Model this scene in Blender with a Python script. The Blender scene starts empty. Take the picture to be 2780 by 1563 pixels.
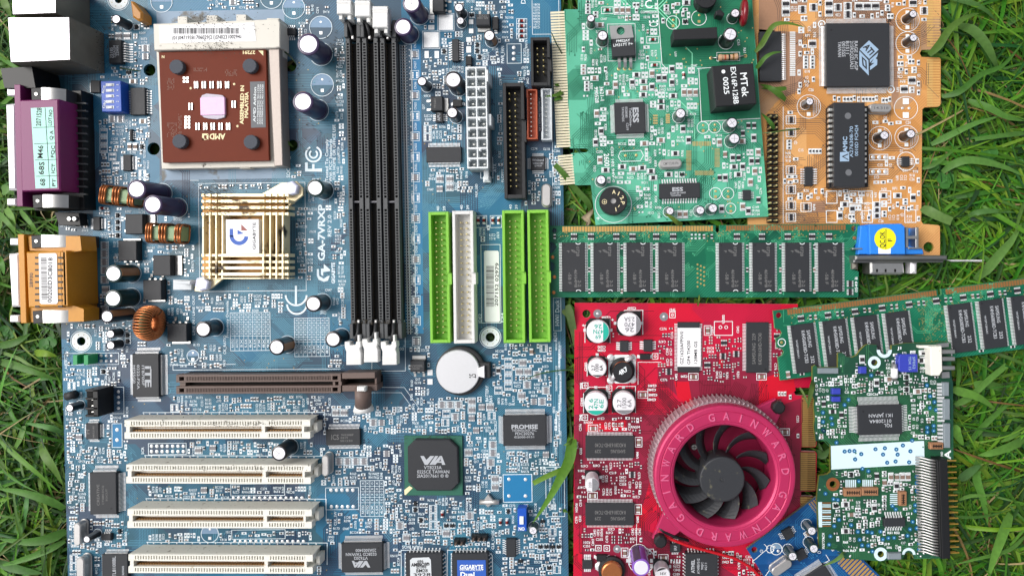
import bpy, math, random
import numpy as np
from mathutils import Vector
from mathutils.geometry import tessellate_polygon

random.seed(7)
SC = bpy.context.scene
COL = SC.collection
# ------------------------------------------------------------------ units
# lengths are worked out in u: 5.9 u = 1 mm; S turns u into metres
U = 5.9
S = 0.001 / U
D = 1870.0               # height of the lens above the circuit boards, in u
NX, NY = 1595.0, 710.0   # the point straight below the lens

# ------------------------------------------------------------------ camera
cam = bpy.data.cameras.new('camera')
cam.sensor_width = 36.0
cam.lens = 36.0 * D / 2780.0
cam.shift_x = -(NX - 1390.0) / 2780.0
cam.shift_y = -(781.5 - NY) / 2780.0
cam.clip_start = 0.01
cam.clip_end = 50.0
camo = bpy.data.objects.new('camera', cam)
camo.location = (0, 0, D * S)
COL.objects.link(camo)
SC.camera = camo

# ------------------------------------------------------------------ daylight
SUN_EL, SUN_AZ = math.radians(50), math.radians(-72)   # from the left, a little from the top
world = bpy.data.worlds.new('World')
SC.world = world
world.use_nodes = True
wn = world.node_tree.nodes
wl = world.node_tree.links
bg = wn['Background']
sky = wn.new('ShaderNodeTexSky')
sky.sky_type = 'NISHITA'
sky.sun_disc = False
sky.sun_elevation = SUN_EL
sky.sun_rotation = SUN_AZ
sky.air_density = 1.0
sky.dust_density = 6.0
sky.ozone_density = 1.0
hs = wn.new('ShaderNodeHueSaturation')
hs.inputs['Saturation'].default_value = 0.28
wl.new(sky.outputs[0], hs.inputs['Color'])
wl.new(hs.outputs[0], bg.inputs['Color'])
bg.inputs['Strength'].default_value = 0.15
sun = bpy.data.lights.new('sun', 'SUN')
sun.energy = 1.6
sun.angle = math.radians(38)
sun.color = (1.0, 0.97, 0.93)
suno = bpy.data.objects.new('sun', sun)
sd = Vector((math.sin(SUN_AZ) * math.cos(SUN_EL), math.cos(SUN_AZ) * math.cos(SUN_EL), math.sin(SUN_EL)))
suno.rotation_euler = sd.to_track_quat('Z', 'Y').to_euler()
suno.location = sd * 2
COL.objects.link(suno)
SC.view_settings.view_transform = 'Standard'
SC.view_settings.look = 'None'
SC.view_settings.gamma = 1.0
SC.view_settings.exposure = 0.0
SC.render.engine = 'CYCLES'

# ------------------------------------------------------------------ materials
MATS = {}
def lin(c):
    c = c / 255.0
    return c / 12.92 if c <= 0.04045 else ((c + 0.055) / 1.055) ** 2.4
def L3(rgb, k=1.0):
    return (lin(rgb[0]) * k, lin(rgb[1]) * k, lin(rgb[2]) * k, 1.0)

def mat(name, rgb, rough=0.5, metal=0.0, var=0.12, vscale=900.0, bump=0.0, bscale=3000.0, spec=0.35, speck=None, coat=0.0, alpha=None):
    """principled surface; var = slight mottling, speck = (rgb, amount, scale) of dirt flecks"""
    m = bpy.data.materials.new(name)
    m.use_nodes = True
    nt = m.node_tree
    p = nt.nodes['Principled BSDF']
    p.inputs['Roughness'].default_value = rough
    p.inputs['Metallic'].default_value = metal
    p.inputs['Specular IOR Level'].default_value = spec
    if coat: p.inputs['Coat Weight'].default_value = coat
    tc = nt.nodes.new('ShaderNodeTexCoord')
    base = L3(rgb)
    last = None
    if var > 0:
        nz = nt.nodes.new('ShaderNodeTexNoise')
        nz.inputs['Scale'].default_value = vscale
        nz.inputs['Detail'].default_value = 3
        nt.links.new(tc.outputs['Object'], nz.inputs['Vector'])
        mx = nt.nodes.new('ShaderNodeMix'); mx.data_type = 'RGBA'
        mx.inputs[6].default_value = tuple(c * (1 - var) for c in base[:3]) + (1,)
        mx.inputs[7].default_value = tuple(min(c * (1 + var), 1) for c in base[:3]) + (1,)
        nt.links.new(nz.outputs['Fac'], mx.inputs[0])
        last = mx.outputs[2]
    if speck:
        n2 = nt.nodes.new('ShaderNodeTexNoise')
        n2.inputs['Scale'].default_value = speck[2]
        n2.inputs['Detail'].default_value = 5
        nt.links.new(tc.outputs['Object'], n2.inputs['Vector'])
        r = nt.nodes.new('ShaderNodeMapRange')
        r.inputs['From Min'].default_value = 1 - speck[1]
        r.inputs['From Max'].default_value = 1 - speck[1] + 0.08
        nt.links.new(n2.outputs['Fac'], r.inputs['Value'])
        m2 = nt.nodes.new('ShaderNodeMix'); m2.data_type = 'RGBA'
        nt.links.new(r.outputs[0], m2.inputs[0])
        if last: nt.links.new(last, m2.inputs[6])
        else: m2.inputs[6].default_value = base
        m2.inputs[7].default_value = L3(speck[0])
        last = m2.outputs[2]
    if last: nt.links.new(last, p.inputs['Base Color'])
    else: p.inputs['Base Color'].default_value = base
    if bump > 0:
        n3 = nt.nodes.new('ShaderNodeTexNoise')
        n3.inputs['Scale'].default_value = bscale
        n3.inputs['Detail'].default_value = 2
        nt.links.new(tc.outputs['Object'], n3.inputs['Vector'])
        b = nt.nodes.new('ShaderNodeBump')
        b.inputs['Strength'].default_value = bump
        b.inputs['Distance'].default_value = 0.0002
        nt.links.new(n3.outputs['Fac'], b.inputs['Height'])
        nt.links.new(b.outputs[0], p.inputs['Normal'])
    MATS[name] = m
    return m

def pcb_mat(name, cols, scale=70.0, rough=0.35, edges=0.0, fine=None):
    """solder mask over copper areas: blocky patches of the mask's own tones, fine weave"""
    m = bpy.data.materials.new(name)
    m.use_nodes = True
    nt = m.node_tree; N = nt.nodes; K = nt.links
    p = N['Principled BSDF']
    p.inputs['Roughness'].default_value = rough
    p.inputs['Specular IOR Level'].default_value = 0.3
    tc = N.new('ShaderNodeTexCoord')
    v = N.new('ShaderNodeTexVoronoi'); v.voronoi_dimensions = '2D'; v.distance = 'CHEBYCHEV'
    v.inputs['Scale'].default_value = scale
    v.inputs['Randomness'].default_value = 0.8
    K.new(tc.outputs['Object'], v.inputs['Vector'])
    cr = N.new('ShaderNodeValToRGB'); cr.color_ramp.interpolation = 'CONSTANT'
    sep = N.new('ShaderNodeSeparateColor')
    K.new(v.outputs['Color'], sep.inputs[0])
    K.new(sep.outputs[0], cr.inputs[0])
    e = cr.color_ramp.elements
    e[0].color = L3(cols[0][0]); e[0].position = 0
    e[1].color = L3(cols[1][0]); e[1].position = cols[1][1]
    for c, pos in cols[2:]:
        x = e.new(pos); x.color = L3(c)
    # parallel etched lines, in two directions, in patches
    mp = N.new('ShaderNodeMapping'); mp.inputs['Rotation'].default_value = (0, 0, math.radians(45))
    K.new(tc.outputs['Object'], mp.inputs['Vector'])
    w = N.new('ShaderNodeTexWave'); w.inputs['Scale'].default_value = 320.0
    K.new(mp.outputs[0], w.inputs['Vector'])
    n1 = N.new('ShaderNodeTexNoise'); n1.inputs['Scale'].default_value = 45.0
    K.new(tc.outputs['Object'], n1.inputs['Vector'])
    mr = N.new('ShaderNodeMapRange'); mr.inputs['From Min'].default_value = 0.5; mr.inputs['From Max'].default_value = 0.56
    mr.inputs['To Max'].default_value = 0.5
    K.new(n1.outputs['Fac'], mr.inputs['Value'])
    mul = N.new('ShaderNodeMath'); mul.operation = 'MULTIPLY'
    K.new(w.outputs['Fac'], mul.inputs[0]); K.new(mr.outputs[0], mul.inputs[1])
    mx = N.new('ShaderNodeMix'); mx.data_type = 'RGBA'
    K.new(mul.outputs[0], mx.inputs[0]); K.new(cr.outputs[0], mx.inputs[6])
    mx.inputs[7].default_value = L3(fine if fine else cols[1][0])
    n2 = N.new('ShaderNodeTexNoise'); n2.inputs['Scale'].default_value = 2500.0
    K.new(tc.outputs['Object'], n2.inputs['Vector'])
    hsv = N.new('ShaderNodeHueSaturation')
    mr2 = N.new('ShaderNodeMapRange'); mr2.inputs['To Min'].default_value = 0.8; mr2.inputs['To Max'].default_value = 1.2
    K.new(n2.outputs['Fac'], mr2.inputs['Value'])
    K.new(mr2.outputs[0], hsv.inputs['Value'])
    K.new(mx.outputs[2], hsv.inputs['Color'])
    K.new(hsv.outputs[0], p.inputs['Base Color'])
    MATS[name] = m
    return m

# ------------------------------------------------------------------ picture -> board plane
K_ = 700.0 / 2534.0
def tile(x0, y0):
    return lambda u, v: (x0 + u * K_, y0 + v * K_)
A0, A1, A2, A3 = tile(0, 0), tile(700, 0), tile(1400, 0), tile(2080, 0)
B0, B1, B2, B3 = tile(0, 400), tile(700, 400), tile(1400, 400), tile(2080, 400)
C0, C1, C2, C3 = tile(0, 800), tile(700, 800), tile(1400, 800), tile(2080, 800)
D0, D1, D2, D3 = tile(0, 1163), tile(700, 1163), tile(1400, 1163), tile(2080, 1163)
def N0(x, y): return (x, y)

def un(p, z=0.0):
    """point p of the survey, at height z, in board-plane u"""
    k = (D - z) / D
    return ((p[0] - NX) * k, -(p[1] - NY) * k)
def pj(X, Y, z):
    k = D / (D - z)
    return (NX + X * k, NY - Y * k)

class Fr:
    """flat frame: x to the right, y downwards, turned by a (counter-clockwise)"""
    def __init__(s, X, Y, a=0.0):
        s.X, s.Y, s.c, s.s, s.a = X, Y, math.cos(a), math.sin(a), a
    def __call__(s, x, y):
        return (s.X + x * s.c + y * s.s, s.Y + x * s.s - y * s.c)
def fr(p, z=0.0, a=0.0):
    X, Y = un(p, z); return Fr(X, Y, a)
def frline(p0, p1, z):
    """frame at p0 whose y axis runs to p1; returns frame and length"""
    a, b = un(p0, z), un(p1, z)
    dx, dy = b[0] - a[0], b[1] - a[1]
    return Fr(a[0], a[1], math.atan2(dx, -dy)), math.hypot(dx, dy)
def frrow(p0, p1, z):
    """frame at p0 whose x axis runs to p1"""
    a, b = un(p0, z), un(p1, z)
    dx, dy = b[0] - a[0], b[1] - a[1]
    return Fr(a[0], a[1], math.atan2(dy, dx)), math.hypot(dx, dy)

# ------------------------------------------------------------------ mesh builder
WL = {}
class MB:
    def __init__(s): s.v, s.f, s.m, s.sm = [], [], [], []
    def add(s, vs, fs, m=0, smooth=False):
        n = len(s.v); s.v.extend(vs)
        for f in fs:
            s.f.append(tuple(i + n for i in f)); s.m.append(m); s.sm.append(smooth)
    def poly(s, pts, z0, z1, m=0, mt=None, bev=0.0, bottom=True):
        """prism over world points (any convex or concave order), z0..z1"""
        a = sum(pts[i][0] * pts[(i + 1) % len(pts)][1] - pts[(i + 1) % len(pts)][0] * pts[i][1] for i in range(len(pts)))
        if a < 0: pts = pts[::-1]
        n = len(pts)
        cx = sum(p[0] for p in pts) / n; cy = sum(p[1] for p in pts) / n
        vs = [(p[0], p[1], z0) for p in pts]
        if bev:
            vs += [(p[0], p[1], z1 - bev) for p in pts]
            tp = []
            for i in range(n):
                p0, p1, p2 = pts[i - 1], pts[i], pts[(i + 1) % n]
                d1 = Vector((p1[0] - p0[0], p1[1] - p0[1])).normalized()
                d2 = Vector((p2[0] - p1[0], p2[1] - p1[1])).normalized()
                nn = Vector((-(d1.y + d2.y), d1.x + d2.x))
                L = nn.length or 1.0
                nn = nn / L * (bev / max(0.35, (L / 2)))
                tp.append((p1[0] + nn.x, p1[1] + nn.y, z1))
            vs += tp
            rings = 3
        else:
            vs += [(p[0], p[1], z1) for p in pts]; rings = 2
        fs = []
        for r in range(rings - 1):
            for i in range(n):
                j = (i + 1) % n
                fs.append((r * n + i, r * n + j, (r + 1) * n + j, (r + 1) * n + i))
        if bottom: fs.append(tuple(range(n))[::-1])
        s.add(vs, fs, m)
        s.add([], [], m)
        base = len(s.v) - n
        s.f.append(tuple(range(base, base + n))); s.m.append(m if mt is None else mt); s.sm.append(False)
    def box(s, f, x0, y0, x1, y1, z0, z1, m=0, mt=None, bev=0.0):
        s.poly([f(x0, y0), f(x1, y0), f(x1, y1), f(x0, y1)], z0, z1, m, mt, bev)
    def lathe(s, cx, cy, prof, m=0, n=24, mf=None, ax=None):
        """bands of a turned shape; prof = [(r, z), ...] from low outside to top centre"""
        for k in range(len(prof) - 1):
            (r0, z0), (r1, z1) = prof[k], prof[k + 1]
            vs = []
            for r, z in ((r0, z0), (r1, z1)):
                for i in range(n):
                    t = 2 * math.pi * i / n
                    vs.append((cx + r * math.cos(t), cy + r * math.sin(t), z))
            if ax: vs = [ax(v) for v in vs]
            if r1 <= 1e-6:
                s.add(vs[:n] , [tuple(range(n))] if z1 >= z0 or True else [], mf(k, 0) if mf else m, False)
                continue
            nb = len(s.v); s.v.extend(vs)
            for i in range(n):
                j = (i + 1) % n
                s.f.append((nb + i, nb + j, nb + n + j, nb + n + i)); s.m.append(mf(k, i / n) if mf else m); s.sm.append(True)
    def tube(s, pts, r, m=0, n=7, taper=None):
        P = [Vector(p) for p in pts]
        vs = []
        for i, p in enumerate(P):
            t = (P[min(i + 1, len(P) - 1)] - P[max(i - 1, 0)]).normalized()
            a = Vector((0, 0, 1)) if abs(t.z) < 0.9 else Vector((1, 0, 0))
            x = t.cross(a).normalized(); y = t.cross(x).normalized()
            rr = r if taper is None else r * taper(i / (len(P) - 1))
            for k in range(n):
                q = 2 * math.pi * k / n
                w = p + x * (rr * math.cos(q)) + y * (rr * math.sin(q))
                vs.append((w.x, w.y, w.z))
        fs = []
        for i in range(len(P) - 1):
            for k in range(n):
                j = (k + 1) % n
                fs.append((i * n + k, (i + 1) * n + k, (i + 1) * n + j, i * n + j))
        fs.append(tuple(range(n))); fs.append(tuple(range((len(P) - 1) * n, len(P) * n))[::-1])
        s.add(vs, fs, m, True)
    def strip(s, pts, w, z, m=0, closed=False):
        """flat line of width w along world points"""
        P = [Vector((p[0], p[1])) for p in pts]
        n = len(P)
        if n < 2: return
        vs = []
        for i in range(n):
            if closed: a, b = P[i - 1], P[(i + 1) % n]
            else: a, b = P[max(i - 1, 0)], P[min(i + 1, n - 1)]
            d1 = (P[i] - a); d2 = (b - P[i])
            d1 = d1.normalized() if d1.length > 1e-6 else d2.normalized()
            d2 = d2.normalized() if d2.length > 1e-6 else d1
            nn = Vector((-(d1.y + d2.y), d1.x + d2.x))
            if nn.length < 1e-6: nn = Vector((-d1.y, d1.x)) * 2
            h = w / 2 / max(0.4, nn.length / 2)
            nn.normalize()
            q = P[i] + nn * h; r = P[i] - nn * h
            vs += [(r.x, r.y, z), (q.x, q.y, z)]
        fs = []
        for i in range(n if closed else n - 1):
            j = (i + 1) % n
            fs.append((2 * i, 2 * j, 2 * j + 1, 2 * i + 1))
        s.add(vs, fs, m)
    def flat(s, pts, z, m=0):
        a = sum(pts[i][0] * pts[(i + 1) % len(pts)][1] - pts[(i + 1) % len(pts)][0] * pts[i][1] for i in range(len(pts)))
        if a < 0: pts = pts[::-1]
        s.add([(p[0], p[1], z) for p in pts], [tuple(range(len(pts)))], m)
    def ribbon(s, f, x, y, dx, dy, prof, w, m=0):
        """lead: profile of (distance, z) leaving frame point (x, y) along (dx, dy), width w"""
        vs = []
        for d, z in prof:
            for sgn in (-1, 1):
                a = f(x + dx * d - dy * sgn * w / 2, y + dy * d + dx * sgn * w / 2)
                vs.append((a[0], a[1], z))
        s.add(vs, [(2 * i, 2 * i + 1, 2 * i + 3, 2 * i + 2) for i in range(len(prof) - 1)], m)
    def text(s, st, p, zi, w, h, ang, m=0, z=None, bold=False, centre=True):
        """lettering centred on survey point p seen at height zi; w x h in survey px"""
        k = (D - zi) / D
        X, Y = un(p, zi)
        s.textw(st, X, Y, w * k, h * k, ang, m, zi if z is None else z, bold)
    def textw(s, st, X, Y, w, h, ang, m=0, z=0.0, bold=False):
        g = GB if bold else GL
        tot, lay = 0.0, []
        for c in st:
            if c not in g: c = '-'
            adv, vs, fs = g[c]
            lay.append((tot, vs, fs)); tot += adv
        if tot <= 0: return
        sx = w / tot; sy = h / CAP
        a = math.radians(ang); ca, sa = math.cos(a), math.sin(a)
        for off, vs, fs in lay:
            out = []
            for vx, vy in vs:
                x = (vx + off) * sx - w / 2; y = vy * sy - h / 2
                out.append((X + x * ca - y * sa, Y + x * sa + y * ca, z))
            s.add(out, fs, m)
    def build(s, name, mats, parent=None, origin=None):
        if not s.v: return None
        V = np.array(s.v, dtype=np.float64)
        if origin is None:
            lo, hi = V.min(0), V.max(0)
            origin = np.array([(lo[0] + hi[0]) / 2, (lo[1] + hi[1]) / 2, lo[2]])
        else: origin = np.array(origin, dtype=np.float64)
        me = bpy.data.meshes.new(name)
        me.from_pydata(((V - origin) * S).tolist(), [], s.f)
        for mm in mats: me.materials.append(MATS[mm])
        me.polygons.foreach_set('material_index', s.m)
        me.polygons.foreach_set('use_smooth', s.sm)
        me.update()
        o = bpy.data.objects.new(name, me)
        COL.objects.link(o)
        w = origin * S
        WL[o.name] = w
        if parent is not None:
            o.parent = parent
            o.location = w - WL[parent.name]
        else: o.location = w
        return o

def empty(name, p, z=0.0, label=None, cat=None, group=None):
    o = bpy.data.objects.new(name, None)
    o.empty_display_size = 0.01
    X, Y = un(p, 0)
    w = np.array([X * S, Y * S, z * S])
    o.location = w
    COL.objects.link(o)
    WL[o.name] = w
    if label: o['label'] = label
    if cat: o['category'] = cat
    if group: o['group'] = group
    return o
def tag(o, label=None, cat=None, group=None, kind=None):
    for k, v in (('label', label), ('category', cat), ('group', group), ('kind', kind)):
        if v: o[k] = v
    return o

# ------------------------------------------------------------------ lettering: one outline per character
def glyphs(off):
    chars = [chr(c) for c in range(33, 127)] + ['®', '©']
    tmp = []
    def mk(t):
        cu = bpy.data.curves.new('t', 'FONT'); cu.body = t; cu.resolution_u = 2; cu.offset = off
        ob = bpy.data.objects.new('t', cu); COL.objects.link(ob); tmp.append(ob); return ob
    HH = mk('HH'); H = mk('H'); SP = mk('H H')
    A = [(c, mk(c), mk('H' + c + 'H')) for c in chars]
    bpy.context.view_layer.update()
    dg = bpy.context.evaluated_depsgraph_get()
    def me(ob):
        m = bpy.data.meshes.new_from_object(ob.evaluated_get(dg))
        v = [(x.co.x, x.co.y) for x in m.vertices]; f = [tuple(q.vertices) for q in m.polygons]
        bpy.data.meshes.remove(m); return v, f
    mx = lambda vf: max(v[0] for v in vf[0])
    hh = mx(me(HH)); hv = me(H)
    cap = max(v[1] for v in hv[0])
    G = {}
    for c, o1, o2 in A:
        v, f = me(o1)
        if not v: continue
        G[c] = (mx(me(o2)) - hh, v, f)
    G[' '] = (mx(me(SP)) - hh, [], [])
    for o in tmp:
        cu = o.data; bpy.data.objects.remove(o); bpy.data.curves.remove(cu)
    return G, cap
GL, CAP = glyphs(0.012)
GB, _ = glyphs(0.035)

# ------------------------------------------------------------------ taken areas of the boards
OCC = np.zeros((1800, 3000), dtype=bool)     # 1 cell = 1 u of the survey, offset 100
def mark(x0, y0, x1, y1, pad=1):
    if x1 < x0: x0, x1 = x1, x0
    if y1 < y0: y0, y1 = y1, y0
    OCC[max(0, int(y0 + 100 - pad)):max(0, int(y1 + 100 + pad)), max(0, int(x0 + 100 - pad)):max(0, int(x1 + 100 + pad))] = True
def free(x0, y0, x1, y1):
    return not OCC[max(0, int(y0 + 100)):max(0, int(y1 + 100) + 1), max(0, int(x0 + 100)):max(0, int(x1 + 100) + 1)].any()
def markw(f, x0, y0, x1, y1, z):
    P = [pj(*f(a, b), z) for a in (x0, x1) for b in (y0, y1)]
    mark(min(p[0] for p in P), min(p[1] for p in P), max(p[0] for p in P), max(p[1] for p in P))
def inpoly(x, y, P):
    c = False
    j = len(P) - 1
    for i in range(len(P)):
        if (P[i][1] > y) != (P[j][1] > y) and x < (P[j][0] - P[i][0]) * (y - P[i][1]) / (P[j][1] - P[i][1]) + P[i][0]:
            c = not c
        j = i
    return c

_zc = [0]
def zj():
    _zc[0] = (_zc[0] + 1) % 60
    return _zc[0] * 0.012

# ------------------------------------------------------------------ a board: root, sheet with holes, print and pads
class Board:
    def __init__(s, name, outline, z, m_pcb, m_edge, label, cat, holes=(), rot=0.0, silk='silk', group=None, fn='circuit_board'):
        s.z = z; s.rot = rot; s.outline = outline; s.holes = holes
        cx = sum(p[0] for p in outline) / len(outline); cy = sum(p[1] for p in outline) / len(outline)
        s.root = empty(name, (cx, cy), z - 9.4, label, cat, group)
        s.silk = MB(); s.tr = MB(); s.pads = MB(); s.silkm = silk
        s.pool = {}; s.fine = 1.0; s.dense = 1.6; s.ow = 1.5
        loops = [[un(p, z) for p in outline]]
        for (hx, hy, hr) in holes:
            c = un((hx, hy), z)
            loops.append([(c[0] + hr * math.cos(t * math.pi / 9), c[1] + hr * math.sin(t * math.pi / 9)) for t in range(18)])
        flat = [p for l in loops for p in l]
        tri = tessellate_polygon([[Vector((p[0], p[1], 0)) for p in l] for l in loops])
        mb = MB()
        T = []
        for t in tri:
            a = [flat[i] for i in t]
            ar = (a[1][0] - a[0][0]) * (a[2][1] - a[0][1]) - (a[2][0] - a[0][0]) * (a[1][1] - a[0][1])
            T.append(tuple(t) if ar > 0 else tuple(t[::-1]))
        mb.add([(p[0], p[1], z) for p in flat], T, 0)
        mb.add([(p[0], p[1], z - 9.4) for p in flat], [t[::-1] for t in T], 1)
        for l in loops:
            n = len(l)
            mb.add([(p[0], p[1], z) for p in l] + [(p[0], p[1], z - 9.4) for p in l],
                   [(i, (i + 1) % n, n + (i + 1) % n, n + i) for i in range(n)], 1)
        s.pcb = mb.build(fn, [m_pcb, m_edge], s.root)
        s.wout = loops[0]
    # printed lines
    def line(s, pts, w=1.4, closed=False):
        s.silk.strip([un(p, s.z) for p in pts], w, s.z + 0.7 + zj(), 0, closed)
    def rect(s, x0, y0, x1, y1, w=1.4):
        a = s.rot
        cx, cy = (x0 + x1) / 2, (y0 + y1) / 2
        f = fr((cx, cy), s.z, a)
        k = (D - s.z) / D
        hx, hy = (x1 - x0) / 2 * k, (y1 - y0) / 2 * k
        s.silk.strip([f(-hx, -hy), f(hx, -hy), f(hx, hy), f(-hx, hy)], w, s.z + 0.7 + zj(), 0, True)
    def circ(s, c, r, w=1.6, half=False, solid=False):
        X, Y = un(c, s.z)
        P = [(X + r * math.cos(t * math.pi / 14), Y + r * math.sin(t * math.pi / 14)) for t in range(28)]
        if solid: s.silk.flat(P, s.z + 0.7 + zj())
        else: s.silk.strip(P, w, s.z + 0.7 + zj(), 0, True)
        if half: s.pads.flat(P[0:15], s.z + 0.4, 1)
    def txt(s, st, p, w, h, ang=0, bold=False, m=0):
        s.silk.text(st, p, s.z, w, h, ang, m, s.z + 0.7 + zj(), bold)
    def fill(s, pts, m=0, mb=None):
        (mb or s.silk).flat([un(p, s.z) for p in pts], s.z + 0.7 + zj(), m)
    def pad(s, x0, y0, x1, y1, m=0, h=0.9):
        f = fr(((x0 + x1) / 2, (y0 + y1) / 2), s.z, s.rot)
        s.pads.box(f, -(x1 - x0) / 2, -(y1 - y0) / 2, (x1 - x0) / 2, (y1 - y0) / 2, s.z, s.z + h, m)
    def dot(s, c, r, m=0, h=2.0):
        X, Y = un(c, s.z)
        s.pads.lathe(X, Y, [(r, s.z + 0.2), (r * 0.9, s.z + h * 0.5), (r * 0.5, s.z + h), (0, s.z + h)], m, 10)
    def traces(s, n, cnt=(5, 14), sp=4.2, w=1.5, seg=(40, 160), area=None, m=0, dirs=8):
        """bundles of parallel etched lines with 45 degree bends"""
        O = s.outline
        x0 = min(p[0] for p in O); x1 = max(p[0] for p in O); y0 = min(p[1] for p in O); y1 = max(p[1] for p in O)
        if area: x0, y0, x1, y1 = area
        for _ in range(n):
            x = random.uniform(x0, x1); y = random.uniform(y0, y1)
            d = random.randrange(8)
            P = [(x, y)]
            for k in range(random.randint(2, 5)):
                L = random.uniform(*seg)
                x += L * math.cos(d * math.pi / 4); y += L * math.sin(d * math.pi / 4)
                P.append((x, y)); d += random.choice((-1, 1))
            s.bundle(P, random.randint(*cnt), sp, w, m, jitter=True)
    def bundle(s, P, n, sp=4.2, w=1.5, m=0, jitter=False):
        zz = s.z + 0.15 + zj() * 0.6
        V = [Vector(p) for p in P]
        for q in range(n):
            off = (q - n / 2) * sp
            out = []
            for i in range(len(V)):
                a = V[max(i - 1, 0)]; b = V[min(i + 1, len(V) - 1)]
                d1 = (V[i] - a) if i else (b - V[i]); d2 = (b - V[i]) if i < len(V) - 1 else d1
                d1.normalize(); d2 = d2.normalized()
                nn = Vector((-(d1.y + d2.y), d1.x + d2.x)); l = nn.length / 2
                if l < 0.2: l = 1; 
                nn.normalize()
                ext = 0
                out.append(V[i] + nn * (off / max(l, 0.5)))
            if jitter:
                d = (out[1] - out[0]); d.normalize(); out[0] = out[0] + d * random.uniform(0, 20)
                d = (out[-2] - out[-1]); d.normalize(); out[-1] = out[-1] + d * random.uniform(0, 20)
            run = []
            if any(min((Vector((h[0], h[1])) - (o0 + (o1 - o0) * max(0, min(1, (Vector((h[0], h[1])) - o0).dot(o1 - o0) / max((o1 - o0).length_squared, 1))))).length for o0, o1 in zip(out, out[1:])) < h[2] + 3 for h in s.holes): continue
            for a in out:
                ok = inpoly(a.x, a.y, s.outline)
                if ok: run.append(un((a.x, a.y), s.z))
                else:
                    if len(run) > 1: s.tr.strip(run, w, zz, m)
                    run = []
            if len(run) > 1: s.tr.strip(run, w, zz, m)
            if random.random() < 0.5 and run:
                s.tr.flat([(run[-1][0] + 2.4 * math.cos(t * 1.0472), run[-1][1] + 2.4 * math.sin(t * 1.0472)) for t in range(6)], zz + 0.2, m)
    def finish(s, trm, padm=('solder', 'padhalf', 'goldpad')):
        for k, (mats, items) in s.pool.items():
            items.sort(key=lambda i: -i[0])
            for a, mb in items[:100]: mb.build(k, mats, s.root)
            rest = MB()
            for a, mb in items[100:]:
                n = len(rest.v); rest.v.extend(mb.v); rest.f.extend(tuple(i + n for i in f) for f in mb.f)
                rest.m.extend(mb.m); rest.sm.extend(mb.sm)
            o = rest.build(k + '_field', mats, s.root)
            if o: o['kind'] = 'stuff'
        o = s.tr.build('copper_traces', trm, s.pcb)
        o = s.pads.build('solder_pads', list(padm), s.pcb)
        o = s.silk.build('printed_legend', [s.silkm], s.pcb)
# ------------------------------------------------------------------ colours of things
mat('silk', (232, 238, 240), 0.6, var=0.0)
mat('silk_blue', (222, 236, 244), 0.6, var=0.0)
mat('solder', (226, 228, 230), 0.36, 0.4, var=0.2, vscale=2500)
mat('padhalf', (122, 150, 178), 0.5, var=0.05)
mat('goldpad', (205, 180, 120), 0.35, 0.5, var=0.1)
mat('tin', (226, 228, 230), 0.4, 0.35, var=0.15, vscale=3000)
mat('steel', (190, 190, 188), 0.3, 0.9, var=0.12, vscale=400, bump=0.15)
mat('steel_white', (238, 236, 240), 0.42, 0.35, var=0.08, vscale=300)
mat('chip', (44, 46, 50), 0.5, var=0.12, vscale=5000, bump=0.25, bscale=9000)
mat('chip_dark', (30, 31, 34), 0.5, var=0.12, vscale=4000, bump=0.2, bscale=9000)
mat('chipmark', (176, 180, 186), 0.6, var=0.0)
mat('chipmark_dim', (112, 112, 112), 0.6, var=0.0)
mat('smd_body', (44, 42, 46), 0.45, var=0.2)
mat('smd_tan', (128, 108, 96), 0.5, var=0.2)
mat('smd_grey', (125, 125, 130), 0.5, var=0.2)
mat('glass_red', (130, 35, 30), 0.2, var=0.15)
mat('black', (24, 25, 27), 0.45, var=0.15)
mat('deep', (8, 8, 9), 0.8, var=0.0)
mat('black_soft', (45, 46, 48), 0.55, var=0.15)
mat('cap_sleeve', (30, 30, 34), 0.28, var=0.2, vscale=300, coat=0.3)
mat('cap_purple', (58, 44, 78), 0.3, var=0.2, vscale=300, coat=0.3)
mat('cap_green', (30, 52, 50), 0.28, var=0.2, vscale=300, coat=0.3)
mat('cap_stripe', (150, 110, 78), 0.4, var=0.1)
mat('cap_stripe_grey', (120, 125, 130), 0.4, var=0.1)
mat('cap_top', (232, 230, 238), 0.4, 0.3, var=0.05, vscale=500)
mat('ivory', (228, 226, 216), 0.5, var=0.03, vscale=400, speck=((190, 178, 150), 0.34, 500))
mat('ivory_dust', (216, 212, 200), 0.65, var=0.08, vscale=500, speck=((130, 120, 100), 0.38, 500))
mat('gold_contact', (150, 110, 60), 0.4, 0.5, var=0.25, vscale=2000)
mat('slot_gap', (96, 84, 66), 0.7, var=0.3)
mat('agp', (104, 88, 82), 0.5, var=0.1)
mat('dimm', (78, 80, 82), 0.5, var=0.12, vscale=600)
mat('dimm_gap', (22, 20, 19), 0.7, var=0.1)
mat('latch', (222, 222, 220), 0.45, var=0.04)
mat('ide_green', (128, 190, 66), 0.42, var=0.04)
mat('ide_white', (216, 216, 214), 0.45, var=0.03)
mat('atx', (224, 229, 231), 0.35, var=0.05)
mat('atx_in', (176, 184, 188), 0.5, var=0.1)
mat('pin', (225, 210, 150), 0.3, 0.7, var=0.1)
mat('pin_silver', (220, 220, 215), 0.3, 0.8, var=0.1)
mat('cpu', (104, 42, 22), 0.55, var=0.08, vscale=250, spec=0.15)
mat('die', (232, 186, 226), 0.4, var=0.12, vscale=700)
mat('paste', (196, 190, 202), 0.7, var=0.12)
mat('cpu_print', (240, 226, 180), 0.6, var=0)
mat('foam', (78, 82, 90), 0.85, var=0.15, vscale=2500, bump=0.6)
mat('socket', (212, 208, 198), 0.5, var=0.04, vscale=200, speck=((70, 62, 52), 0.30, 260))
mat('lever', (158, 148, 142), 0.4, 0.3, var=0.1)
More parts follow.
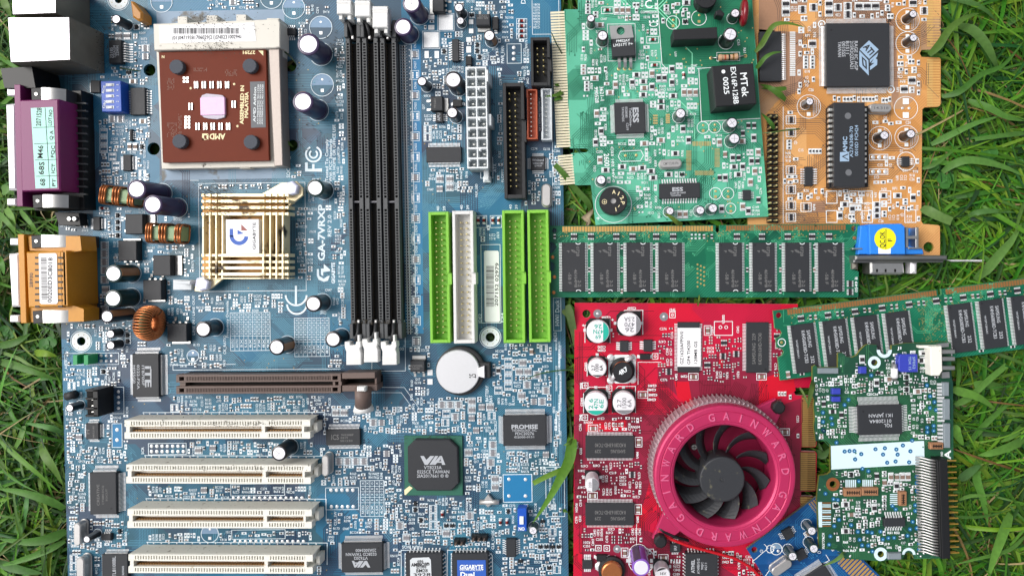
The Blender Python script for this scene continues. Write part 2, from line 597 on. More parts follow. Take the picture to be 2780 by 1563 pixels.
mat('lot_label', (104, 106, 110), 0.6, var=0.05)
mat('sink_gold', (156, 112, 56), 0.42, 0.4, var=0.12, vscale=500, speck=((40, 32, 22), 0.36, 140))
mat('sink_fin', (236, 220, 182), 0.36, 0.3, var=0.06, vscale=500, speck=((45, 36, 26), 0.40, 110))
mat('nylon', (214, 216, 238), 0.45, var=0.03)
mat('plum', (118, 36, 94), 0.4, var=0.05)
mat('ochre', (196, 134, 34), 0.4, var=0.07)
mat('mint', (176, 232, 218), 0.5, var=0.03)
mat('paper', (240, 240, 242), 0.5, var=0.02)
mat('ink', (40, 40, 44), 0.6, var=0)
mat('copper', (186, 116, 72), 0.28, 0.7, var=0.2, vscale=1200)
mat('core_green', (142, 168, 130), 0.55, var=0.08)
mat('core_olive', (100, 104, 66), 0.55, var=0.15)
mat('can', (196, 194, 192), 0.34, 0.75, var=0.1, vscale=500)
mat('shield', (222, 216, 228), 0.36, 0.6, var=0.06, vscale=200)
mat('shield_dark', (118, 114, 106), 0.42, 0.35, var=0.25, vscale=150)
mat('blue_switch', (26, 80, 180), 0.38, var=0.05)
mat('vga_blue', (44, 128, 220), 0.4, var=0.04)
mat('jumper_green', (40, 150, 90), 0.4, var=0.05)
mat('amber_cap', (176, 120, 50), 0.4, var=0.1)
mat('bga_green', (44, 100, 82), 0.45, var=0.08)
mat('battery', (206, 207, 210), 0.4, 0.5, var=0.03, vscale=600, speck=((150, 150, 150), 0.28, 1500))
mat('header_orange', (176, 88, 60), 0.45, var=0.05)
mat('header_white', (205, 210, 214), 0.45, var=0.05)
mat('bios_blue', (48, 92, 180), 0.45, var=0.05)
mat('bare_board', (128, 150, 172), 0.45, var=0.15, vscale=120, speck=((96, 96, 92), 0.42, 120))
mat('soot', (66, 60, 52), 0.9, var=0.2)

# ------------------------------------------------------------------ component library (B = the board being filled)
B = None
def ecap(p, d, h, m='cap_sleeve', stripe='cap_stripe', sa=None, tip=None, vent='x', name='electrolytic_capacitor', topm='cap_top', lean=None):
    z0 = B.z
    X, Y = un(p, z0 + h)
    if lean: bx, by = X + lean[0], Y + lean[1]
    else: bx, by = X, Y
    r = d / 2
    mark(*[v for v in (min(pj(bx - r, by, z0)[0], 9999), pj(0, by + r, z0)[1], pj(bx + r, by, z0)[0], pj(0, by - r, z0)[1])], pad=2)
    sa = random.uniform(0, 6.28) if sa is None else sa
    mb = MB()
    c = min(3.0, r * 0.2)
    def mf(k, t):
        q = (t * 2 * math.pi - sa) % (2 * math.pi)
        return 1 if q < 0.9 and k < 6 else 0
    def ax(v):
        t = (v[2] - z0) / h
        return (v[0] + (bx - X) * (1 - t), v[1] + (by - Y) * (1 - t), v[2])
    mb.lathe(X, Y, [(r * 0.94, z0), (r, z0 + 2), (r * 1.0, z0 + h * 0.1), (r * .95, z0 + h * .13), (r, z0 + h * 0.17), (r, z0 + h - c), (r * 0.95, z0 + h - c * 0.3), (r * 0.82, z0 + h), (r * 0.76, z0 + h - 0.8)], 0, 28, mf, ax)
    o = mb.build(name, [m, stripe], B.root)
    t = MB()
    t.lathe(X, Y, [(r * 0.78, z0 + h - 0.9), (r * 0.74, z0 + h - 0.5), (0, z0 + h - 0.5)], 0, 28)
    if vent and d > 20:
        a = random.uniform(0, 1.57)
        for q in (a, a + 1.57) if vent == 'x' else (a,):
            t.strip([(X - r * .6 * math.cos(q), Y - r * .6 * math.sin(q)), (X + r * .6 * math.cos(q), Y + r * .6 * math.sin(q))], 0.8, z0 + h - 0.35 + zj() * .1, 1)
    t.build('capacitor_top', [topm, 'smd_grey'], o)
    B.circ(pj(bx, by, z0), r + 2.2, 1.3)
    return o

def can_cap(p, d, h, print_m, arc, lines, ang=0, name='surface_mount_capacitor', base='black', tabs=90):
    """aluminium can on a chamfered black base with a coloured polarity segment and printing"""
    z0 = B.z
    X, Y = un(p, z0 + h); r = d / 2
    q = pj(X, Y, z0)
    mark(q[0] - r - 3, q[1] - r - 3, q[0] + r + 3, q[1] + r + 3, pad=3)
    mb = MB()
    e = r * 1.06
    pts = [(-e, -e), (e, -e), (e, e), (-e, e)]
    ta = math.radians(tabs)
    def rot(x, y): return (X + x * math.cos(ta) - y * math.sin(ta), Y + x * math.sin(ta) + y * math.cos(ta))
    c = e * 0.35
    mb.poly([rot(*v) for v in [(-e, -e), (e - c, -e), (e, -e + c), (e, e - c), (e - c, e), (-e, e)]], z0 + 0.5, z0 + 8, 0)
    o = mb.build(name, [base], B.root)
    b = MB()
    b.lathe(X, Y, [(r * .96, z0 + 8), (r * .96, z0 + 11), (r * .90, z0 + 13), (r, z0 + 16), (r, z0 + h - 2), (r * .93, z0 + h), (0, z0 + h)], 0, 30)
    b.build('aluminium_can', ['steel_white'], o)
    t = MB()
    a0, a1 = math.radians(arc[0]), math.radians(arc[1])
    P = [(X + r * .93 * math.cos(a0 + (a1 - a0) * i / 12), Y + r * .93 * math.sin(a0 + (a1 - a0) * i / 12)) for i in range(13)]
    t.flat(P, z0 + h + 0.3, 1 if print_m != 'ink' else 2)
    for i, (st, off, w) in enumerate(lines):
        aa = math.radians(ang)
        oy = off * r
        t.textw(st, X - oy * -math.sin(aa) * -1, Y + oy * math.cos(aa), w * r, r * 0.36, ang, 0 if print_m == 'ink' else 1, z0 + h + 0.45)
    t.build('polarity_mark', ['ink', print_m, 'smd_grey'], o)
    for s_ in (-1, 1):
        a = rot(s_ * (e + 2), 0)
        ff = Fr(a[0], a[1], ta)
        B.pads.box(ff, -5, -4, 5, 4, z0, z0 + 2.2, 0)
    return o

GW = lambda L, h: [(0, h), (L * 0.3, h), (L * 0.55, 1.6), (L, 1.4)]
def chip(x0, y0, x1, y1, h=13, pins=(0, 0, 0, 0), plen=9, pw=None, m='chip', name='integrated_circuit', a=None, texts=(), tm='chipmark',
         dot=None, inset=4, pinm='tin', dots=True, lift=0, gw=None, tz=0.35):
    """flat package; x0..y1 = survey rectangle of its top; pins = counts on top, right, bottom, left sides"""
    a = B.rot if a is None else a
    z0 = B.z + lift; zt = z0 + h
    k = (D - zt) / D
    f = fr(((x0 + x1) / 2, (y0 + y1) / 2), zt, a)
    hx, hy = (x1 - x0) / 2 * k, (y1 - y0) / 2 * k
    mb = MB()
    mb.box(f, -hx, -hy, hx, hy, z0 + 1, zt, 0, bev=min(1.2, h * .2))
    if dot:
        c = f(-hx + dot[0] * 2 * hx, -hy + dot[1] * 2 * hy)
        mb.lathe(c[0], c[1], [(3, zt + 0.05), (2.6, zt + 0.2), (0, zt + .2)], 1, 10)
    o = mb.build(name, [m, 'chip_dark'], B.root)
    pb = MB()
    hp = h * 0.55 + z0 - z0
    g = (gw or GW)(plen, z0 + hp)
    g = [(d_, z_ if z_ > z0 + 2 else z0 + 1.0) for d_, z_ in g]
    for side, n in enumerate(pins):
        if not n: continue
        L = (hx if side in (0, 2) else hy) * 2 - inset * 2
        for i in range(n):
            t = -L / 2 + L * (i + 0.5) / n if n > 1 else 0
            w = pw or max(0.9, L / n * 0.5)
            if side == 0: pb.ribbon(f, t, -hy, 0, -1, g, w)
            if side == 2: pb.ribbon(f, t, hy, 0, 1, g, w)
            if side == 1: pb.ribbon(f, hx, t, 1, 0, g, w)
            if side == 3: pb.ribbon(f, -hx, t, -1, 0, g, w)
    pb.build('leads', [pinm], o)
    if texts:
        t = MB()
        for T in texts:
            t.text(T[0], T[1], zt, T[2], T[3], T[4] + math.degrees(a), 0, zt + tz, bold=(len(T) > 5 and T[5]))
        t.build('printed_marking', [tm], o)
    ex = plen if pins[1] or pins[3] else 1; ey = plen if pins[0] or pins[2] else 1
    markw(f, -hx - ex, -hy - ey, hx + ex, hy + ey, z0)
    return o, f, hx, hy

def legs_j(L, z): return [(-1, z + 3), (1.5, z + 2.5), (2.5, B.z + 1)]

def dpak(x0, y0, x1, y1, tabside, h=24, m='chip', lines=(), tablen=14, leglen=16):
    """power transistor lying flat: metal tab on one side, two legs on the other"""
    z0 = B.z; zt = z0 + h; k = (D - zt) / D
    f = fr(((x0 + x1) / 2, (y0 + y1) / 2), zt, B.rot)
    hx, hy = (x1 - x0) / 2 * k, (y1 - y0) / 2 * k
    mb = MB(); mb.box(f, -hx, -hy, hx, hy, z0 + 1, zt, 0, bev=1.5)
    o = mb.build('power_transistor', [m], B.root)
    dx, dy = {'r': (1, 0), 'l': (-1, 0), 't': (0, -1), 'b': (0, 1)}[tabside]
    t = MB()
    if dx: t.box(f, min(dx * hx, dx * (hx + tablen)), -hy * .97, max(dx * hx, dx * (hx + tablen)), hy * .97, z0 + .5, z0 + 5, 0, bev=1)
    else: t.box(f, -hx * .97, min(dy * hy, dy * (hy + tablen)), hx * .97, max(dy * hy, dy * (hy + tablen)), z0 + .5, z0 + 5, 0, bev=1)
    t.build('metal_tab', ['steel'], o)
    for s_ in (-1, 0, 1):
        g = MB(); L = leglen if s_ else 5
        q = s_ * .62
        if dx: g.ribbon(f, -dx * hx, q * hy, -dx, 0, [(0, z0 + 10), (4, z0 + 10), (8 if s_ else 5, z0 + (2 if s_ else 9)), (L, z0 + (1.6 if s_ else 8))], 6)
        else: g.ribbon(f, q * hx, -dy * hy, 0, -dy, [(0, z0 + 10), (4, z0 + 10), (8 if s_ else 5, z0 + (2 if s_ else 9)), (L, z0 + (1.6 if s_ else 8))], 6)
        g.build('leg', ['steel'], o)
    if lines:
        tt = MB()
        for T in lines: tt.text(T[0], T[1], zt, T[2], T[3], T[4], 0, zt + .3)
        tt.build('printed_marking', ['chipmark_dim'], o)
    e = 16
    markw(f, -hx - (e if dx else 0), -hy - (e if dy else 0), hx + (e if dx else 0), hy + (e if dy else 0), z0)
    return o

def crystal(p, w, h, z=20, a=None, lab=None, lie=False):
    """oval crystal can: p centre, w x h survey size of its top"""
    a = B.rot if a is None else a
    z0 = B.z; zt = z0 + z; k = (D - zt) / D
    f = fr(p, zt, a); hx, hy = w / 2 * k, h / 2 * k
    r = min(hx, hy)
    def oval(g):
        P = []
        for i in range(24):
            t = 2 * math.pi * i / 24
            cx = (hx - r) * (1 if math.cos(t) > 0 else -1); cy = (hy - r) * (1 if math.sin(t) > 0 else -1)
            P.append(f(cx + (r + g) * math.cos(t), cy + (r + g) * math.sin(t)))
        return P
    mb = MB()
    mb.poly(oval(2.0), z0 + .5, z0 + 4, 0, bev=.8)
    mb.poly(oval(0), z0 + 4, zt, 0, bev=2.5)
    o = mb.build('crystal_can', ['can'], B.root)
    if lab:
        t = MB(); t.text(lab, p, zt, w * .7 if w > h else h * .7, min(w, h) * .3, math.degrees(a) + (0 if w > h else 90), 0, zt + .3)
        t.build('printed_marking', ['chipmark_dim'], o)
    markw(f, -hx - 2, -hy - 2, hx + 2, hy + 2, z0)
    return o

def merge_pool(key, mats, mb, area):
    B.pool.setdefault(key, (mats, []))[1].append((area, mb))

def smd(x, y, kind, vert=False, body=None):
    """small part centred at survey point; returns half size incl. outline"""
    z0 = B.z; a = B.rot + (math.pi / 2 if vert else 0)
    f = fr((x, y), z0, a)
    mb = MB()
    if kind == 'r':       # chip resistor / capacitor
        s_ = B.fine
        mb.box(f, -6 * s_, -3 * s_, -3.2 * s_, 3 * s_, z0 + .4, z0 + 3.2, 1); mb.box(f, 3.2 * s_, -3 * s_, 6 * s_, 3 * s_, z0 + .4, z0 + 3.2, 1)
        mb.box(f, -3.2 * s_, -2.8 * s_, 3.2 * s_, 2.8 * s_, z0 + .4, z0 + 3, 0)
        tan = body or random.choice(('smd_body', 'smd_body', 'smd_tan'))
        merge_pool('chip_capacitor' if tan == 'smd_tan' else 'chip_resistor', [tan, 'tin'], mb, random.uniform(70, 74)); ox, oy = 8.5 * s_, 5 * s_
    elif kind == 'R':     # larger
        mb.box(f, -9, -5, -5, 5, z0 + .4, z0 + 5, 1); mb.box(f, 5, -5, 9, 5, z0 + .4, z0 + 5, 1)
        mb.box(f, -5, -4.8, 5, 4.8, z0 + .4, z0 + 4.8, 0)
        tan = body or random.choice(('smd_body', 'smd_grey', 'smd_tan'))
        merge_pool('large_chip_resistor' if tan != 'smd_tan' else 'large_chip_capacitor', [tan if tan != 'smd_grey' else 'smd_body', 'tin'], mb, 180); ox, oy = 11.5, 7.5
    elif kind == 'a':     # resistor network, four leads a side
        mb.box(f, -8.5, -4.2, 8.5, 4.2, z0 + .4, z0 + 4, 0)
        for i in range(4):
            q = -6.3 + 4.2 * i
            mb.box(f, q - 1.3, -8.5, q + 1.3, -4, z0 + .2, z0 + 3, 1); mb.box(f, q - 1.3, 4, q + 1.3, 8.5, z0 + .2, z0 + 3, 1)
        b_ = body or random.choice(('smd_body', 'smd_body', 'smd_grey'))
        merge_pool('resistor_network', ['smd_body' if b_ != 'smd_grey' else 'smd_body', 'tin'] if body is None else [body, 'tin'], mb, 280); ox, oy = 11, 11
    elif kind == 'p':     # empty pads
        e = B.fine
        for s_ in (-1, 1): B.pads.box(f, (s_ * 5 - 2.4) * e, -2.6 * e, (s_ * 5 + 2.4) * e, 2.6 * e, z0, z0 + .8, 0)
        ox, oy = 9.5 * e, 5 * e
    elif kind == 'P':     # empty network pads
        for i in range(4):
            q = -6.3 + 4.2 * i
            for s_ in (-1, 1): B.pads.box(f, q - 1.3, s_ * 6 - 2.6, q + 1.3, s_ * 6 + 2.6, z0, z0 + .8, 0)
        ox, oy = 11, 11
    elif kind == 't':     # three-legged transistor
        mb.box(f, -6, -3.5, 6, 3.5, z0 + 1, z0 + 6, 0, bev=1)
        mb.box(f, -5, 3.5, -2.5, 7, z0 + .4, z0 + 2, 1); mb.box(f, 2.5, 3.5, 5, 7, z0 + .4, z0 + 2, 1); mb.box(f, -1.3, -7, 1.3, -3.5, z0 + .4, z0 + 2, 1)
        merge_pool('small_transistor', ['chip_dark', 'tin'], mb, 150); ox, oy = 8, 8.5
    elif kind == 'd':     # red glass diode on pads
        B.pads.box(f, -10, -4, -5, 4, z0, z0 + .8, 0); B.pads.box(f, 5, -4, 10, 4, z0, z0 + .8, 0)
        n = 8; rr = 4
        def cyl(xa, xb, r_, m_):
            vs = []
            for xx in (xa, xb):
                for i in range(n):
                    t = 2 * math.pi * i / n; q = f(xx, r_ * math.cos(t)); vs.append((q[0], q[1], z0 + 4.5 + r_ * math.sin(t)))
            mb.add(vs, [(i, (i + 1) % n, n + (i + 1) % n, n + i) for i in range(n)] + [tuple(range(n)), tuple(range(n, 2 * n))], m_, False)
        cyl(-8, -4.5, 4.2, 1); cyl(4.5, 8, 4.2, 1); cyl(-4.5, 4.5, 3.8, 0)
        cyl(-3.5, -1.5, 4.0, 2)
        merge_pool('glass_diode', ['glass_red', 'tin', 'black'], mb, 190); ox, oy = 13, 7
    if vert: ox, oy = oy, ox
    return ox, oy

LBL = ['R707', 'R706', 'C274', 'C273', 'RN163', 'BC286', 'R380', 'C149', 'R163', 'Q17', 'R145', 'RN157', 'BC124', 'BC122', 'R173', 'CN47', 'EC272', 'R174', 'C151', 'R309', 'R398', 'RN176', 'BC11', 'R121']
def scatter(rect, n, kinds='rrrRaappPt', text=0.35, outline=0.85, vert=0.5, run=4, lblset=LBL, tw=20, th=6.5, area=None):
    """rows of like parts with their outlines and reference legends, packed into the free room of rect"""
    x0, y0, x1, y1 = rect
    AR = area or B.outline
    inn = lambda x, y, ox, oy: all(inpoly(x + a * (ox + 3), y + b * (oy + 3), AR) for a in (-1, 1) for b in (-1, 1))
    for _ in range(int(n * B.dense)):
        v = random.random() < vert
        if random.random() < text:
            ox, oy = (th / 2 + 1, tw / 2 + 1) if v else (tw / 2 + 1, th / 2 + 1)
            x = random.uniform(x0 + ox, x1 - ox); y = random.uniform(y0 + oy, y1 - oy)
            for q in range(random.randint(1, 3)):
                if not free(x - ox, y - oy, x + ox, y + oy): break
                if not inn(x, y, ox, oy): break
                st = random.choice(lblset)
                B.txt(st, (x, y), tw * len(st) / 4.5, th, random.choice((90, -90)) if v else random.choice((0, 180)))
                mark(x - ox, y - oy, x + ox, y + oy, 0)
                if v: x += 2 * ox + 1
                else: y += 2 * oy + 1
                if x + ox > x1 or y + oy > y1: break
            continue
        kd = random.choice(kinds)
        g = {'r': (8.5, 5), 'R': (11.5, 7.5), 'a': (11, 11), 'p': (9.5, 5), 'P': (11, 11), 't': (8, 8.5), 'd': (13, 7)}[kd]
        if kd in 'rp': g = (g[0] * B.fine, g[1] * B.fine)
        ox, oy = (g[1], g[0]) if v else g
        if x1 - x0 < 2 * ox or y1 - y0 < 2 * oy: continue
        x = round(random.uniform(x0 + ox, x1 - ox) / 3) * 3; y = round(random.uniform(y0 + oy, y1 - oy) / 3) * 3
        alongx = (ox < oy) if kd != 'a' else random.random() < .5
        b_ = random.choice(('smd_body', 'smd_body', 'smd_tan')) if kd in 'rR' else None
        for q in range(random.randint(1, run)):
            if not free(x - ox, y - oy, x + ox, y + oy): break
            if not inn(x, y, ox, oy): break
            smd(x, y, kd, v, b_)
            if random.random() < outline: B.rect(x - ox + 1, y - oy + 1, x + ox - 1, y + oy - 1, B.ow)
            mark(x - ox, y - oy, x + ox, y + oy, 0)
            if alongx: x += 2 * ox + .5
            else: y += 2 * oy + .5
            if x + ox > x1 or y + oy > y1: break

def header(TL, BL, TR, zh, wall, m, rows, cols, pin0, pinp, pcol, pitchx, floor=14, name='ribbon_cable_header', notch=None, pinh=0.75, pinm='pin', missing=(), inner=None, label=None):
    """open box header: top outline given by three survey corners; pins as (first y, pitch, first x, x pitch) in survey px from TL"""
    z0 = B.z; zt = z0 + zh; k = (D - zt) / D
    f, L = frline(TL, BL, zt)
    W = math.hypot(TR[0] - TL[0], TR[1] - TL[1]) * k
    mb = MB()
    mb.box(f, 1, 1, W - 1, L - 1, z0 + .5, z0 + floor, 1 if inner else 0)
    mb.box(f, 0, 0, wall, L, z0 + .5, zt, 0, bev=.8)
    if notch:
        n0, n1 = notch[0] * k, notch[1] * k
        mb.box(f, W - wall, 0, W, n0, z0 + .5, zt, 0, bev=.8); mb.box(f, W - wall, n1, W, L, z0 + .5, zt, 0, bev=.8)
        mb.box(f, W - wall, n0, W + 3, n1, z0 + .5, zt - 12, 0)
    else: mb.box(f, W - wall, 0, W, L, z0 + .5, zt, 0, bev=.8)
    mb.box(f, wall, 0, W - wall, wall * 1.2, z0 + .5, zt - .1, 0, bev=.8)
    mb.box(f, wall, L - wall * 1.2, W - wall, L, z0 + .5, zt - .1, 0, bev=.8)
    o = mb.build(name, [m, inner or m], B.root)
    zp = z0 + zh * pinh; kp = (D - zp) / D
    # pins seen at their tips: survey offsets from TL
    pb = MB()
    ux = ((TR[0] - TL[0]) / math.hypot(TR[0] - TL[0], TR[1] - TL[1]), (TR[1] - TL[1]) / math.hypot(TR[0] - TL[0], TR[1] - TL[1]))
    LL = math.hypot(BL[0] - TL[0], BL[1] - TL[1]); uy = ((BL[0] - TL[0]) / LL, (BL[1] - TL[1]) / LL)
    for i in range(rows):
        for j in range(cols):
            if (i, j) in missing: continue
            qx = pcol + pitchx * j; qy = pin0 + pinp * i
            P = (TL[0] + ux[0] * qx + uy[0] * qy, TL[1] + ux[1] * qx + uy[1] * qy)
            ff = fr(P, zp, f.a)
            pb.box(ff, -1.7, -1.7, 1.7, 1.7, z0 + floor, zp, 0, bev=.7)
    pb.build('contact_pins', [pinm], o)
    markw(f, -1, -1, W + 1, L + 1, z0)
    return o
# ================================================================== MAINBOARD
pcb_mat('pcb_blue', [((54, 80, 100), 0), ((48, 94, 116), 0.30), ((40, 106, 138), 0.52), ((62, 78, 98), 0.66), ((50, 90, 106), 0.84)], 42, 0.34, fine=(70, 124, 158))
mat('pcb_blue_edge', (40, 92, 112), 0.6, var=0.2)
mat('trace_light', (78, 136, 160), 0.35, var=0.0)
mat('trace_dark', (34, 54, 82), 0.35, var=0.0)
mat('pour_bright', (34, 116, 164), 0.35, var=0.05)
mat('pour_slate', (86, 94, 122), 0.35, var=0.05)
mat('via_gold', (170, 150, 90), 0.4, 0.4, var=0)
ml = lambda y: 141.8 + .0273 * y
mr_ = lambda y: 1522.6 + .0134 * y
mb_out = [(ml(-60), -60), (mr_(-60), -60), (mr_(1640), 1640), (ml(1640), 1640)]
mh = [(322, 0, 10), (221, 925.7, 11.6), (1331, 915, 12.5), (406, 190.6, 16.5), (417, 404, 17), (788, 178.7, 17), (792.5, 395, 16)]
B = MBD = Board('motherboard', mb_out, 0.0, 'pcb_blue', 'pcb_blue_edge',
                'large blue computer motherboard with white, green and brown slots lying on grass at the left', 'motherboard', mh, rot=0.012, silk='silk_blue', group=None)
B.fine = .74; B.dense = 7
for hx, hy, hr in mh: mark(hx - hr, hy - hr, hx + hr, hy + hr)
for i in (0, 1, 2):
    X, Y = un(mh[i][:2], 0); hr = mh[i][2]
    n = 28
    vs = [(X + r * math.cos(2 * math.pi * j / n), Y + r * math.sin(2 * math.pi * j / n), 0.8) for r in (hr, 26) for j in range(n)]
    B.pads.add(vs, [(j, n + j, n + (j + 1) % n, (j + 1) % n) for j in range(n)], 3)
    for j in range(8): B.dot(pj(X + 19 * math.cos(j * .785 + .4), Y + 19 * math.sin(j * .785 + .4), 0), 1.6, 4, 1.2)
    B.circ(mh[i][:2], 29, 1.6); mark(mh[i][0] - 30, mh[i][1] - 30, mh[i][0] + 30, mh[i][1] + 30)

# ---- dual DIMM slots (three)
def dimm(p0, p1, w, lx=None):
    zt = 38.0; f, L = frline(p0, p1, zt); k = (D - zt) / D; W = w * k
    mb = MB()
    z0 = 1.0; rail = W * 0.27; cent = (446 / 767.0) * L
    mb.box(f, 0, 0, W, L, z0, 16, 1)
    key0, key1 = cent - 17 * k, cent + 14 * k
    for sx in (0, 1):
        a, b = (0, rail) if sx == 0 else (W - rail, W)
        ow = 3.2
        if sx == 0: mb.box(f, a, 0, a + ow, L, 16, zt, 0, bev=.5)
        else: mb.box(f, b - ow, 0, b, L, 16, zt, 0, bev=.5)
        inn = (b - 2.0, b) if sx == 0 else (a, a + 2.0)
        mb.box(f, inn[0], 0, inn[1], L, 16, zt - .6, 0)
        y = 3.0
        while y < L - 2:
            if not (key0 - 4 < y < key1):
                mb.box(f, a + .5, y, b - .5, y + 3.3, 16, zt - .3, 0)
            y += 7.78 * k
        mb.box(f, a + .2, key0, b - .2, key1, 16, zt - .15, 0)
        mb.box(f, a + .2, -8, b - .2, 4, 16, zt, 0, bev=.5)
        mb.box(f, a + .2, L - 4, b - .2, L + 6, 16, zt, 0, bev=.5)
    mb.box(f, rail, key0 + 8, W - rail, key0 + 13, 16, zt - 6, 2, bev=2)
    o = mb.build('memory_slot', ['dimm', 'dimm_gap', 'smd_grey'], B.root)
    # gold contacts deep in the groove
    g = MB()
    y = 4.0
    while y < L - 4:
        if not (key0 < y < key1):
            g.box(f, rail + .3, y, rail + 2.2, y + 2.2, 16, 27, 0); g.box(f, W - rail - 2.2, y, W - rail - .3, y + 2.2, 16, 27, 0)
        y += 7.78 * k
    g.build('slot_contacts', ['slot_gap'], o)
    markw(f, -2, -50, W + 6, L + 50, 0)
    return o, f, L, W
latch_top = [((914, 0), (953, 38), -14), ((963, 1), (1005, 45), 0), ((1011, 17), (1053, 75), 12)]
slots = [((938, 112), (952.5, 872), 40), ((982.5, 112), (997.5, 872), 43), ((1031.5, 112), (1046.5, 872), 43)]
latch_bot = [(936, 927, 980, 990), (984, 920, 1026, 983), (1034, 927, 1077, 990)]
for i, (p0, p1, w) in enumerate(slots):
    o, f, L, W = dimm(p0, p1, w)
    # end towers
    for (ya, yb) in ((-52, -8), (L + 6, L + 46)):
        e = MB()
        e.box(f, -1, ya, 8, yb, 1, 46, 0, bev=1); e.box(f, W - 7, ya, W + 3, yb, 1, 46, 0, bev=1)
        e.box(f, 8, ya, W - 7, yb, 1, 20, 1)
        ym = ya if ya < 0 else yb - 7
        e.box(f, 8, ym, 15, ym + 7, 20, 45, 0)
        e.build('slot_tower', ['dimm', 'dimm_gap'], o)
    # latches, upper ones swung out and lower ones swung out
    for side in (0, 1):
        l = MB()
        if side == 0:
            (xa, ya), (xb, yb), _ = latch_top[i]
            zt = 74
            g = fr(((xa + xb) / 2, (ya + yb) / 2), zt, 0.0); k = (D - zt) / D
            hx, hy = (xb - xa) / 2 * k, (yb - ya) / 2 * k
            l.box(g, -hx, -hy, hx, hy, 44, zt, 0, bev=2)
            l.box(g, -hx, -hy * .7, hx, -hy * .62, 60, zt + 1, 0); l.box(g, -hx, -hy * .5, hx, -hy * .42, 60, zt + 1, 0)
            l.box(g, -hx + 3, hy, -hx + 12, hy + 12, 26, 66, 0, bev=1); l.box(g, hx - 12, hy, hx - 3, hy + 12, 26, 66, 0, bev=1)
            c = f(W / 2, -10)
            q = g(0, hy + 6)
            l.tube([(q[0], q[1], 50), ((q[0] + c[0]) / 2 + 2, (q[1] + c[1]) / 2, 44), (c[0], c[1], 38)], 4, 1, 6)
            l.box(Fr(c[0], c[1], .02), -3, -4, 3, 6, 30, 42, 2, bev=1)
        else:
            xa, ya, xb, yb = latch_bot[i]; zt = 70
            g = fr(((xa + xb) / 2, (ya + yb) / 2), zt, 0.02); k = (D - zt) / D
            hx, hy = (xb - xa) / 2 * k, (yb - ya) / 2 * k
            # block with a stepped, sloping head
            P = [g(-hx, -hy), g(-hx + 13, -hy), g(-hx + 15, -hy + 9), g(hx - 14, -hy + 9), g(hx - 12, -hy), g(hx - 1, -hy), g(hx, -hy + 12), g(hx - 3, -hy + 20), g(hx, -hy + 30), g(hx, hy), g(-hx + 3, hy), g(-hx + 4, -hy + 26), g(-hx, -hy + 14)]
            l.poly(P, 42, zt, 0, bev=1.2)
            for q in (.35, .52, .69): l.box(g, -hx + 4, hy * q, hx - 1, hy * q + 2, 60, zt + 1.2, 0)
            c = f(W / 2 + 3, L + 4)
            a_ = g(2, -hy + 2)
            l.tube([(a_[0], a_[1], 56), ((a_[0] + c[0]) / 2 + 3, (a_[1] + c[1]) / 2, 50), (c[0], c[1], 44)], 5, 1, 6)
            l.box(Fr(c[0], c[1], .02), -3, -8, 3, 2, 34, 46, 2, bev=1)
            l.box(g, hx - 12, -hy - 16, hx - 6, -hy + 2, 40, 60, 0, bev=1)
        l.build('latch', ['latch', 'black_soft', 'can'], o)
mark(905, -30, 1100, 20); mark(930, 870, 1100, 1000)

# ---- PCI slots (four), AGP slot
def pci(TLp, TRp):
    zt = 64.0; f, L = frrow(TLp, TRp, zt); k = (D - zt) / D; W = 51 * k
    mb = MB()
    mb.box(f, 6, 2, L - 6, W - 2, 1, 40, 0)
    x_end = L - 15; key = (L * 0.738, L * 0.756)
    for ya in (0, W * .36):
        pass
    rails = ((0, W * 0.35), (W * 0.65, W))
    for r0, r1 in rails:
        mb.box(f, 0, r0, L - (0 if r0 else 0), r0 + 3.5, 40, zt, 0, bev=.5)
        mb.box(f, 0, r1 - 4, L, r1, 40, zt, 0, bev=.5)
        mb.box(f, 0, r0 + 3.5, 17, r1 - 4, 40, zt - .1, 0); mb.box(f, L - 20, r0 + 3.5, L, r1 - 4, 40, zt - .1, 0)
        mb.box(f, key[0] - 2, r0 + 3.5, key[1] + 6, r1 - 4, 40, zt - .1, 0)
        x = 20.0
        while x < L - 22:
            if not (key[0] - 4 < x < key[1] + 4):
                mb.box(f, x, r0 + 3, x + 3.6, r1 - 3.5, 40, zt - .3, 0)
                mb.box(f, x + 3.6, r0 + 5, x + 7.2, r1 - 5, 40, 52, 1)
            x += 7.2 * k
    mb.box(f, 4, W * .35, 14, W * .65, 40, zt - .2, 0, bev=.5)
    mb.box(f, L - 22, W * .35, L - 16, W * .65, 40, zt - .2, 0); mb.box(f, key[0], W * .35, key[1], W * .65, 40, zt - .2, 0)
    mb.box(f, L - 3, W * .28, L + 8, W * .8, 1, 36, 0, bev=1)
    o = mb.build('expansion_slot', ['ivory', 'slot_gap'], B.root)
    g = MB()
    x = 16.0
    while x < L - 22:
        if not (key[0] - 2 < x < key[1] + 2):
            g.box(f, x, W * .35 + .2, x + 3.4, W * .35 + 3.8, 40, 54, 0); g.box(f, x, W * .65 - 3.8, x + 3.4, W * .65 - .2, 40, 54, 0)
        x += 7.2 * k
    g.build('slot_contacts', ['gold_contact'], o)
    d = MB(); d.box(f, 1, -.4, L - 1, 0.2, 3, 58, 0); d.build('dusty_side', ['ivory_dust'], o)
    markw(f, -2, -2, L + 8, W + 2, 0); markw(f, -2, -2, L + 8, W + 2, zt)
    q = pj(*f(8, -6), 0); q2 = pj(*f(L + 14, -6), 0); q3 = pj(*f(L + 14, W + 4), 0)
    B.line([(q[0] + 8, q[1] + 16), q, q2, q3], 1.6)
    for i in range(22): 
        p = pj(*f(26 + i * 21, -2.5), 0); B.dot(p, 2, 0, 1)
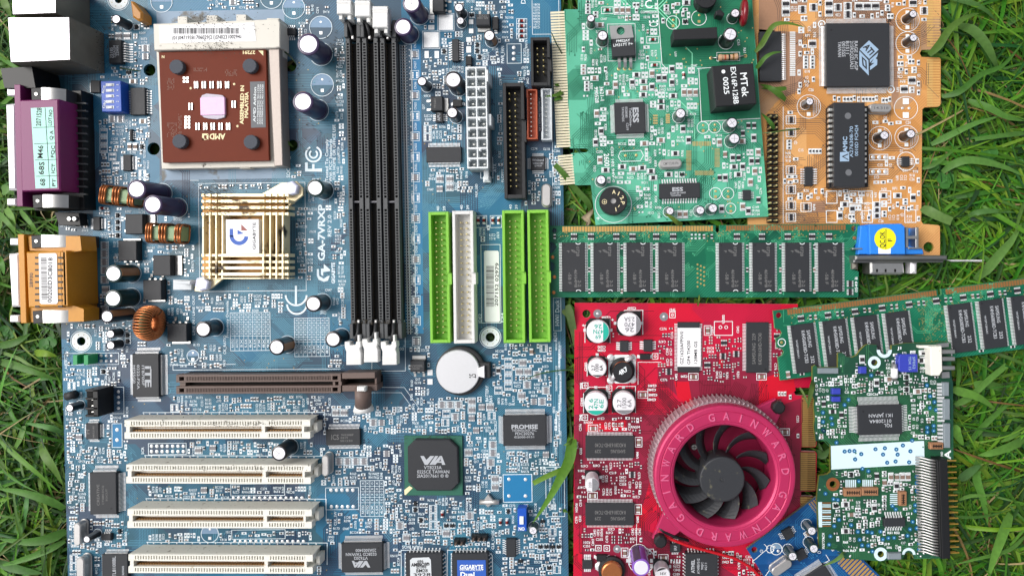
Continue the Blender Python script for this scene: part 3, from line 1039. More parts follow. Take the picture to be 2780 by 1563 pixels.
for a_, b_ in (((337.6, 1139.8), (842, 1139)), ((342.5, 1260.2), (843.7, 1262)), ((345.9, 1381.2), (846.4, 1382.6)), ((348.6, 1503.3), (849, 1505.5))):
    pci(a_, b_)

def agp():
    zt = 62.0; f, L = frrow((478, 1016.9), (925, 1014.4), zt); k = (D - zt) / D; W = 52 * k
    mb = MB()
    mb.box(f, 2, 2, L - 3, W - 2, 1, 36, 1)
    for r0, r1 in ((0, W * .4), (W * .6, W)):
        mb.box(f, 0, r0, L, r0 + 5.5, 36, zt, 0, bev=.5); mb.box(f, 0, r1 - 4.5, L, r1, 36, zt, 0, bev=.5)
        mb.box(f, 0, r0 + 5.5, 8, r1 - 4.5, 36, zt, 0); mb.box(f, 21, r0 + 5.5, 26, r1 - 4.5, 36, zt, 0)
        mb.box(f, L - 8, r0 + 5.5, L, r1 - 4.5, 36, zt, 0); mb.box(f, L - 27, r0 + 5.5, L - 22, r1 - 4.5, 36, zt, 0)
        x = 27.0
        while x < L - 28:
            mb.box(f, x, r0 + 5, x + 2.1, r1 - 4, 36, zt - .3, 0)
            x += 4.25 * k
    mb.box(f, 6, W * .4, 21, W * .6, 36, zt - 6, 0); mb.box(f, L - 22, W * .4, L - 16, W * .6, 36, zt - 3, 0); mb.box(f, L - 6, W * .4, L + 2, W * .6, 1, zt, 0)
    o = mb.build('graphics_slot', ['agp', 'deep'], B.root)
    f2, L2 = frrow((928, 1011.5), (1021, 1010), 60); W2 = 53 * k
    e = MB()
    e.box(f2, 0, 0, L2 - 3, 16, 30, 60, 0, bev=1); e.box(f2, 0, W2 - 18, L2 + 2, W2 - 2, 30, 60, 0, bev=1)
    e.box(f2, 0, 16, L2, W2 - 18, 1, 14, 1); e.box(f2, L2 - 8, 14, L2 - 2, W2 - 16, 1, 48, 0, bev=1)
    e.box(f2, 0, 1, L2 - 4, 15, 1, 30, 0); e.box(f2, 0, W2 - 17, L2, W2 - 3, 1, 30, 0)
    e.build('slot_extension', ['agp', 'deep'], o)
    # retention peg: brown barrel with white foot and white key
    X, Y = un((987, 1062), 74)
    p = MB()
    def ax(v): return v
    q0 = un((986, 1102), 44); q1 = un((986, 1056), 72)
    p.tube([(q0[0], q0[1], 44), (q1[0], q1[1], 72)], 21, 0, 20)
    p.build('retention_peg', ['agp'], o)
    g = MB()
    g.tube([(q0[0] - 0, q0[1] - 12, 40), (q0[0], q0[1] + 3, 42)], 27, 0, 20, taper=lambda t: 1 - .16 * t)
    ff = Fr(q1[0], q1[1] + 3, 0); g.box(ff, -11, -7, 11, 6, 72, 90, 0, bev=3)
    g.build('retention_key', ['latch'], o)
    markw(f, -2, -2, L + 100, W + 2, 0); markw(f, -2, -2, L + 100, W + 2, zt)
    mark(955, 1060, 1015, 1116)
    B.line([(470, 1004), (925, 1001)], 1.6); B.line([(470, 1004), (470, 990), (640, 988)], 1.4)
agp()

# ---- drive and power headers
header((1162.7, 575.4), (1168.2, 931), (1217.5, 575), 54, 7, 'ide_green', 20, 2, 28.5, 15.75, 20, 15.5, floor=18, notch=(166, 198), missing={(10, 0)})
header((1227.6, 572.7), (1232.5, 932), (1284, 572.5), 54, 7.5, 'ide_white', 20, 2, 31.5, 15.75, 22, 15.5, floor=20, notch=(168, 200), missing={(10, 0)})
header((1363, 571), (1367.2, 931), (1421.5, 570.5), 54, 7, 'ide_green', 20, 2, 29.5, 15.75, 20.5, 15.5, floor=18, notch=(168, 200), missing={(10, 0)})
header((1431, 570), (1437, 929), (1488.5, 569.5), 54, 7, 'ide_green', 20, 2, 29.5, 15.75, 20.5, 15.5, floor=18, notch=(166, 198), missing={(10, 0)})
for st, p in (('40', (1189, 566)), ('39', (1206, 566)), ('40', (1253, 563)), ('39', (1270, 563)), ('40', (1386, 562)), ('39', (1402, 562))): B.txt(st, p, 13, 7, 90)
header((1364.5, 225), (1369.5, 539), (1422, 224), 50, 8.5, 'black_soft', 17, 2, 29, 15.75, 17.5, 15.5, floor=10, name='drive_header', inner='black', missing={(2, 0)}, notch=(100, 160))
header((1440, 102), (1442, 233), (1492, 102), 50, 7, 'black_soft', 5, 2, 30, 15.9, 18, 16.2, floor=10, name='port_header', inner='black', notch=(55, 90))
def rowhdr(TL, BL, w, m, n, p0, pitch, px):
    zt = 34; f, L = frline(TL, BL, zt); k = (D - zt) / D; W = w * k
    mb = MB()
    mb.box(f, 0, 0, W, L, .5, 14, 0); mb.box(f, 0, 0, 3.5, L, 14, zt, 0, bev=.6)
    mb.box(f, W - 3.5, 0, W, L, 14, zt, 0, bev=.6); mb.box(f, 3.5, 0, W - 3.5, 3, 14, zt, 0); mb.box(f, 3.5, L - 3, W - 3.5, L, 14, zt, 0)
    mb.box(f, -1.5, 0, 0, 22, .5, zt, 0); mb.box(f, -1.5, L - 22, 0, L, .5, zt, 0)
    o = mb.build('pin_socket', [m], B.root)
    pb = MB()
    for i in range(n): pb.box(f, px - 1.6, p0 + pitch * i - 1.6, px + 1.6, p0 + pitch * i + 1.6, 14, 30, 0, bev=.7)
    pb.build('contact_pins', ['pin_silver'], o)
    markw(f, -4, -2, W + 2, L + 6, 0)
rowhdr((1430, 243), (1431.5, 378), 28, 'header_orange', 10, 12, 12.3, 10.5)
rowhdr((1470, 241), (1471.5, 380), 27.5, 'header_white', 10, 12, 12.3, 11)
def atx():
    zt = 74; f, L = frline((1263.5, 182), (1268.5, 458), zt); k = (D - zt) / D; W = 57 * k
    mb = MB(); cw = W / 2; ch = L / 10
    mb.box(f, 0, 0, W, L, 1, 44, 1)
    for j in (0, 1, 2):
        x = (0, cw - 1.8, W - 3.6)[j]; mb.box(f, x, 0, x + 3.6, L, 1, zt, 0, bev=.7)
    for i in range(11):
        y = min(max(i * ch - 2.2, 0), L - 4.4); mb.box(f, 0, y, W, y + 4.4, 1, zt - .2, 0, bev=.6)
    for i in range(10):
        for j in (0, 1):
            if (i + j) % 3 == 0:      # chamfered cells
                mb.box(f, j * cw + 3, i * ch + 2, j * cw + 8, i * ch + 7, 30, zt - 1, 0)
    mb.box(f, W, 10, W + 5, 40, 1, zt + 6, 0, bev=1); mb.box(f, W, 122, W + 9, 152, 1, zt - 8, 0, bev=1)
    mb.box(f, 36, L - 2, 50, L + 26, 1, 30, 0, bev=2); mb.box(f, 33, L + 14, 53, L + 30, 1, 24, 0, bev=3)
    o = mb.build('power_connector', ['atx', 'atx_in'], B.root)
    p = MB()
    for i in range(10):
        for j in (0, 1):
            cx, cy = cw * (j + .56), ch * (i + .52)
            p.box(f, cx - 3.5, cy - 3, cx + 3.5, cy + 3, 40, 58, 0, bev=1.5)
    p.build('contact_pins', ['pin_silver'], o)
    markw(f, -2, -2, W + 12, L + 32, 0)
atx()
B.txt('ATX', (1343, 456), 22, 9, 90); B.rect(1305, 428, 1338, 484)

# ---- processor socket and processor
def socket_():
    z1 = 30
    P = [un(p, z1) for p in ((416, 66), (760, 55), (767, 76), (768, 452), (439, 459), (424, 130))]
    mb = MB(); mb.poly(P, 1, z1, 0, bev=1)
    # hinge block along the top, clips along the bottom
    P = [un(p, 56) for p in ((415.7, 65), (755, 52), (760, 62), (760, 128), (745, 131), (418, 137))]
    mb.poly(P, 1, 56, 0, bev=2)
    for a_, b_ in (((482, 45), (508, 66)), ((560, 42), (590, 62)), ((641, 40), (668, 60)), ((724, 50), (758, 75))):
        P = [un(p, 50) for p in (a_, (b_[0], a_[1]), b_, (a_[0], b_[1]))]; mb.poly(P, 1, 50, 0, bev=1)
    for xa, xb in ((493, 521), (573, 599), (650, 679)):
        P = [un(p, 26) for p in ((xa, 440), (xb, 439), (xb, 457), (xa, 458))]; mb.poly(P, 1, 26, 0, bev=1)
    o = mb.build('processor_socket', ['socket'], B.root)
    l = MB()
    P = [un(p, 48) for p in ((726, 78), (741, 72), (757, 80), (768, 450), (744, 452))]; l.poly(P, 2, 48, 0, bev=2)
    l.build('socket_lever', ['lever'], o)
    s = MB()
    P = [un(p, 57) for p in ((431, 70), (690, 62), (695, 112), (434, 118))]; s.flat(P, 56.6, 0)
    random.seed(3)
    x = 470.0
    while x < 648:
        w = random.choice((1, 1.6, 2.4)); s.flat([un(p, 57) for p in ((x, 76.5), (x + w, 76.4), (x + w, 92), (x, 92.2))], 57.0, 1); x += w + random.choice((1.2, 1.8, 2.6))
    s.text('(01)04719331706029(21)SN0231002941', (562, 101.5), 57, 190, 10, 1, 1, 57.0)
    s.build('barcode_label', ['paper', 'ink'], o)
    # processor: brown laminate
    zc = 46
    q = [(431, 142), (721.5, 134.5), (730, 436), (442, 441.5)]
    c = MB(); P = [un(p, zc) for p in q]; c.poly(P, 36, zc, 0, bev=.4)
    cpu = c.build('processor', ['cpu'], B.root)
    fo = MB()
    for p in ((477, 180.5), (676, 178), (485, 383), (679, 385)):
        X, Y = un(p, zc + 16)
        P = [(X + (18.3 + (0.8 if j % 2 else -.5)) * math.cos(j * math.pi / 16), Y + (18.3 + (0.8 if j % 2 else -.5)) * math.sin(j * math.pi / 16)) for j in range(32)]
        g = MB(); g.poly(P, zc, zc + 14, 0, bev=1.2); g.build('foam_pad', ['foam'], cpu)
    d = MB()
    P = [un(p, 54) for p in ((543, 266), (609, 264), (610, 311), (544, 313))]; d.poly(P, zc, 54, 0, bev=.6)
    P = [un(p, 51) for p in ((548, 259), (560, 254.5), (590, 257), (604, 259), (609, 265), (544, 267))]; d.poly(P, zc, 51.2, 1, bev=.8)
    P = [un(p, 51) for p in ((546, 312), (611, 310), (609, 319), (590, 324), (565, 322), (553, 319))]; d.poly(P, zc, 51.4, 1, bev=.8)
    d.build('processor_die', ['die', 'paste'], cpu)
    t = MB()
    zz = zc + .4
    for st, p, w, h, a_ in (('ASSEMBLED IN', (657, 284.5), 105, 9.5, 89), ('MALAYSIA', (669, 286), 70, 9.5, 89), ('27291', (675, 143), 36, 9, 180), ('N', (443, 155), 8, 7, 180)):
        t.text(st, p, zc, w, h, a_ , 0, zz, bold=True)
    t.text('AMD', (590, 371), zc, 42, 15, 180, 0, zz, bold=True)
    def fl(pts): t.flat([un(p, zc) for p in pts], zz, 0)
    fl([(549, 363), (566, 363), (560, 368), (554, 368), (554, 380), (549, 380)]); fl([(549, 375), (563, 380), (549, 380)]); fl([(561, 369), (566, 365), (566, 380), (561, 376)])
    fl([(701, 138), (715, 138), (715, 152)])
    t.build('printed_marking', ['cpu_print'], cpu)
    c2 = MB(); B_ = B
    kk = (D - zc) / D
    for (x0, n, dx, y) in ((534, 5, 21, 231.5), (538, 5, 20.7, 344)):
        for i in range(n):
            g = fr((x0 + i * dx, y), zc, .02)
            c2.box(g, -5, -9, -2.2, 9, zc, zc + 3.2, 0); c2.box(g, 2.2, -9, 5, 9, zc, zc + 3.2, 0); c2.box(g, -2.2, -9, 2.2, 9, zc, zc + 3, 1)
    for p in ((519, 290), (636, 284)):
        g = fr(p, zc, .02)
        c2.box(g, -5, -9, -2.2, 9, zc, zc + 3.2, 0); c2.box(g, 2.2, -9, 5, 9, zc, zc + 3.2, 0); c2.box(g, -2.2, -9, 2.2, 9, zc, zc + 3, 1)
    for (x, y, n) in ((505, 220, 2), (509, 335, 4)):
        for i in range(n):
            for j in (0, 1):
                g = fr((x - 4 + j * 9, y - 4 + (i - n / 2) * 9 + 6), zc, .02); c2.box(g, -2.8, -3, 2.8, 3, zc, zc + 2, 0)
    for p in ((518, 240), (636, 229), (645, 343)):
        X, Y = un(p, zc); c2.lathe(X, Y, [(3.4, zc), (2.6, zc + 1), (0, zc + 1)], 2, 10)
    c2.build('decoupling_capacitors', ['pin_silver', 'lot_label', 'cpu_print'], cpu)
    dots = MB(); random.seed(11)
    for (x0, y0, x1, y1) in ((527, 186, 562, 194), (612, 191, 645, 209), (455, 214, 473, 246), (455, 335, 480, 372), (485, 311, 494, 366)):
        for yy in np.arange(y0, y1, 3.6):
            for xx in np.arange(x0, x1, 3.4):
                if random.random() < .6:
                    X, Y = un((xx, yy), zc); dots.flat([(X - .8, Y - .8), (X + .8, Y - .8), (X + .8, Y + .8), (X - .8, Y + .8)], zc + .35, 0)
    dots.build('test_points', ['smd_tan'], cpu)
    ll = MB(); ll.poly([un(p, zc + 2) for p in ((678, 222), (718, 221), (721, 346), (681, 347))], zc, zc + .8, 0)
    ll.text('AMD Athlon', (692, 284), zc, 95, 7, 89, 1, zc + 1.2)
    for x in (701, 707, 713): ll.text('AX1700DMT3C 95117720', (x, 284), zc, 108, 4, 89, 1, zc + 1.2)
    ll.build('lot_label', ['lot_label', 'silk'], cpu)
    mark(412, 30, 772, 490)
    B.fill([(425, 32), (772, 26), (774, 486), (440, 490)], 3, B.pads) if False else B.pads.flat([un(p, 0) for p in ((425, 32), (772, 26), (776, 484), (440, 490))], .5, 5)
socket_()
B.txt('SOCKET_A', (783, 450), 66, 10, 90)
# ---- northbridge heat sink
def sink():
    zb, zt = 22, 62
    mb = MB()
    mb.poly([un(p, zb) for p in ((549, 529), (775, 529), (775, 757), (549, 757))], 3, zb, 0, bev=1)
    o = mb.build('heat_sink', ['sink_gold'], B.root)
    fn = MB()
    def q(x0, y0, x1, y1, top=zt): fn.poly([un(p, top) for p in ((x0, y0), (x1, y0), (x1, y1), (x0, y1))], zb - .5, top, 0, bev=.4)
    cutsL = [546, 552, 569, 586, 602]; xL0, xM0, xM1, xR1 = 546, 613, 700, 783
    rows_top = [(526, 534), (542, 550.5), (559, 567.5), (576, 585)]
    rows_bot = [(688.5, 697.5), (706.5, 715), (723, 731.5), (739.5, 748.5), (753.5, 757)]
    for r0, r1 in rows_top + rows_bot:
        q(608, r0, 712, r1)
        for x0, x1 in ((547, 554.6), (565.8, 571.8), (583.4, 588.6), (600, 608)): q(x0, r0, x1, r1)
        for x0, x1 in ((711, 718), (730, 736), (747, 753), (764, 770), (779, 783)): q(x0, r0, x1, r1)
        # thin bridge walls between the posts
        q(554, r0 + 1, 779, r1 - 1, zt - 3)
    for x in (549, 567, 584, 601.5): q(x, 585, x + 4.2, 688.5)
    for x in (712.5, 731, 748, 765): q(x, 585, x + 4.2, 688.5)
    for x in (565.8, 583.4, 600, 711, 730, 747, 764): q(x + .6, 697.5, x + 5, 754, zt - 1.2)
    fn.build('fins', ['sink_fin'], o)
    lb = MB()
    f = fr((656, 641.5), zt + 3, 0)
    lb.poly([un(p, zt + 3) for p in ((613, 596), (702, 595), (703, 688), (614, 689))], zb, zt + 3, 0, bev=.4)
    zz = zt + 3.4
    # blue ring-shaped monogram with a red wedge
    c = (649, 641)
    def arc(cx, cy, r0, r1, a0, a1, n=16):
        P = [(cx + r1 * math.cos(math.radians(a0 + (a1 - a0) * i / n)), cy + r1 * math.sin(math.radians(a0 + (a1 - a0) * i / n))) for i in range(n + 1)]
        Q = [(cx + r0 * math.cos(math.radians(a1 - (a1 - a0) * i / n)), cy + r0 * math.sin(math.radians(a1 - (a1 - a0) * i / n))) for i in range(n + 1)]
        return P + Q
    for k_ in range(10): 
        a0 = -10 + k_ * 23
    A = arc(649, 640, 15, 25.5, 5, 182, 18); n = 19
    W_ = [un(p, zt + 3) for p in A]
    for i in range(18): lb.flat([W_[i], W_[i + 1], W_[2 * n - 2 - i], W_[2 * n - 1 - i]], zz, 1)
    lb.flat([un(p, zt + 3) for p in ((623.5, 621), (633, 621), (633, 643), (623.5, 643))], zz, 1)
    lb.flat([un(p, zt + 3) for p in ((645, 624), (662, 634), (645, 636))], zz + .05, 1)
    lb.flat([un(p, zt + 3) for p in ((655, 609), (673, 626), (655, 626))], zz, 2)
    lb.text('GIGABYTE', (690, 641), zt + 3, 74, 8, 90, 3, zz)
    lb.build('maker_label', ['paper', 'bios_blue', 'glass_red', 'ink'], o)
    for pts, pc in ((((700, 532), (762, 497), (805, 492), (822, 510), (822, 530), (784, 560), (775, 535)), (789, 511)),
                    (((530, 772), (550, 752), (575, 745), (605, 757), (570, 785), (545, 792), (528, 790)), (547, 770))):
        e = MB(); e.poly([un(p, 34) for p in pts], 26, 34, 0, bev=1); e.build('mounting_ear', ['sink_fin'], o)
        X, Y = un(pc, 50)
        g = MB()
        P = [(X + 20 * math.cos(j * math.pi / 3 + .3), Y + 20 * math.sin(j * math.pi / 3 + .3)) for j in range(6)]
        g.poly(P, 34, 50, 0, bev=3); g.build('push_pin', ['nylon'], o)
    mark(540, 515, 800, 765); mark(740, 490, 830, 560); mark(520, 745, 600, 795)
sink()
B.rect(541, 497, 830, 790, 1.4); B.line([(516, 490), (540, 490)]); B.line([(828, 510), (832, 788), (540, 791)], 1.2)

# ---- rear connectors
def shell(pts, z0_, z1_, mlist, name, parent=None, bev=1.0, m=0):
    mb = MB(); mb.poly([un(p, z1_) for p in pts], z0_, z1_, m, bev=bev); return mb.build(name, mlist, parent or B.root)
def lan():
    for (pts, z, nm, lt) in (([(21, 48), (188, 47), (190.5, 163), (29, 170)], 126, 'network_port', 'P35-121-1689'), ([(32, -60), (150, -60), (152, 36), (34, 40)], 122, 'usb_port', None)):
        mb = MB(); P = [un(p, z) for p in pts]; mb.poly(P, 2, z, 1, 0, bev=1.2)
        o = mb.build(nm, ['shield', 'shield_dark'], B.root)
        ls = MB()
        a, b, c, d = pts
        ls.strip([un(p, z) for p in ((d[0] + 2, d[1] - 5), (c[0] - 2, c[1] - 5))], 1.5, z + .2, 0)
        ls.strip([un(p, z) for p in ((c[0] - 4, c[1]), (b[0] - 4, b[1]))], 1.2, z + .2, 0)
        if lt: ls.text(lt, (169, 106), z, 82, 9, -89, 1, z + .3)
        else: ls.text('L', (60, 0), z, 10, 8, 180, 1, z + .3)
        ls.build('seam', ['shield_dark', 'smd_grey'], o)
    mark(60, -90, 293, 205)
lan()
def dsub(col, name, zt, top, base_r, y0, y1, shellx, clamps, rear):
    """printer / game port stack: coloured housing, metal front shell, clamps"""
    root = empty(name, ((top[0] + top[2]) / 2, (y0 + y1) / 2), 0); root.parent = B.root
    w = WL[root.name] ; root.location = w - WL[B.root.name]
    mb = MB()
    x0, ya, x1, yb = top
    mb.poly([un(p, zt) for p in ((x0, ya), (x1, ya - 3), (x1 + 5, yb), (x0 + 6, yb + 3))], 20, zt, 0, bev=3)
    fx = un((shellx[1], 0), zt)[0]
    mb.poly([un(p, zt - 8) for p in ((shellx[1], y0), (shellx[1] + 17, y0), (shellx[1] + 24, y1), (shellx[1] + 8, y1))], 10, zt - 8, 0, bev=1)
    mb.build('housing', [col], root)
    s = MB()
    s.poly([un(p, zt - 14) for p in ((shellx[0], y0 + 53), (shellx[1] + 4, y0 + 50), (shellx[1] + 8, y1 - 44), (shellx[0] + 8, y1 - 44))], 40, zt - 14, 0, bev=6)
    s.build('plug_shell', ['steel_white'], root)
    for (cx0, cy0, cx1, cy1) in clamps:
        c = MB()
        c.poly([un(p, zt - 10) for p in ((cx0 - 28, cy0 + 2), (cx0, cy0), (cx0 + 2, cy1), (cx0 - 26, cy1 + 3))], 30, zt - 10, 1, bev=1)
        a = un((cx0, cy0), zt - 10); b = un((cx1, cy1), zt - 10)
        # rounded strap: arched strip of steel falling away to the right
        n = 8; vs = []
        for i in range(n + 1):
            t = i / n; xx = a[0] + (b[0] - a[0]) * t; zz = zt - 10 - (t ** 3) * 18
            vs += [(xx, a[1], zz), (xx, b[1], zz)]
        c.add(vs, [(2 * i, 2 * i + 1, 2 * i + 3, 2 * i + 2) for i in range(n)], 0, True)
        c.poly([(a[0], a[1]), (b[0], a[1]), (b[0], b[1]), (a[0], b[1])], 6, zt - 29, 1)
        hx = un((cx0 - 14, (cy0 + cy1) / 2), zt - 9)
        c.lathe(hx[0], hx[1], [(5, zt - 10), (4, zt - 8.5), (0, zt - 8.5)], 0, 10)
        c.build('clamp', ['steel', 'black_soft'], root)
    for sy in (y0 + 20, y1 - 12):
        n = MB(); c = un((shellx[0] + 22, sy), zt - 30)
        n.poly([(c[0] - 16, c[1] - 9), (c[0] + 8, c[1] - 9), (c[0] + 8, c[1] + 9), (c[0] - 16, c[1] + 9)], zt - 50, zt - 30, 0, bev=3); n.build('jack_screw', ['steel_white'], root)
    return root
# printer port, plum
R_ = dsub('plum', 'printer_port', 112, (52, 272, 158, 517), 254, 230, 560, (12, 38), [(112, 238, 165, 273), (116, 528, 172, 563)], None)
mb = MB()
mb.poly([un(p, 0) for p in ((120, 262), (254, 257), (262, 571), (130, 575))], 2, 46, 0, bev=1)
mb.poly([un(p, 0) for p in ((80, 212), (160, 207), (170, 262), (90, 262))], 2, 92, 0)
for i in range(13):
    y = 278 + i * 20.5
    mb.poly([un(p, 46) for p in ((176, y), (238, y + 2), (238, y + 6), (176, y + 4))], 44, 52, 1)
mb.build('rear_cover', ['black', 'dimm'], R_)
st = MB(); zl = 112.6
def lf(pts, m_, z_=zl): st.flat([un(p, 112) for p in pts], z_, m_)
lf(((84, 294), (144, 291), (156, 510), (97, 512)), 0)
for a_, b_ in (((123, 293), (136, 511)), ): st.strip([un(a_, 112), un(b_, 112)], 1.2, zl + .4, 1)
for y in (347, 391, 435, 479): st.strip([un((87 + (y - 294) * .06, y), 112), un((147 + (y - 294) * .06, y - 2), 112)], 1.2, zl + .4, 1)
for s_, p, w, h in (('2071528', (106, 318), 50, 13), ('LOT.NO', (137, 320), 44, 9), ('Q A', (140, 368), 26, 9), ('FQC', (144, 412), 34, 9), ('ICT', (145, 458), 28, 9), ('PT', (147, 496), 22, 9), ('68', (116, 495), 20, 14), ('68S', (113, 457), 36, 14), ('M46', (110, 413), 36, 14)):
    st.text(s_, p, 112, w, h, 87, 1, zl + .5)
st.build('inspection_label', ['mint', 'ink'], R_)
mark(60, 200, 266, 580)
# small metal joystick/serial shell between the two ports
shell(((147, 575), (214, 578), (219, 612), (160, 612)), 2, 30, ['black'], 'port_foot')
for i in range(2):
    X0, Y0 = un((190 + i * 14, 594), 32); m_ = MB(); m_.lathe(X0, Y0, [(7, 30), (7, 34), (5, 36), (0, 36)], 0, 12); m_.build('solder_lug', ['steel'], B.root)
# game port, ochre
R_ = dsub('ochre', 'game_port', 113, (70, 684, 166, 832), 262, 636, 877, (20, 48), [(112, 638, 196, 671), (116, 842, 204, 876)], None)
mb = MB()
mb.poly([un(p, 0) for p in ((140, 646), (262, 644), (266, 868), (146, 872))], 2, 60, 0)
mb.poly([un(p, 112) for p in ((170, 680), (180, 680), (184, 830), (174, 830))], 2, 112, 0, bev=1)
mb.poly([un(p, 113) for p in ((60, 640), (204, 640), (208, 680), (180, 684), (66, 680))], 40, 96, 0)
mb.poly([un(p, 113) for p in ((60, 832), (180, 828), (214, 840), (214, 874), (70, 876))], 40, 96, 0)
mb.poly([un((x, y), 112) for x, y in ((158, 684), (176, 684), (180, 828), (162, 828))], 30, 112, 0)
mb.build('rear_cover', ['ochre'], R_)
mb = MB()
for i in range(9):
    y = 697 + i * 16.5
    for x in (95, 157): mb.poly([un(p, 113.5) for p in ((x, y), (x + 12, y), (x + 12, y + 5), (x, y + 5))], 100, 113.6, 0)
mb.build('vent_slots', ['black'], R_)
st = MB(); zl = 114.2
st.poly([un(p, 114) for p in ((105, 690), (109, 688), (150, 687), (154, 691), (157, 820), (153, 825), (112, 825), (108, 821))], 112, zl, 0)
random.seed(5); y = 700.0
while y < 812:
    w = random.choice((.9, 1.4, 2.2)); st.flat([un(p, 114) for p in ((111 + (y - 700) * .02, y), (127 + (y - 700) * .02, y), (127 + (y - 700) * .02, y + w), (111 + (y - 700) * .02, y + w))], zl + .4, 1); y += w + random.choice((1.1, 1.6, 2.3))
st.text('0020ED3C8018', (136, 760), 114, 122, 11, 89, 1, zl + .4)
st.text('2B930', (84, 760), 114, 40, 8, 89, 2, zl - .5)
st.build('barcode_label', ['paper', 'ink', 'agp'], R_)
mark(60, 630, 270, 876)

# ---- electrolytic capacitors: (tile point of the top, diameter, height, sleeve, lean)
for p, d, h, m_, sa in (
    (A0(1140, 190), 25, 48, 'cap_sleeve', None), (A1(495, 435), 58, 88, 'cap_purple', 1.3), (A1(442, 1000), 54, 100, 'cap_purple', 1.3),
    (A1(1510, 35), 48, 88, 'cap_purple', 1.0), (A1(1428, 265), 48, 64, 'cap_purple', 1.5), (A1(1975, 75), 25, 50, 'cap_sleeve', None),
    (A1(1990, 205), 22, 24, 'cap_sleeve', None), (A1(2275, 350), 31, 48, 'cap_sleeve', None), (A1(1612, 800), 26, 58, 'cap_sleeve', 0),
    (A1(1920, 785), 46, 76, 'cap_sleeve', 1.2), (A1(1910, 1108), 31, 56, 'cap_sleeve', None), (B1(562, 400), 46, 66, 'cap_green', 1.6),
    (B0(1340, 412), 50, 108, 'cap_purple', 2.0), (B0(1500, 562), 50, 108, 'cap_purple', 2.0), (B0(1112, 1242), 47, 74, 'cap_green', None),
    (C0(1108, 38), 47, 74, 'cap_green', None), (C0(1050, 213), 34, 88, 'cap_sleeve', 0), (C0(1082, 385), 24, 36, 'cap_sleeve', None),
    (C0(1085, 497), 24, 36, 'cap_sleeve', None), (C0(1995, 340), 43, 60, 'cap_sleeve', 1.6), (C0(682, 1112), 22, 40, 'cap_sleeve', None),
    (D0(850, 1088), 20, 42, 'cap_sleeve', None), (C1(545, 88), 44, 64, 'cap_sleeve', None), (C1(185, 515), 43, 64, 'cap_sleeve', None),
    (C1(738, 438), 43, 64, 'cap_sleeve', 1.4), (D1(207, 243), 41, 68, 'cap_sleeve', 1.8), (D2(170, 1002), 24, 32, 'cap_green', None)):
    ecap(p, d, h, m_, 'cap_stripe' if d > 30 else 'cap_stripe_grey', sa)
# fallen-over little capacitor and the black one beside the audio header
mb = MB(); a = un(C0(650, 1000), 14); b = un(C0(740, 975), 14)
mb.tube([(a[0], a[1], 12), (b[0], b[1], 12)], 11, 0, 14); mb.build('electrolytic_capacitor', ['black_soft'], B.root); mark(172, 1060, 215, 1088)
# amber dipped capacitor
mb = MB(); c = un((372, 30), 26)
mb.poly([un(p, 44) for p in ((352, 2), (362, 4), (386, 34), (386, 54), (374, 57), (358, 46))], 4, 44, 0, bev=5); mb.build('dipped_capacitor', ['amber_cap'], B.root); mark(350, 0, 395, 60)

# ---- coils
def coil_pair(p, w, h, ang, core):
    X, Y = un(p, 30); f = Fr(X, Y, math.radians(ang))
    k = (D - 30) / D; hx, hy = w / 2 * k, h / 2 * k
    mb = MB()
    mb.box(f, -hx * .86, -hy * .72, hx * .86, hy * .72, 4, 44, 0, bev=5)
    mb.box(f, -hx * .12, -hy * .3, hx * .12, hy * .3, 44, 45, 1)
    o = mb.build('wound_coil', [core, 'core_olive'], B.root)
    w_ = MB()
    for cx in (-.8, -.68, -.56, -.16, -.02, .12, .62, .74, .86):
        x = cx * hx; r = random.uniform(-1, 1)
        P = []
        for i in range(17):
            t = 2 * math.pi * i / 16
            q = f(x + r * math.sin(t) * 2 + (3 if math.cos(t) > 0 else 0), hy * .95 * math.copysign(abs(math.sin(t)) ** .5, math.sin(t)))
            P.append((q[0], q[1], 24 + 25 * math.copysign(abs(math.cos(t)) ** .5, math.cos(t))))
        w_.tube(P, 2.9, 0, 6)
    w_.build('copper_winding', ['copper'], o)
    mark(p[0] - w / 2, p[1] - h / 2, p[0] + w / 2, p[1] + h / 2)
coil_pair(B0(1175, 480), 108, 52, -6, 'core_green')
coil_pair(B0(1628, 845), 110, 54, -2, 'core_green')
def ring_coil(p):
    X, Y = un(p, 40)
    R, r = 32, 13
    mb = MB()
    P = [(X + 12, Y + R * math.cos(t), 42 + R * math.sin(t)) for t in np.linspace(0, 2 * math.pi, 33)]
    mb.tube(P, r - 3, 0, 10); o = mb.build('ring_coil', ['core_olive'], B.root)
    w = MB(); n = 34; P = []
    for i in range(n * 14 + 1):
        t = i / 14 / n * 2 * math.pi; q = i / 14 * 2 * math.pi
        if t > 6.0: break
        rr = R + (r + .5) * math.cos(q)
        P.append((X + 12 + (r + 9) * math.sin(q), Y + rr * math.cos(t - .3), 46 + rr * math.sin(t - .3)))
    w.tube(P, 2.2, 0, 5); w.build('copper_winding', ['copper'], o)
    mark(p[0] - 34, p[1] - 44, p[0] + 50, p[1] + 50)
ring_coil(C0(1440, 275))

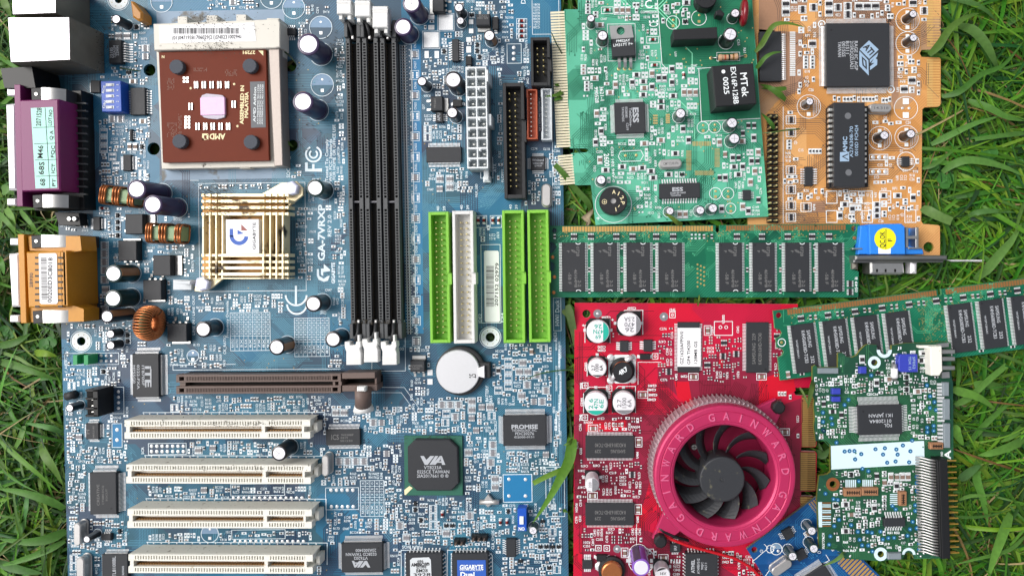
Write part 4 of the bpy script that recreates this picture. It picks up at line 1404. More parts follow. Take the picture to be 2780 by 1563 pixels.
# ---- power transistors
LG = (('B', B0(1318, 757)),)
dpak(*B0(1228, 655), *B0(1402, 852), 'r', tablen=22)
dpak(*B0(1160, 915), *B0(1342, 1115), 't', tablen=6)
dpak(*B0(1502, 1060), *B0(1675, 1262), 'r', tablen=20)
dpak(*B0(1405, 1302), *B0(1585, 1500), 'b', tablen=6)
dpak(*C0(1642, 282), *C0(1835, 462), 'b', tablen=8)
dpak(*A1(1715, -40), *A1(1828, 118), 'l', tablen=12)
dpak(*A1(2145, 140), *A1(2280, 250), 'b', tablen=12, lines=(('APL1084', A1(2212, 180), 30, 6, 180), ('GC625', A1(2212, 158), 22, 6, 180)))
dpak(*A1(1700, 948), *A1(1815, 1088), 'r', tablen=12, lines=(('9916H', A1(1740, 1018), 26, 6, 90),))
dpak(*C1(1497, 645), *C1(1638, 758), 't', tablen=11, lines=(('APM2055L', C1(1562, 697), 33, 6, 0), ('OE620', C1(1550, 722), 22, 6, 0)))
mb = MB(); mb.poly([un(p, 30) for p in (B0(1700, 1300), B0(1885, 1305), B0(1880, 1400), B0(1700, 1400))], 2, 30, 0, bev=1)
mb.poly([un(p, 60) for p in (B0(1735, 1310), B0(1870, 1312), B0(1868, 1345), B0(1735, 1340))], 2, 60, 0, bev=1); mb.build('fan_header', ['header_white'], B.root); mark(468, 755, 524, 800)

# ---- chips
T = 'chipmark'
chip(*C0(1300, 580), *C0(1560, 1005), h=16, pins=(26, 38, 26, 38), plen=15, dot=(.06, .1), texts=(
    ('IT8705F', C0(1408, 790), 56, 7, -90), ('0222-FXA', C0(1360, 805), 66, 7, -90), ('MF55G0', C0(1318, 778), 50, 7, -90)))
mk = MB(); zt = 17; Pm = lambda *q: [un(C0(*p), zt) for p in q]
for q in (((1425, 695), (1480, 695), (1480, 730), (1425, 730)), ((1428, 745), (1484, 745), (1484, 765), (1462, 765), (1462, 810), (1442, 810), (1442, 765), (1428, 765))):
    mk.flat(Pm(*q), zt, 0)
mk.text('TE', C0(1458, 832), 16, 40, 15, -90, 0, 17, bold=True); mk.text('i', C0(1462, 712), 16, 11, 15, -90, 0, 17, bold=True)
mk = MB(); mk.text('iTE', C0(1460, 800), 16, 58, 16, -90, 0, 17, bold=True); mk.build('maker_mark', [T], B.root)
chip(*C0(842, 1262), *C0(968, 1418), h=10, pins=(12, 12, 12, 12), plen=9, texts=(('H', C0(862, 1345), 14, 10, 90), ('W83L518D', C0(920, 1345), 34, 4.5, 90)), tm='chipmark_dim')
chip(*D0(882, 432), *D0(1142, 842), h=17, pins=(20, 30, 20, 30), plen=15, dot=(.8, .86), texts=(('CREATIVE', D0(965, 650), 58, 7, 90), ('CT5880-DCQ', D0(1012, 650), 52, 5, 90), ('SOCUT', D0(1048, 650), 34, 5, 90)), tm='chipmark_dim')
chip(*D0(1002, 1235), D0(1255, 0)[0], 1640, h=14, pins=(18, 0, 0, 26), plen=9, texts=(('RTL8100BL', D0(1122, 1370), 66, 9, 90), ('TAIWAN', D0(1210, 1400), 30, 6, 90)))
chip(*D1(822, 1125), *D1(1225, 1412), h=18, pins=(36, 26, 36, 26), plen=14, dot=(.9, .16), texts=(('VT6202', D1(1012, 1270), 38, 8, 180), ('0228CD TAIWAN', D1(1015, 1232), 84, 8, 180), ('23A5003400', D1(1062, 1193), 56, 8, 180)))
def via_logo(c, w, h, z, flip=False):
    s_ = -1 if flip else 1
    mb = MB()
    for q in (((-.5, .5), (-.36, .5), (-.26, .05), (-.10, .5), (.06, .5), (-.2, -.5), (-.32, -.5)), ((.1, .5), (.22, .5), (0, -.5), (-.14, -.5)), ((.26, .5), (.34, .5), (.5, -.5), (.36, -.5), (.27, .12), (.12, -.1), (.2, -.28), (.02, -.5), (.12, -.5))):
        mb.flat([un((c[0] + s_ * a * w, c[1] - s_ * b * h), z) for a, b in q[:7]], z + .5, 0) if len(q) <= 7 else None
    mb.flat([un((c[0] + s_ * a * w, c[1] - s_ * b * h), z) for a, b in ((.28, .5), (.36, .5), (.5, -.5), (.37, -.5))], z + .5, 0)
    mb.flat([un((c[0] + s_ * a * w, c[1] - s_ * b * h), z) for a, b in ((.28, .5), (.33, .2), (.1, -.5), (-.03, -.5))], z + .5, 0)
    mb.flat([un((c[0] + s_ * a * w, c[1] - s_ * b * h), z) for a, b in ((.14, -.1), (.42, -.1), (.42, -.26), (.1, -.26))], z + .55, 0)
    mb.build('maker_mark', [T], B.root)
via_logo(D1(1015, 1328), 50, 18, 18, True)
chip(1365.7, 1127, 1482.9, 1209.5, h=16, pins=(36, 26, 36, 26), plen=14, texts=(('PROMISE', (1424, 1157.5), 72, 11, 0, True), ('TECHNOLOGY, INC.', (1424, 1167.5), 68, 5.5, 0), ('PDC20276', (1424, 1176), 52, 7.5, 0), ('©2000-0151', (1424, 1185.5), 56, 5.5, 0)))
chip(*B2(146, 88), *B2(288, 224), h=9, pins=(12, 12, 12, 12), plen=9, texts=(('Winbond', B2(220, 125), 32, 6, 0), ('W83L518D', B2(220, 158), 29, 5, 0), ('2J7AR5B', B2(220, 182), 20, 4, 0)))
chip(1157, 399, 1252, 440, h=11, pins=(24, 0, 24, 0), plen=12)
chip(885, 1165, 977.6, 1208, h=11, pins=(24, 0, 24, 0), plen=12, texts=(('ICS', D1(758, 82), 22, 14, 0), ('94228BF', D1(880, 60), 34, 5, 0), ('0219', D1(850, 88), 20, 5, 0), ('S01230', D1(870, 118), 34, 5, 0)), tm='chipmark_dim')
# southbridge: green carrier, black octagonal mould
mb = MB(); mb.poly([un(p, 8) for p in (D1(1437, 70), D1(2008, 72), D1(2014, 655), D1(1442, 655))], 1, 8, 0, bev=.5)
mb.flat([un(p, 8) for p in (D1(1440, 600), D1(1490, 562), D1(1522, 580), D1(1455, 648), D1(1442, 648))], 8.5, 1)
sb = mb.build('bridge_chip', ['bga_green', 'cpu_print'], B.root)
mb = MB(); mb.poly([un(p, 22) for p in (D1(1545, 105), D1(1885, 107), D1(1965, 185), D1(1976, 535), D1(1905, 610), D1(1560, 610), D1(1475, 525), D1(1470, 180))], 8, 22, 0, bev=3)
mb.build('mould', ['chip'], sb)
mb = MB()
for st, p, w, h in (('VT8233A', D1(1720, 380), 48, 8.5), ('0225CE TAIWAN', D1(1725, 421), 88, 8.5), ('2IA2017661 © ®', D1(1718, 462), 86, 8.5)): mb.text(st, p, 22, w, h, 0, 0, 22.6)
mb.build('printed_marking', [T], sb)
via_logo(D1(1720, 310), 68, 24, 22)
mark(1095, 1180, 1258, 1346)
# BIOS chips in their corner-cut outlines
for x0, lab in ((1455, 0), (1910, 1)):
    q0, q1 = D1(x0, 1225), D1(x0 + 355, 1700)
    o, f_, hx, hy = chip(q0[0], q0[1], q1[0], q1[1], h=20, pins=(9, 11, 9, 11), plen=7, m='chip', pw=3.4)
    l = MB(); 
    if not lab:
        l.poly([un(p, 21) for p in (D1(1495, 1290), D1(1520, 1268), D1(1680, 1262), D1(1700, 1285), D1(1712, 1600), D1(1500, 1600))], 20.2, 21, 0)
        for st, p, w, h, b_ in (('686', D1(1597, 1300), 17, 7, 0), ('AMIBIOS®', D1(1597, 1332), 49, 9, 1), ('©1999', D1(1608, 1360), 27, 7, 0), ('BM28', D1(1612, 1392), 32, 9, 0), ('3928', D1(1612, 1432), 48, 9, 0)): l.text(st, p, 21, w, h, 2, 1, 21.6, bold=b_)
        l.build('chip_label', ['lot_label' if False else 'header_white', 'ink'], o)
    else:
        l.poly([un(p, 21) for p in (D1(1958, 1290), D1(2238, 1290), D1(2248, 1600), D1(1962, 1600))], 20.2, 21, 0)
        l.text('GIGABYTE', D1(2100, 1357), 21, 64, 12, 0, 1, 21.6, bold=True); l.text('TECHNOLOGY', D1(2100, 1386), 21, 66, 4, 0, 1, 21.6); l.text('Dual', D1(2060, 1430), 21, 40, 13, 0, 1, 21.6, bold=True)
        l.build('chip_label', ['bios_blue', 'silk'], o)
    a = D1(x0 - 45, 1190); b = D1(x0 + 335, 1190); c = D1(x0 + 395, 1240)
    B.line([(a[0], 1640), a, b, c, (c[0] + 3, 1640)], 1.8)
    a = D1(x0 - 8, 1223); b = D1(x0 + 305, 1223); c = D1(x0 + 358, 1265)
    B.line([(a[0], 1640), a, b, c, (c[0] + 3, 1640)], 1.4)
# small outline packages
chip(*A0(1068, 395), *A0(1190, 622), h=17, pins=(0, 8, 0, 0), plen=22, texts=(('75185', A0(1095, 520), 30, 8, 90), ('T22AGM', A0(1125, 510), 34, 7, 90), ('22MM', A0(1155, 500), 28, 7, 90)))
chip(*A0(1280, 862), *A0(1425, 1130), h=13, pins=(0, 10, 0, 10), plen=11)
chip(*A0(888, 792), *A0(982, 912), h=9, pins=(0, 10, 0, 10), plen=7)
chip(*B0(1208, 72), *B0(1288, 232), h=9, pins=(0, 12, 0, 12), plen=11)
chip(*B0(912, 682), *B0(982, 815), h=9, pins=(0, 10, 0, 10), plen=11)
chip(*A1(1908, 386), *A1(1974, 603), h=12, pins=(0, 8, 0, 8), plen=11)
chip(*A1(262, 277), *A1(368, 345), h=12, pins=(4, 0, 4, 0), plen=11)
chip(*A1(1748, 1102), *A1(1818, 1202), h=12, pins=(0, 4, 0, 4), plen=10, texts=(('APU', A1(1778, 1150), 22, 8, 90),))
chip(*D0(990, 1037), *D0(1088, 1098), h=12, pins=(4, 0, 4, 0), plen=10)
chip(*D1(2440, 1085), *D1(2534, 1262), h=13, pins=(0, 7, 0, 7), plen=11)
chip(*A0(1270, 1270), *A0(1295, 1385), h=9, pins=(0, 4, 0, 4), plen=6)
chip(*A1(2305, 168), *A1(2362, 290), h=15, m='chip_dark', pins=(1, 0, 1, 0), plen=7, pw=8, name='flat_diode')
chip(*A1(2042, 552), *A1(2100, 640), h=15, m='chip_dark', pins=(1, 0, 1, 0), plen=7, pw=8, name='flat_diode')
chip(*A1(1915, 980), *A1(2005, 1048), h=15, m='chip_dark', pins=(0, 1, 0, 1), plen=7, pw=8, name='flat_diode')
# empty pads with outlines
for (u0, v0, u1, v1) in ((1778, 148, 1918, 298), (1632, 320, 1778, 470)):
    a, b = A1(u0, v0), A1(u1, v1); B.pad(a[0], a[1], b[0], b[1], 0, 1.2); B.rect(a[0] - 3, a[1] - 3, b[0] + 3, b[1] + 3); mark(a[0], a[1], b[0], b[1], 4)
for (u0, v0, u1, v1) in ((1675, 150, 1735, 195), (1675, 250, 1735, 295), (1640, 505, 1680, 575), (1738, 505, 1780, 575), (2050, 370, 2095, 415), (2050, 460, 2095, 520), (2075, 195, 2118, 240), (2075, 285, 2118, 330)):
    a, b = A1(u0, v0), A1(u1, v1); B.pad(a[0], a[1], b[0], b[1], 0, 1.2); mark(a[0], a[1], b[0], b[1], 2)
# coin cell and holder
def battery():
    zt = 30; X, Y = un(C1(1965, 755), zt)
    mb = MB()
    X0, Y0 = un(C1(1990, 745), 16)
    mb.lathe(X0, Y0, [(66, 1), (66, 18), (62, 20), (0, 20)], 0, 40)
    mb.poly([un(p, 24) for p in (C1(2165, 660), C1(2280, 668), C1(2285, 818), C1(2170, 818))], 1, 24, 0, bev=2)
    o = mb.build('battery_holder', ['black_soft'], B.root)
    c = MB(); c.lathe(X, Y, [(57, 10), (58.5, 12), (58.5, zt - 2), (56.5, zt), (0, zt)], 0, 48); b = c.build('coin_cell', ['battery'], o)
    t = MB(); t.text('25', C1(2110, 795), zt, 12, 18, 105 - 15, 0, zt + .3); t.build('printed_marking', ['ink'], o)
    g = MB(); g.poly([un(p, 34) for p in (C1(2160, 722), C1(2225, 698), C1(2228, 818), C1(2165, 800))], 20, 34, 0, bev=1); g.build('spring_contact', ['steel_white'], o)
    mark(1170, 935, 1335, 1075)
battery()
for y in (735, 825): 
    a, b = C1(1668, y), C1(1718, y + 55); B.pad(a[0], a[1], b[0], b[1], 0, 1.5); mark(a[0], a[1], b[0], b[1])
# DIP switches
def dip(pts, z, n, lab, horiz=True):
    mb = MB(); mb.poly([un(p, z) for p in pts], 2, z, 0, bev=1); o = mb.build('switch_block', ['blue_switch'], B.root)
    return o
o = dip((A0(990, 800), A0(1185, 795), A0(1195, 1098), A0(1002, 1100)), 34, 5, '')
mb = MB(); t = MB()
for i in range(5):
    y = 835 + i * 55
    for q, m_ in (((1040, y - 14, 1120, y + 14), 0), ((1062, y - 11, 1098, y + 11), 1)):
        a = A0(q[0], q[1]); b = A0(q[2], q[3]); zz = 34.6 if m_ == 0 else 37
        mb.poly([un(p, zz) for p in (a, (b[0], a[1]), b, (a[0], b[1]))], 30, zz, m_)
    t.text(str(5 - i), A0(1157, y), 34, 4, 6, 90, 0, 34.8)
t.text('ON', A0(1028, 1030), 34, 22, 7, 75, 0, 34.8); t.text('ECE', A0(1022, 880), 34, 22, 6, 75, 0, 34.8)
mb.build('slider', ['header_white', 'latch'], o); t.build('printed_marking', ['silk'], o)
mark(272, 215, 348, 312)
o = dip((D2(18, 782), D2(106, 782), D2(108, 1006), D2(20, 1006)), 30, 1, '')
mb = MB(); mb.poly([un(p, 34) for p in (D2(38, 862), D2(76, 862), D2(76, 938), D2(38, 938))], 30, 34, 0); mb.build('slider', ['silk'], o)
t = MB(); t.text('ON', D2(58, 982), 30, 17, 9, 180, 0, 30.5, True); t.build('printed_marking', ['silk'], o); mark(1403, 1376, 1432, 1446)
# jumpers, pin rows
def pinrow(pts, mb_m='black', z=20, tip=46, base=True, r=1.8, name='pin_header', pm='pin'):
    o = None; mb = MB()
    for p in pts:
        f = fr(p, B.z, B.rot)
        mb.box(f, -7.2, -7.2, 7.2, 7.2, B.z + 1, B.z + z, 0, bev=2)
    o = mb.build(name, [mb_m], B.root)
    pb = MB()
    for p in pts:
        f = fr(p, B.z, B.rot); pb.box(f, -r, -r, r, r, B.z + z, B.z + tip, 0, bev=.7)
        mark(p[0] - 8, p[1] - 8, p[0] + 8, p[1] + 8)
    pb.build('contact_pins', [pm], o)
    return o
pinrow([D1(1965 + 55 * i, 1090) for i in range(2)], tip=36, pm='smd_tan'); pinrow([D1(2135 + 52 * i, 1050) for i in range(3)], tip=36, pm='smd_tan')
mb = MB()
for u in (715, 822):
    mb.poly([un(p, 40) for p in (C0(u, 592), C0(u + 45, 592), C0(u + 45, 686), C0(u, 690))], 4, 40, 0, bev=1)
mb.poly([un(p, 40) for p in (C0(760, 608), C0(815, 608), C0(815, 672), C0(760, 672))], 4, 24, 0)
o = mb.build('jumper_cap', ['jumper_green'], B.root)
mark(196, 955, 262, 992)
for i in range(4):
    for j in range(2):
        if i < 3 or j: B.dot(C0(995 + 52 * i, 597 + 52 * j), 4.5, 0, 3); 
B.rect(*C0(640, 572), *C0(1170, 685)); mark(260, 955, 325, 992)
# black audio header standing up
mb = MB()
mb.poly([un(p, 60) for p in (C0(830, 935), C0(930, 928), C0(930, 1195), C0(838, 1195))], 2, 52, 0)
for v in (930, 1010, 1105, 1178): mb.poly([un(p, 62) for p in (C0(835, v), C0(960, v), C0(960, v + 22), C0(838, v + 22))], 2, 62, 1, bev=1)
mb.poly([un(p, 62) for p in (C0(910, 935), C0(960, 930), C0(965, 1195), C0(918, 1195))], 2, 62, 1, bev=1)
o = mb.build('audio_header', ['deep', 'black'], B.root)
mb = MB()
for i in range(3): mb.poly([un(p, 58) for p in (C0(900, 1025 + i * 60), C0(925, 1022 + i * 60), C0(925, 1032 + i * 60), C0(900, 1035 + i * 60))], 50, 58, 0)
mb.build('contact_pins', ['pin_silver'], o)
mark(226, 1050, 296, 1135)
for i in range(4): B.dot(C0(1165, 950 + 54 * i), 4.5, 0, 3)
B.rect(*C0(1112, 905), *C0(1220, 1165)); mark(306, 1050, 338, 1122)
# crystals
crystal(D1(660, 365), 19, 58, 34); crystal(D0(755, 1040), 20, 62, 30); crystal(D0(785, 1395), 22, 72, 30); crystal(B2(300, 470), 25, 62, 22)
mb = MB(); a, b = un(D1(2180, 722), 10), un(D1(2370, 722), 10)
mb.tube([(a[0], a[1], 8), (b[0] - 14, b[1], 8), (b[0], b[1], 8)], 7, 0, 12); mb.poly([un(p, 13) for p in (D1(2225, 700), D1(2265, 645), D1(2310, 700), D1(2300, 745), D1(2260, 775), D1(2230, 745))], 2, 13, 0, bev=2)
o = mb.build('crystal_can', ['can'], B.root); mark(1284, 1340, 1358, 1378)
# red glass diodes
for (u, v) in ((60, 212), (60, 262), (60, 312), (60, 362)): smd(*A2(u, v), 'd'); B.rect(A2(u - 50, 0)[0], A2(0, v - 24)[1], A2(u + 50, 0)[0], A2(0, v + 24)[1]); mark(1402, 50, 1432, 106)
for u in (2167, 2224, 2311, 2368): smd(*B1(u, 720), 'd', True)
for (a_, b_, c_, d_) in ((2145, 672, 2250, 788), (2285, 672, 2395, 788)): B.rect(*B1(a_, b_), *B1(c_, d_)); q = B1(a_, b_); w = B1(c_, d_); mark(q[0], q[1], w[0], w[1])
for u in (2385, 2450): smd(*D1(u, 912), 'd', True); 
smd(*D1(1815, 835), 'd', True); smd(*B0(1022, 600), 'd')
mark(1350, 1400, 1385, 1432); mark(1193, 1380, 1210, 1408)

# ---- printed legend
for c, r, hf in ((A1(355, 80), 30, 1), (A1(620, 273), 30.5, 1), (A1(635, 838), 30.5, 1), (A0(1590, 20), 29, 1), (A1(135, -20), 30, 1), (D0(2063, 1030), 23.5, 1), (C0(1897, 600), 16, 1)):
    B.circ(c, r, 1.6, half=True); B.dot((c[0], c[1] - r * .5), 3.5, 0, .8); B.pad(c[0] - 4, c[1] + r * .35, c[0] + 4, c[1] + r * .35 + 8, 0, 1); mark(c[0] - r, c[1] - r, c[0] + r, c[1] + r)
def tx(st, p, w, h, a=0, b=False, m=0): B.txt(st, p, w, h, a, b, m); 
def mk_(p, w, h):
    mark(p[0] - w / 2, p[1] - h / 2, p[0] + w / 2, p[1] + h / 2)
for st, p, w, h, a, b in (
    ('GA-7VRXP', B1(625, 840), 152, 18, 90, 1), ('REV 2.0', B1(705, 772), 60, 10, 90, 0), ('GIGABYTE', B1(742, 1235), 57, 9, 90, 1),
    ('Tested To Comply', B1(678, 130), 74 + 40, 8, 90, 0), ('With FCC Standards', B1(715, 130), 116, 8, 90, 0), ('FOR HOME OR OFFICE USE', B1(750, 50), 150, 8, 90, 0),
    ('PWR_FAN', A1(2405, 540), 48, 9, 90, 0), ('IDE2', C1(2183, 232), 26, 8, 90, 0), ('IDE4', C1(2403, 225), 26, 8, 90, 0), ('IDE3', C2(388, 412), 26, 8, 90, 0), ('HW/ Duck', C2(408, 180), 70, 11, 90, 0),
    ('BATTERY', C1(2252, 970), 44, 8, 90, 0), ('BAT', C1(2290, 1020), 20, 8, 90, 0), ('CLK_SW', D1(762, 880), 38, 7, 90, 0), ('MAIN BIOS', D1(1520, 1160), 56, 8, 180, 0), ('CLR_CMOS', D1(2310, 1090), 52, 7, 90, 0),
    ('D', A2(75, 20), 14, 12, 90, 0), ('Frequency Override', C0(2235, 240), 100, 7, 90, 0), ('CK_RATIO', C0(2210, 490), 52, 7, 90, 0), ('LINE IN / LINE OUT', C0(1905, 200), 108, 6.5, 90, 0),
    ('DDR1', C1(1395, 530), 22, 7, 180, 0), ('F_AUDIO', C0(652, 690), 40, 7, 90, 0), ('SCR', D0(1405, 215), 20, 7, 90, 0), ('NLR_LED', B1(2148, 425), 36, 6, 90, 0), ('F_PANEL', C2(0, 0), 1, 1, 0, 0),
    ('FLOPPY', B1(2405, 280), 36, 6, 90, 0), ('R707', A1(2430, 215), 17, 5, 180, 0), ('R706', A1(2430, 268), 17, 5, 180, 0), ('R705', A1(2430, 318), 17, 5, 180, 0), ('R703', A1(2430, 370), 17, 5, 180, 0)):
    tx(st, p, w, h, a, b)
    if a in (90, -90): mk_(p, h + 2, w)
    else: mk_(p, w, h + 2)
B.rect(*A1(2450, 435), *A2(55, 625)); [B.dot(A1(2515, 470 + 56 * i), 5, 0, 1.5) for i in range(3)]; mark(1376, 118, 1418, 175)
B.rect(*C2(372, 30), *C2(445, 352)); mark(1500, 800, 1525, 900)
# big certification marks
def ring(c, r0, r1, a0, a1, n=20):
    P = [(c[0] + r1 * math.cos(math.radians(a0 + (a1 - a0) * i / n)), c[1] - r1 * math.sin(math.radians(a0 + (a1 - a0) * i / n))) for i in range(n + 1)]
    Q = [(c[0] + r0 * math.cos(math.radians(a0 + (a1 - a0) * i / n)), c[1] - r0 * math.sin(math.radians(a0 + (a1 - a0) * i / n))) for i in range(n + 1)]
    for i in range(n): B.fill([P[i], P[i + 1], Q[i + 1], Q[i]])
c = B1(548, 68); c = (c[0], c[1])
ring(c, 18, 23, 115, 425 - 0); ring(c, 8, 12.5, 125, 415)
B.fill([B1(465, 238), B1(465, 150), B1(492, 150), B1(492, 212), B1(535, 212), B1(535, 165), B1(558, 165), B1(558, 212), B1(632, 208), B1(632, 240)])
mark(826, 370, 878, 470)
ring(C1(378, 0), 26, 31, 182, 358); B.fill([C1(366, -90), C1(386, -90), C1(386, 92), C1(366, 92)])
ring(C1(385, 92), 24, 29, 182, 358)
mark(778, 765, 838, 858)
for q in ((B1(582, 1195), B1(602, 1195), B1(605, 1262), B1(650, 1290), B1(690, 1262), B1(708, 1262), B1(690, 1310), B1(650, 1320), B1(600, 1300), B1(582, 1262)), (B1(622, 1190), B1(650, 1190), B1(650, 1145), B1(712, 1200), B1(712, 1215), B1(645, 1225), B1(645, 1265), B1(622, 1250))):
    B.fill(q)
mark(855, 710, 915, 775)
B.txt('151', B1(762, 990), 44, 24, 90, False, 0) if False else None
m151 = MB(); m151.text('151', B1(765, 1000), 0, 46, 24, 90, 0, 1.2); m151.build('ink_stamp', ['trace_dark'], B.pcb)
# serial number sticker between the drive headers
sx = MB(); P = [un(p, 1.2) for p in (B1(2222, 1030), B1(2232, 1015), B1(2358, 1015), B1(2368, 1030), C1(2380, 255), C1(2368, 268), C1(2240, 268), C1(2230, 255))]; sx.poly(P, .6, 1.4, 0)
random.seed(8); y = 722.0
while y < 832:
    w = random.choice((.9, 1.4, 2.2)); sx.flat([un(p, 1.4) for p in ((1320, y), (1341, y), (1341, y + w), (1320, y + w))], 1.8, 1); y += w + random.choice((1.1, 1.6, 2.2))
sx.text('207152 02979', (1348.5, 772), 1.4, 118, 9, 89, 1, 1.8); sx.build('serial_sticker', ['paper', 'ink'], B.root)
B.rect(1307, 664, 1359, 876, 1.6); mark(1305, 660, 1360, 880)
# settled dust and soot
dm = MB(); random.seed(12)
for (cx, cy, sx_, sy_, n, zt) in ((585, 560, 34, 26, 300, 63), (575, 515, 30, 10, 160, 2), (560, 52, 34, 10, 130, 57), (570, 128, 40, 10, 170, 57), (300, 100, 14, 26, 170, 2), (275, 130, 16, 40, 120, 30), (1005, 878, 50, 6, 200, 39), (830, 330, 40, 60, 150, 1.5), (915, 250, 8, 120, 140, 1.5), (912, 130, 14, 14, 90, 2), (180, 960, 8, 12, 60, 4), (600, 1150, 120, 5, 160, 65), (600, 1270, 130, 4, 110, 65), (1180, 1190, 50, 6, 60, 9), (620, 62, 60, 16, 90, 57)):
    for _ in range(n):
        X, Y = un((random.gauss(cx, sx_), random.gauss(cy, sy_)), zt); r = random.uniform(.6, 1.9)
        dm.flat([(X + r * random.uniform(.5, 1.2) * math.cos(k * 1.2566), Y + r * random.uniform(.5, 1.2) * math.sin(k * 1.2566)) for k in range(5)], zt + 1 + random.random() * .8)
o = dm.build('settled_dust', ['soot'], B.root); o['kind'] = 'stuff'
# ratio tables
def table(x0, y0, x1, y1, nx, ny):
    B.rect(x0, y0, x1, y1, 1.4)
    for i in range(1, nx): B.line([(x0 + (x1 - x0) * i / nx, y0), (x0 + (x1 - x0) * i / nx, y1)], 1.1)
    for j in range(1, ny): B.line([(x0, y0 + (y1 - y0) * .62 * j / (ny - 1)), (x1, y0 + (y1 - y0) * .62 * j / (ny - 1))], 1.1)
    for i in range(nx):
        for j in range(ny - 1): B.txt(random.choice('XXO'), (x0 + (x1 - x0) * (i + .5) / nx, y0 + (y1 - y0) * .62 * (j + .5) / (ny - 1)), 6, 6, 90)
        B.txt(['RATIO', 'AUTO', '5X', '5.5X', '6X', '6.5X', '7X', '8X', '9X'][i % 9], (x0 + (x1 - x0) * (i + .5) / nx, y0 + (y1 - y0) * .81), 24, 6, 90)
    mark(x0, y0, x1, y1)
table(626, 848, 734, 951, 9, 6); table(800, 863, 894, 967, 8, 6); table(*D1(1010, 508), *D1(1240, 858), 5, 5)
# framed outline of the memory field and the long dashes by it
B.line([(1100, 880), (1101, 1006), (899, 1008)], 1.3); B.line([(1095, 938), (1101, 938)], 1.2); B.line([(1010, 970), (1010, 1006)], 1.2)
B.line([(1000, 1050), (1098, 1051), (1140, 1110)], 1.0); B.line([(1000, 1065), (1090, 1065), (1128, 1118)], 1.0)
B.rect(*A2(163, -40), *A2(425, 340)); B.rect(*D2(297, 375), *D2(480, 860))
for i in range(9):
    B.txt(['R381', 'R370', 'C271', 'BC274', 'R303', 'R308', 'R3N1', 'C151', 'C20'][i], A2(205, 50 + 28 * i), 18, 5.5, 180)
mark(1446, -30, 1518, 95)
for st, p, w in (('HANTEK NETWORK FOR USE', D2(338, 640), 90), ('JP1 JP2 JP3', D2(375, 770), 50), ('IR / CIR', D2(440, 1130), 40)): B.txt(st, p, w, 5.5, 90)
for i in range(24): B.txt(random.choice(('MEMORY STICK', 'SMART CARD', 'SECURE DIGITAL', 'CHASSIS INTRUSION', 'R142 R150', 'RN157 RN153')), C2(random.choice((400, 428, 440)), 480 + i * 40), 36, 5, 90)
B.txt('SD ( SECURE DIGITAL )', A2(236, 1130), 88, 5, 90); B.txt('SC ( SMART CARD )', A2(405, 640), 80, 5, 90); B.txt('MS ( MEMORY STICK )', A2(412, 1150), 84, 5, 90)
B.line([A2(362, 340), A2(362, 1448), (1500, 560)], 1.0)
# headers without pins
def holes(c0, nx, ny, dx, dy, r=5, box=True):
    for i in range(nx):
        for j in range(ny): B.dot((c0[0] + dx * i, c0[1] + dy * j), r, 0, 1.6)
    if box: B.rect(c0[0] - 8, c0[1] - 8, c0[0] + dx * (nx - 1) + 8, c0[1] + dy * (ny - 1) + 8, 1.6)
    mark(c0[0] - 9, c0[1] - 9, c0[0] + dx * (nx - 1) + 9, c0[1] + dy * (ny - 1) + 9)
holes(D0(1490, 172), 7, 2, 14.4, 14.4); holes(D1(720, 603), 5, 1, 14.8, 0, 5, False); holes(D1(724, 765), 5, 1, 14.8, 0, 5, False); B.rect(*D1(668, 578), *D1(992, 792)); mark(884, 1320, 975, 1384)
holes(D0(2295, 680), 14, 1, 14.3, 0, 4.6, False); holes(D0(2310, 1105), 14, 1, 14.3, 0, 4.6, False)
B.rect(*D0(2270, 540), *D1(265, 655)); B.rect(*D0(2280, 990), *D1(270, 1080))
# blue plate pour with pads
B.tr.poly([un(p, 0) for p in (D1(2415, 452), D2(155, 452), D2(158, 715), D1(2418, 715))], .2, .6, 2)
for p in (D1(2468, 495), D2(97, 498), D1(2468, 660), D2(97, 660)): B.dot(p, 5, 0, 2)
B.rect(*D1(2412, 448), *D2(160, 718), 1.8); mark(1365, 1286, 1446, 1362)
a = C0(1105, 1265); B.tr.poly([un(p, 0) for p in ((306, 1150), (331, 1150), (331, 1210), (326, 1214), (310, 1214), (306, 1210))], .2, .6, 2); B.rect(305, 1149, 332, 1213); mark(305, 1148, 333, 1214)
for v in (1325, 1425): B.dot(C0(1152, v), 5.5, 0, 2)
# networks beside the memory slots
for i in range(15):
    x, y = 1126 + i * .35, 149 + i * 55.5
    smd(x, y, 'a' if i % 2 == 0 or i > 11 else 'P', True, 'smd_grey'); B.rect(x - 11, y - 12, x + 11, y + 12, 1.4); mark(x - 12, y - 13, x + 12, y + 13)
    B.txt('CN%d' % (38 - i), (x + 1, y - 27), 20, 6, 90); mark(x - 4, y - 38, x + 5, y - 14)
B.tr.poly([un(p, 0) for p in ((1120, 120), (1142, 120), (1150, 905), (1128, 905))], .15, .5, 2)
for i in range(98):
    y = 128 + i * 8.0; x = 1096 + i * .165
    smd(x, y, 'r', False, 'smd_body'); B.line([(x - 9, y - 4), (x + 9, y - 4)], 1.2)
    if i % 2: B.dot((x + 15, y), 1.8, 0, .8)
B.line([(1117, 122), (1130, 905)], 1.6); B.line([(1086, 122), (1099, 905)], 1.3)
mark(1084, 120, 1120, 500); mark(1090, 500, 1132, 905)
random.seed(21)
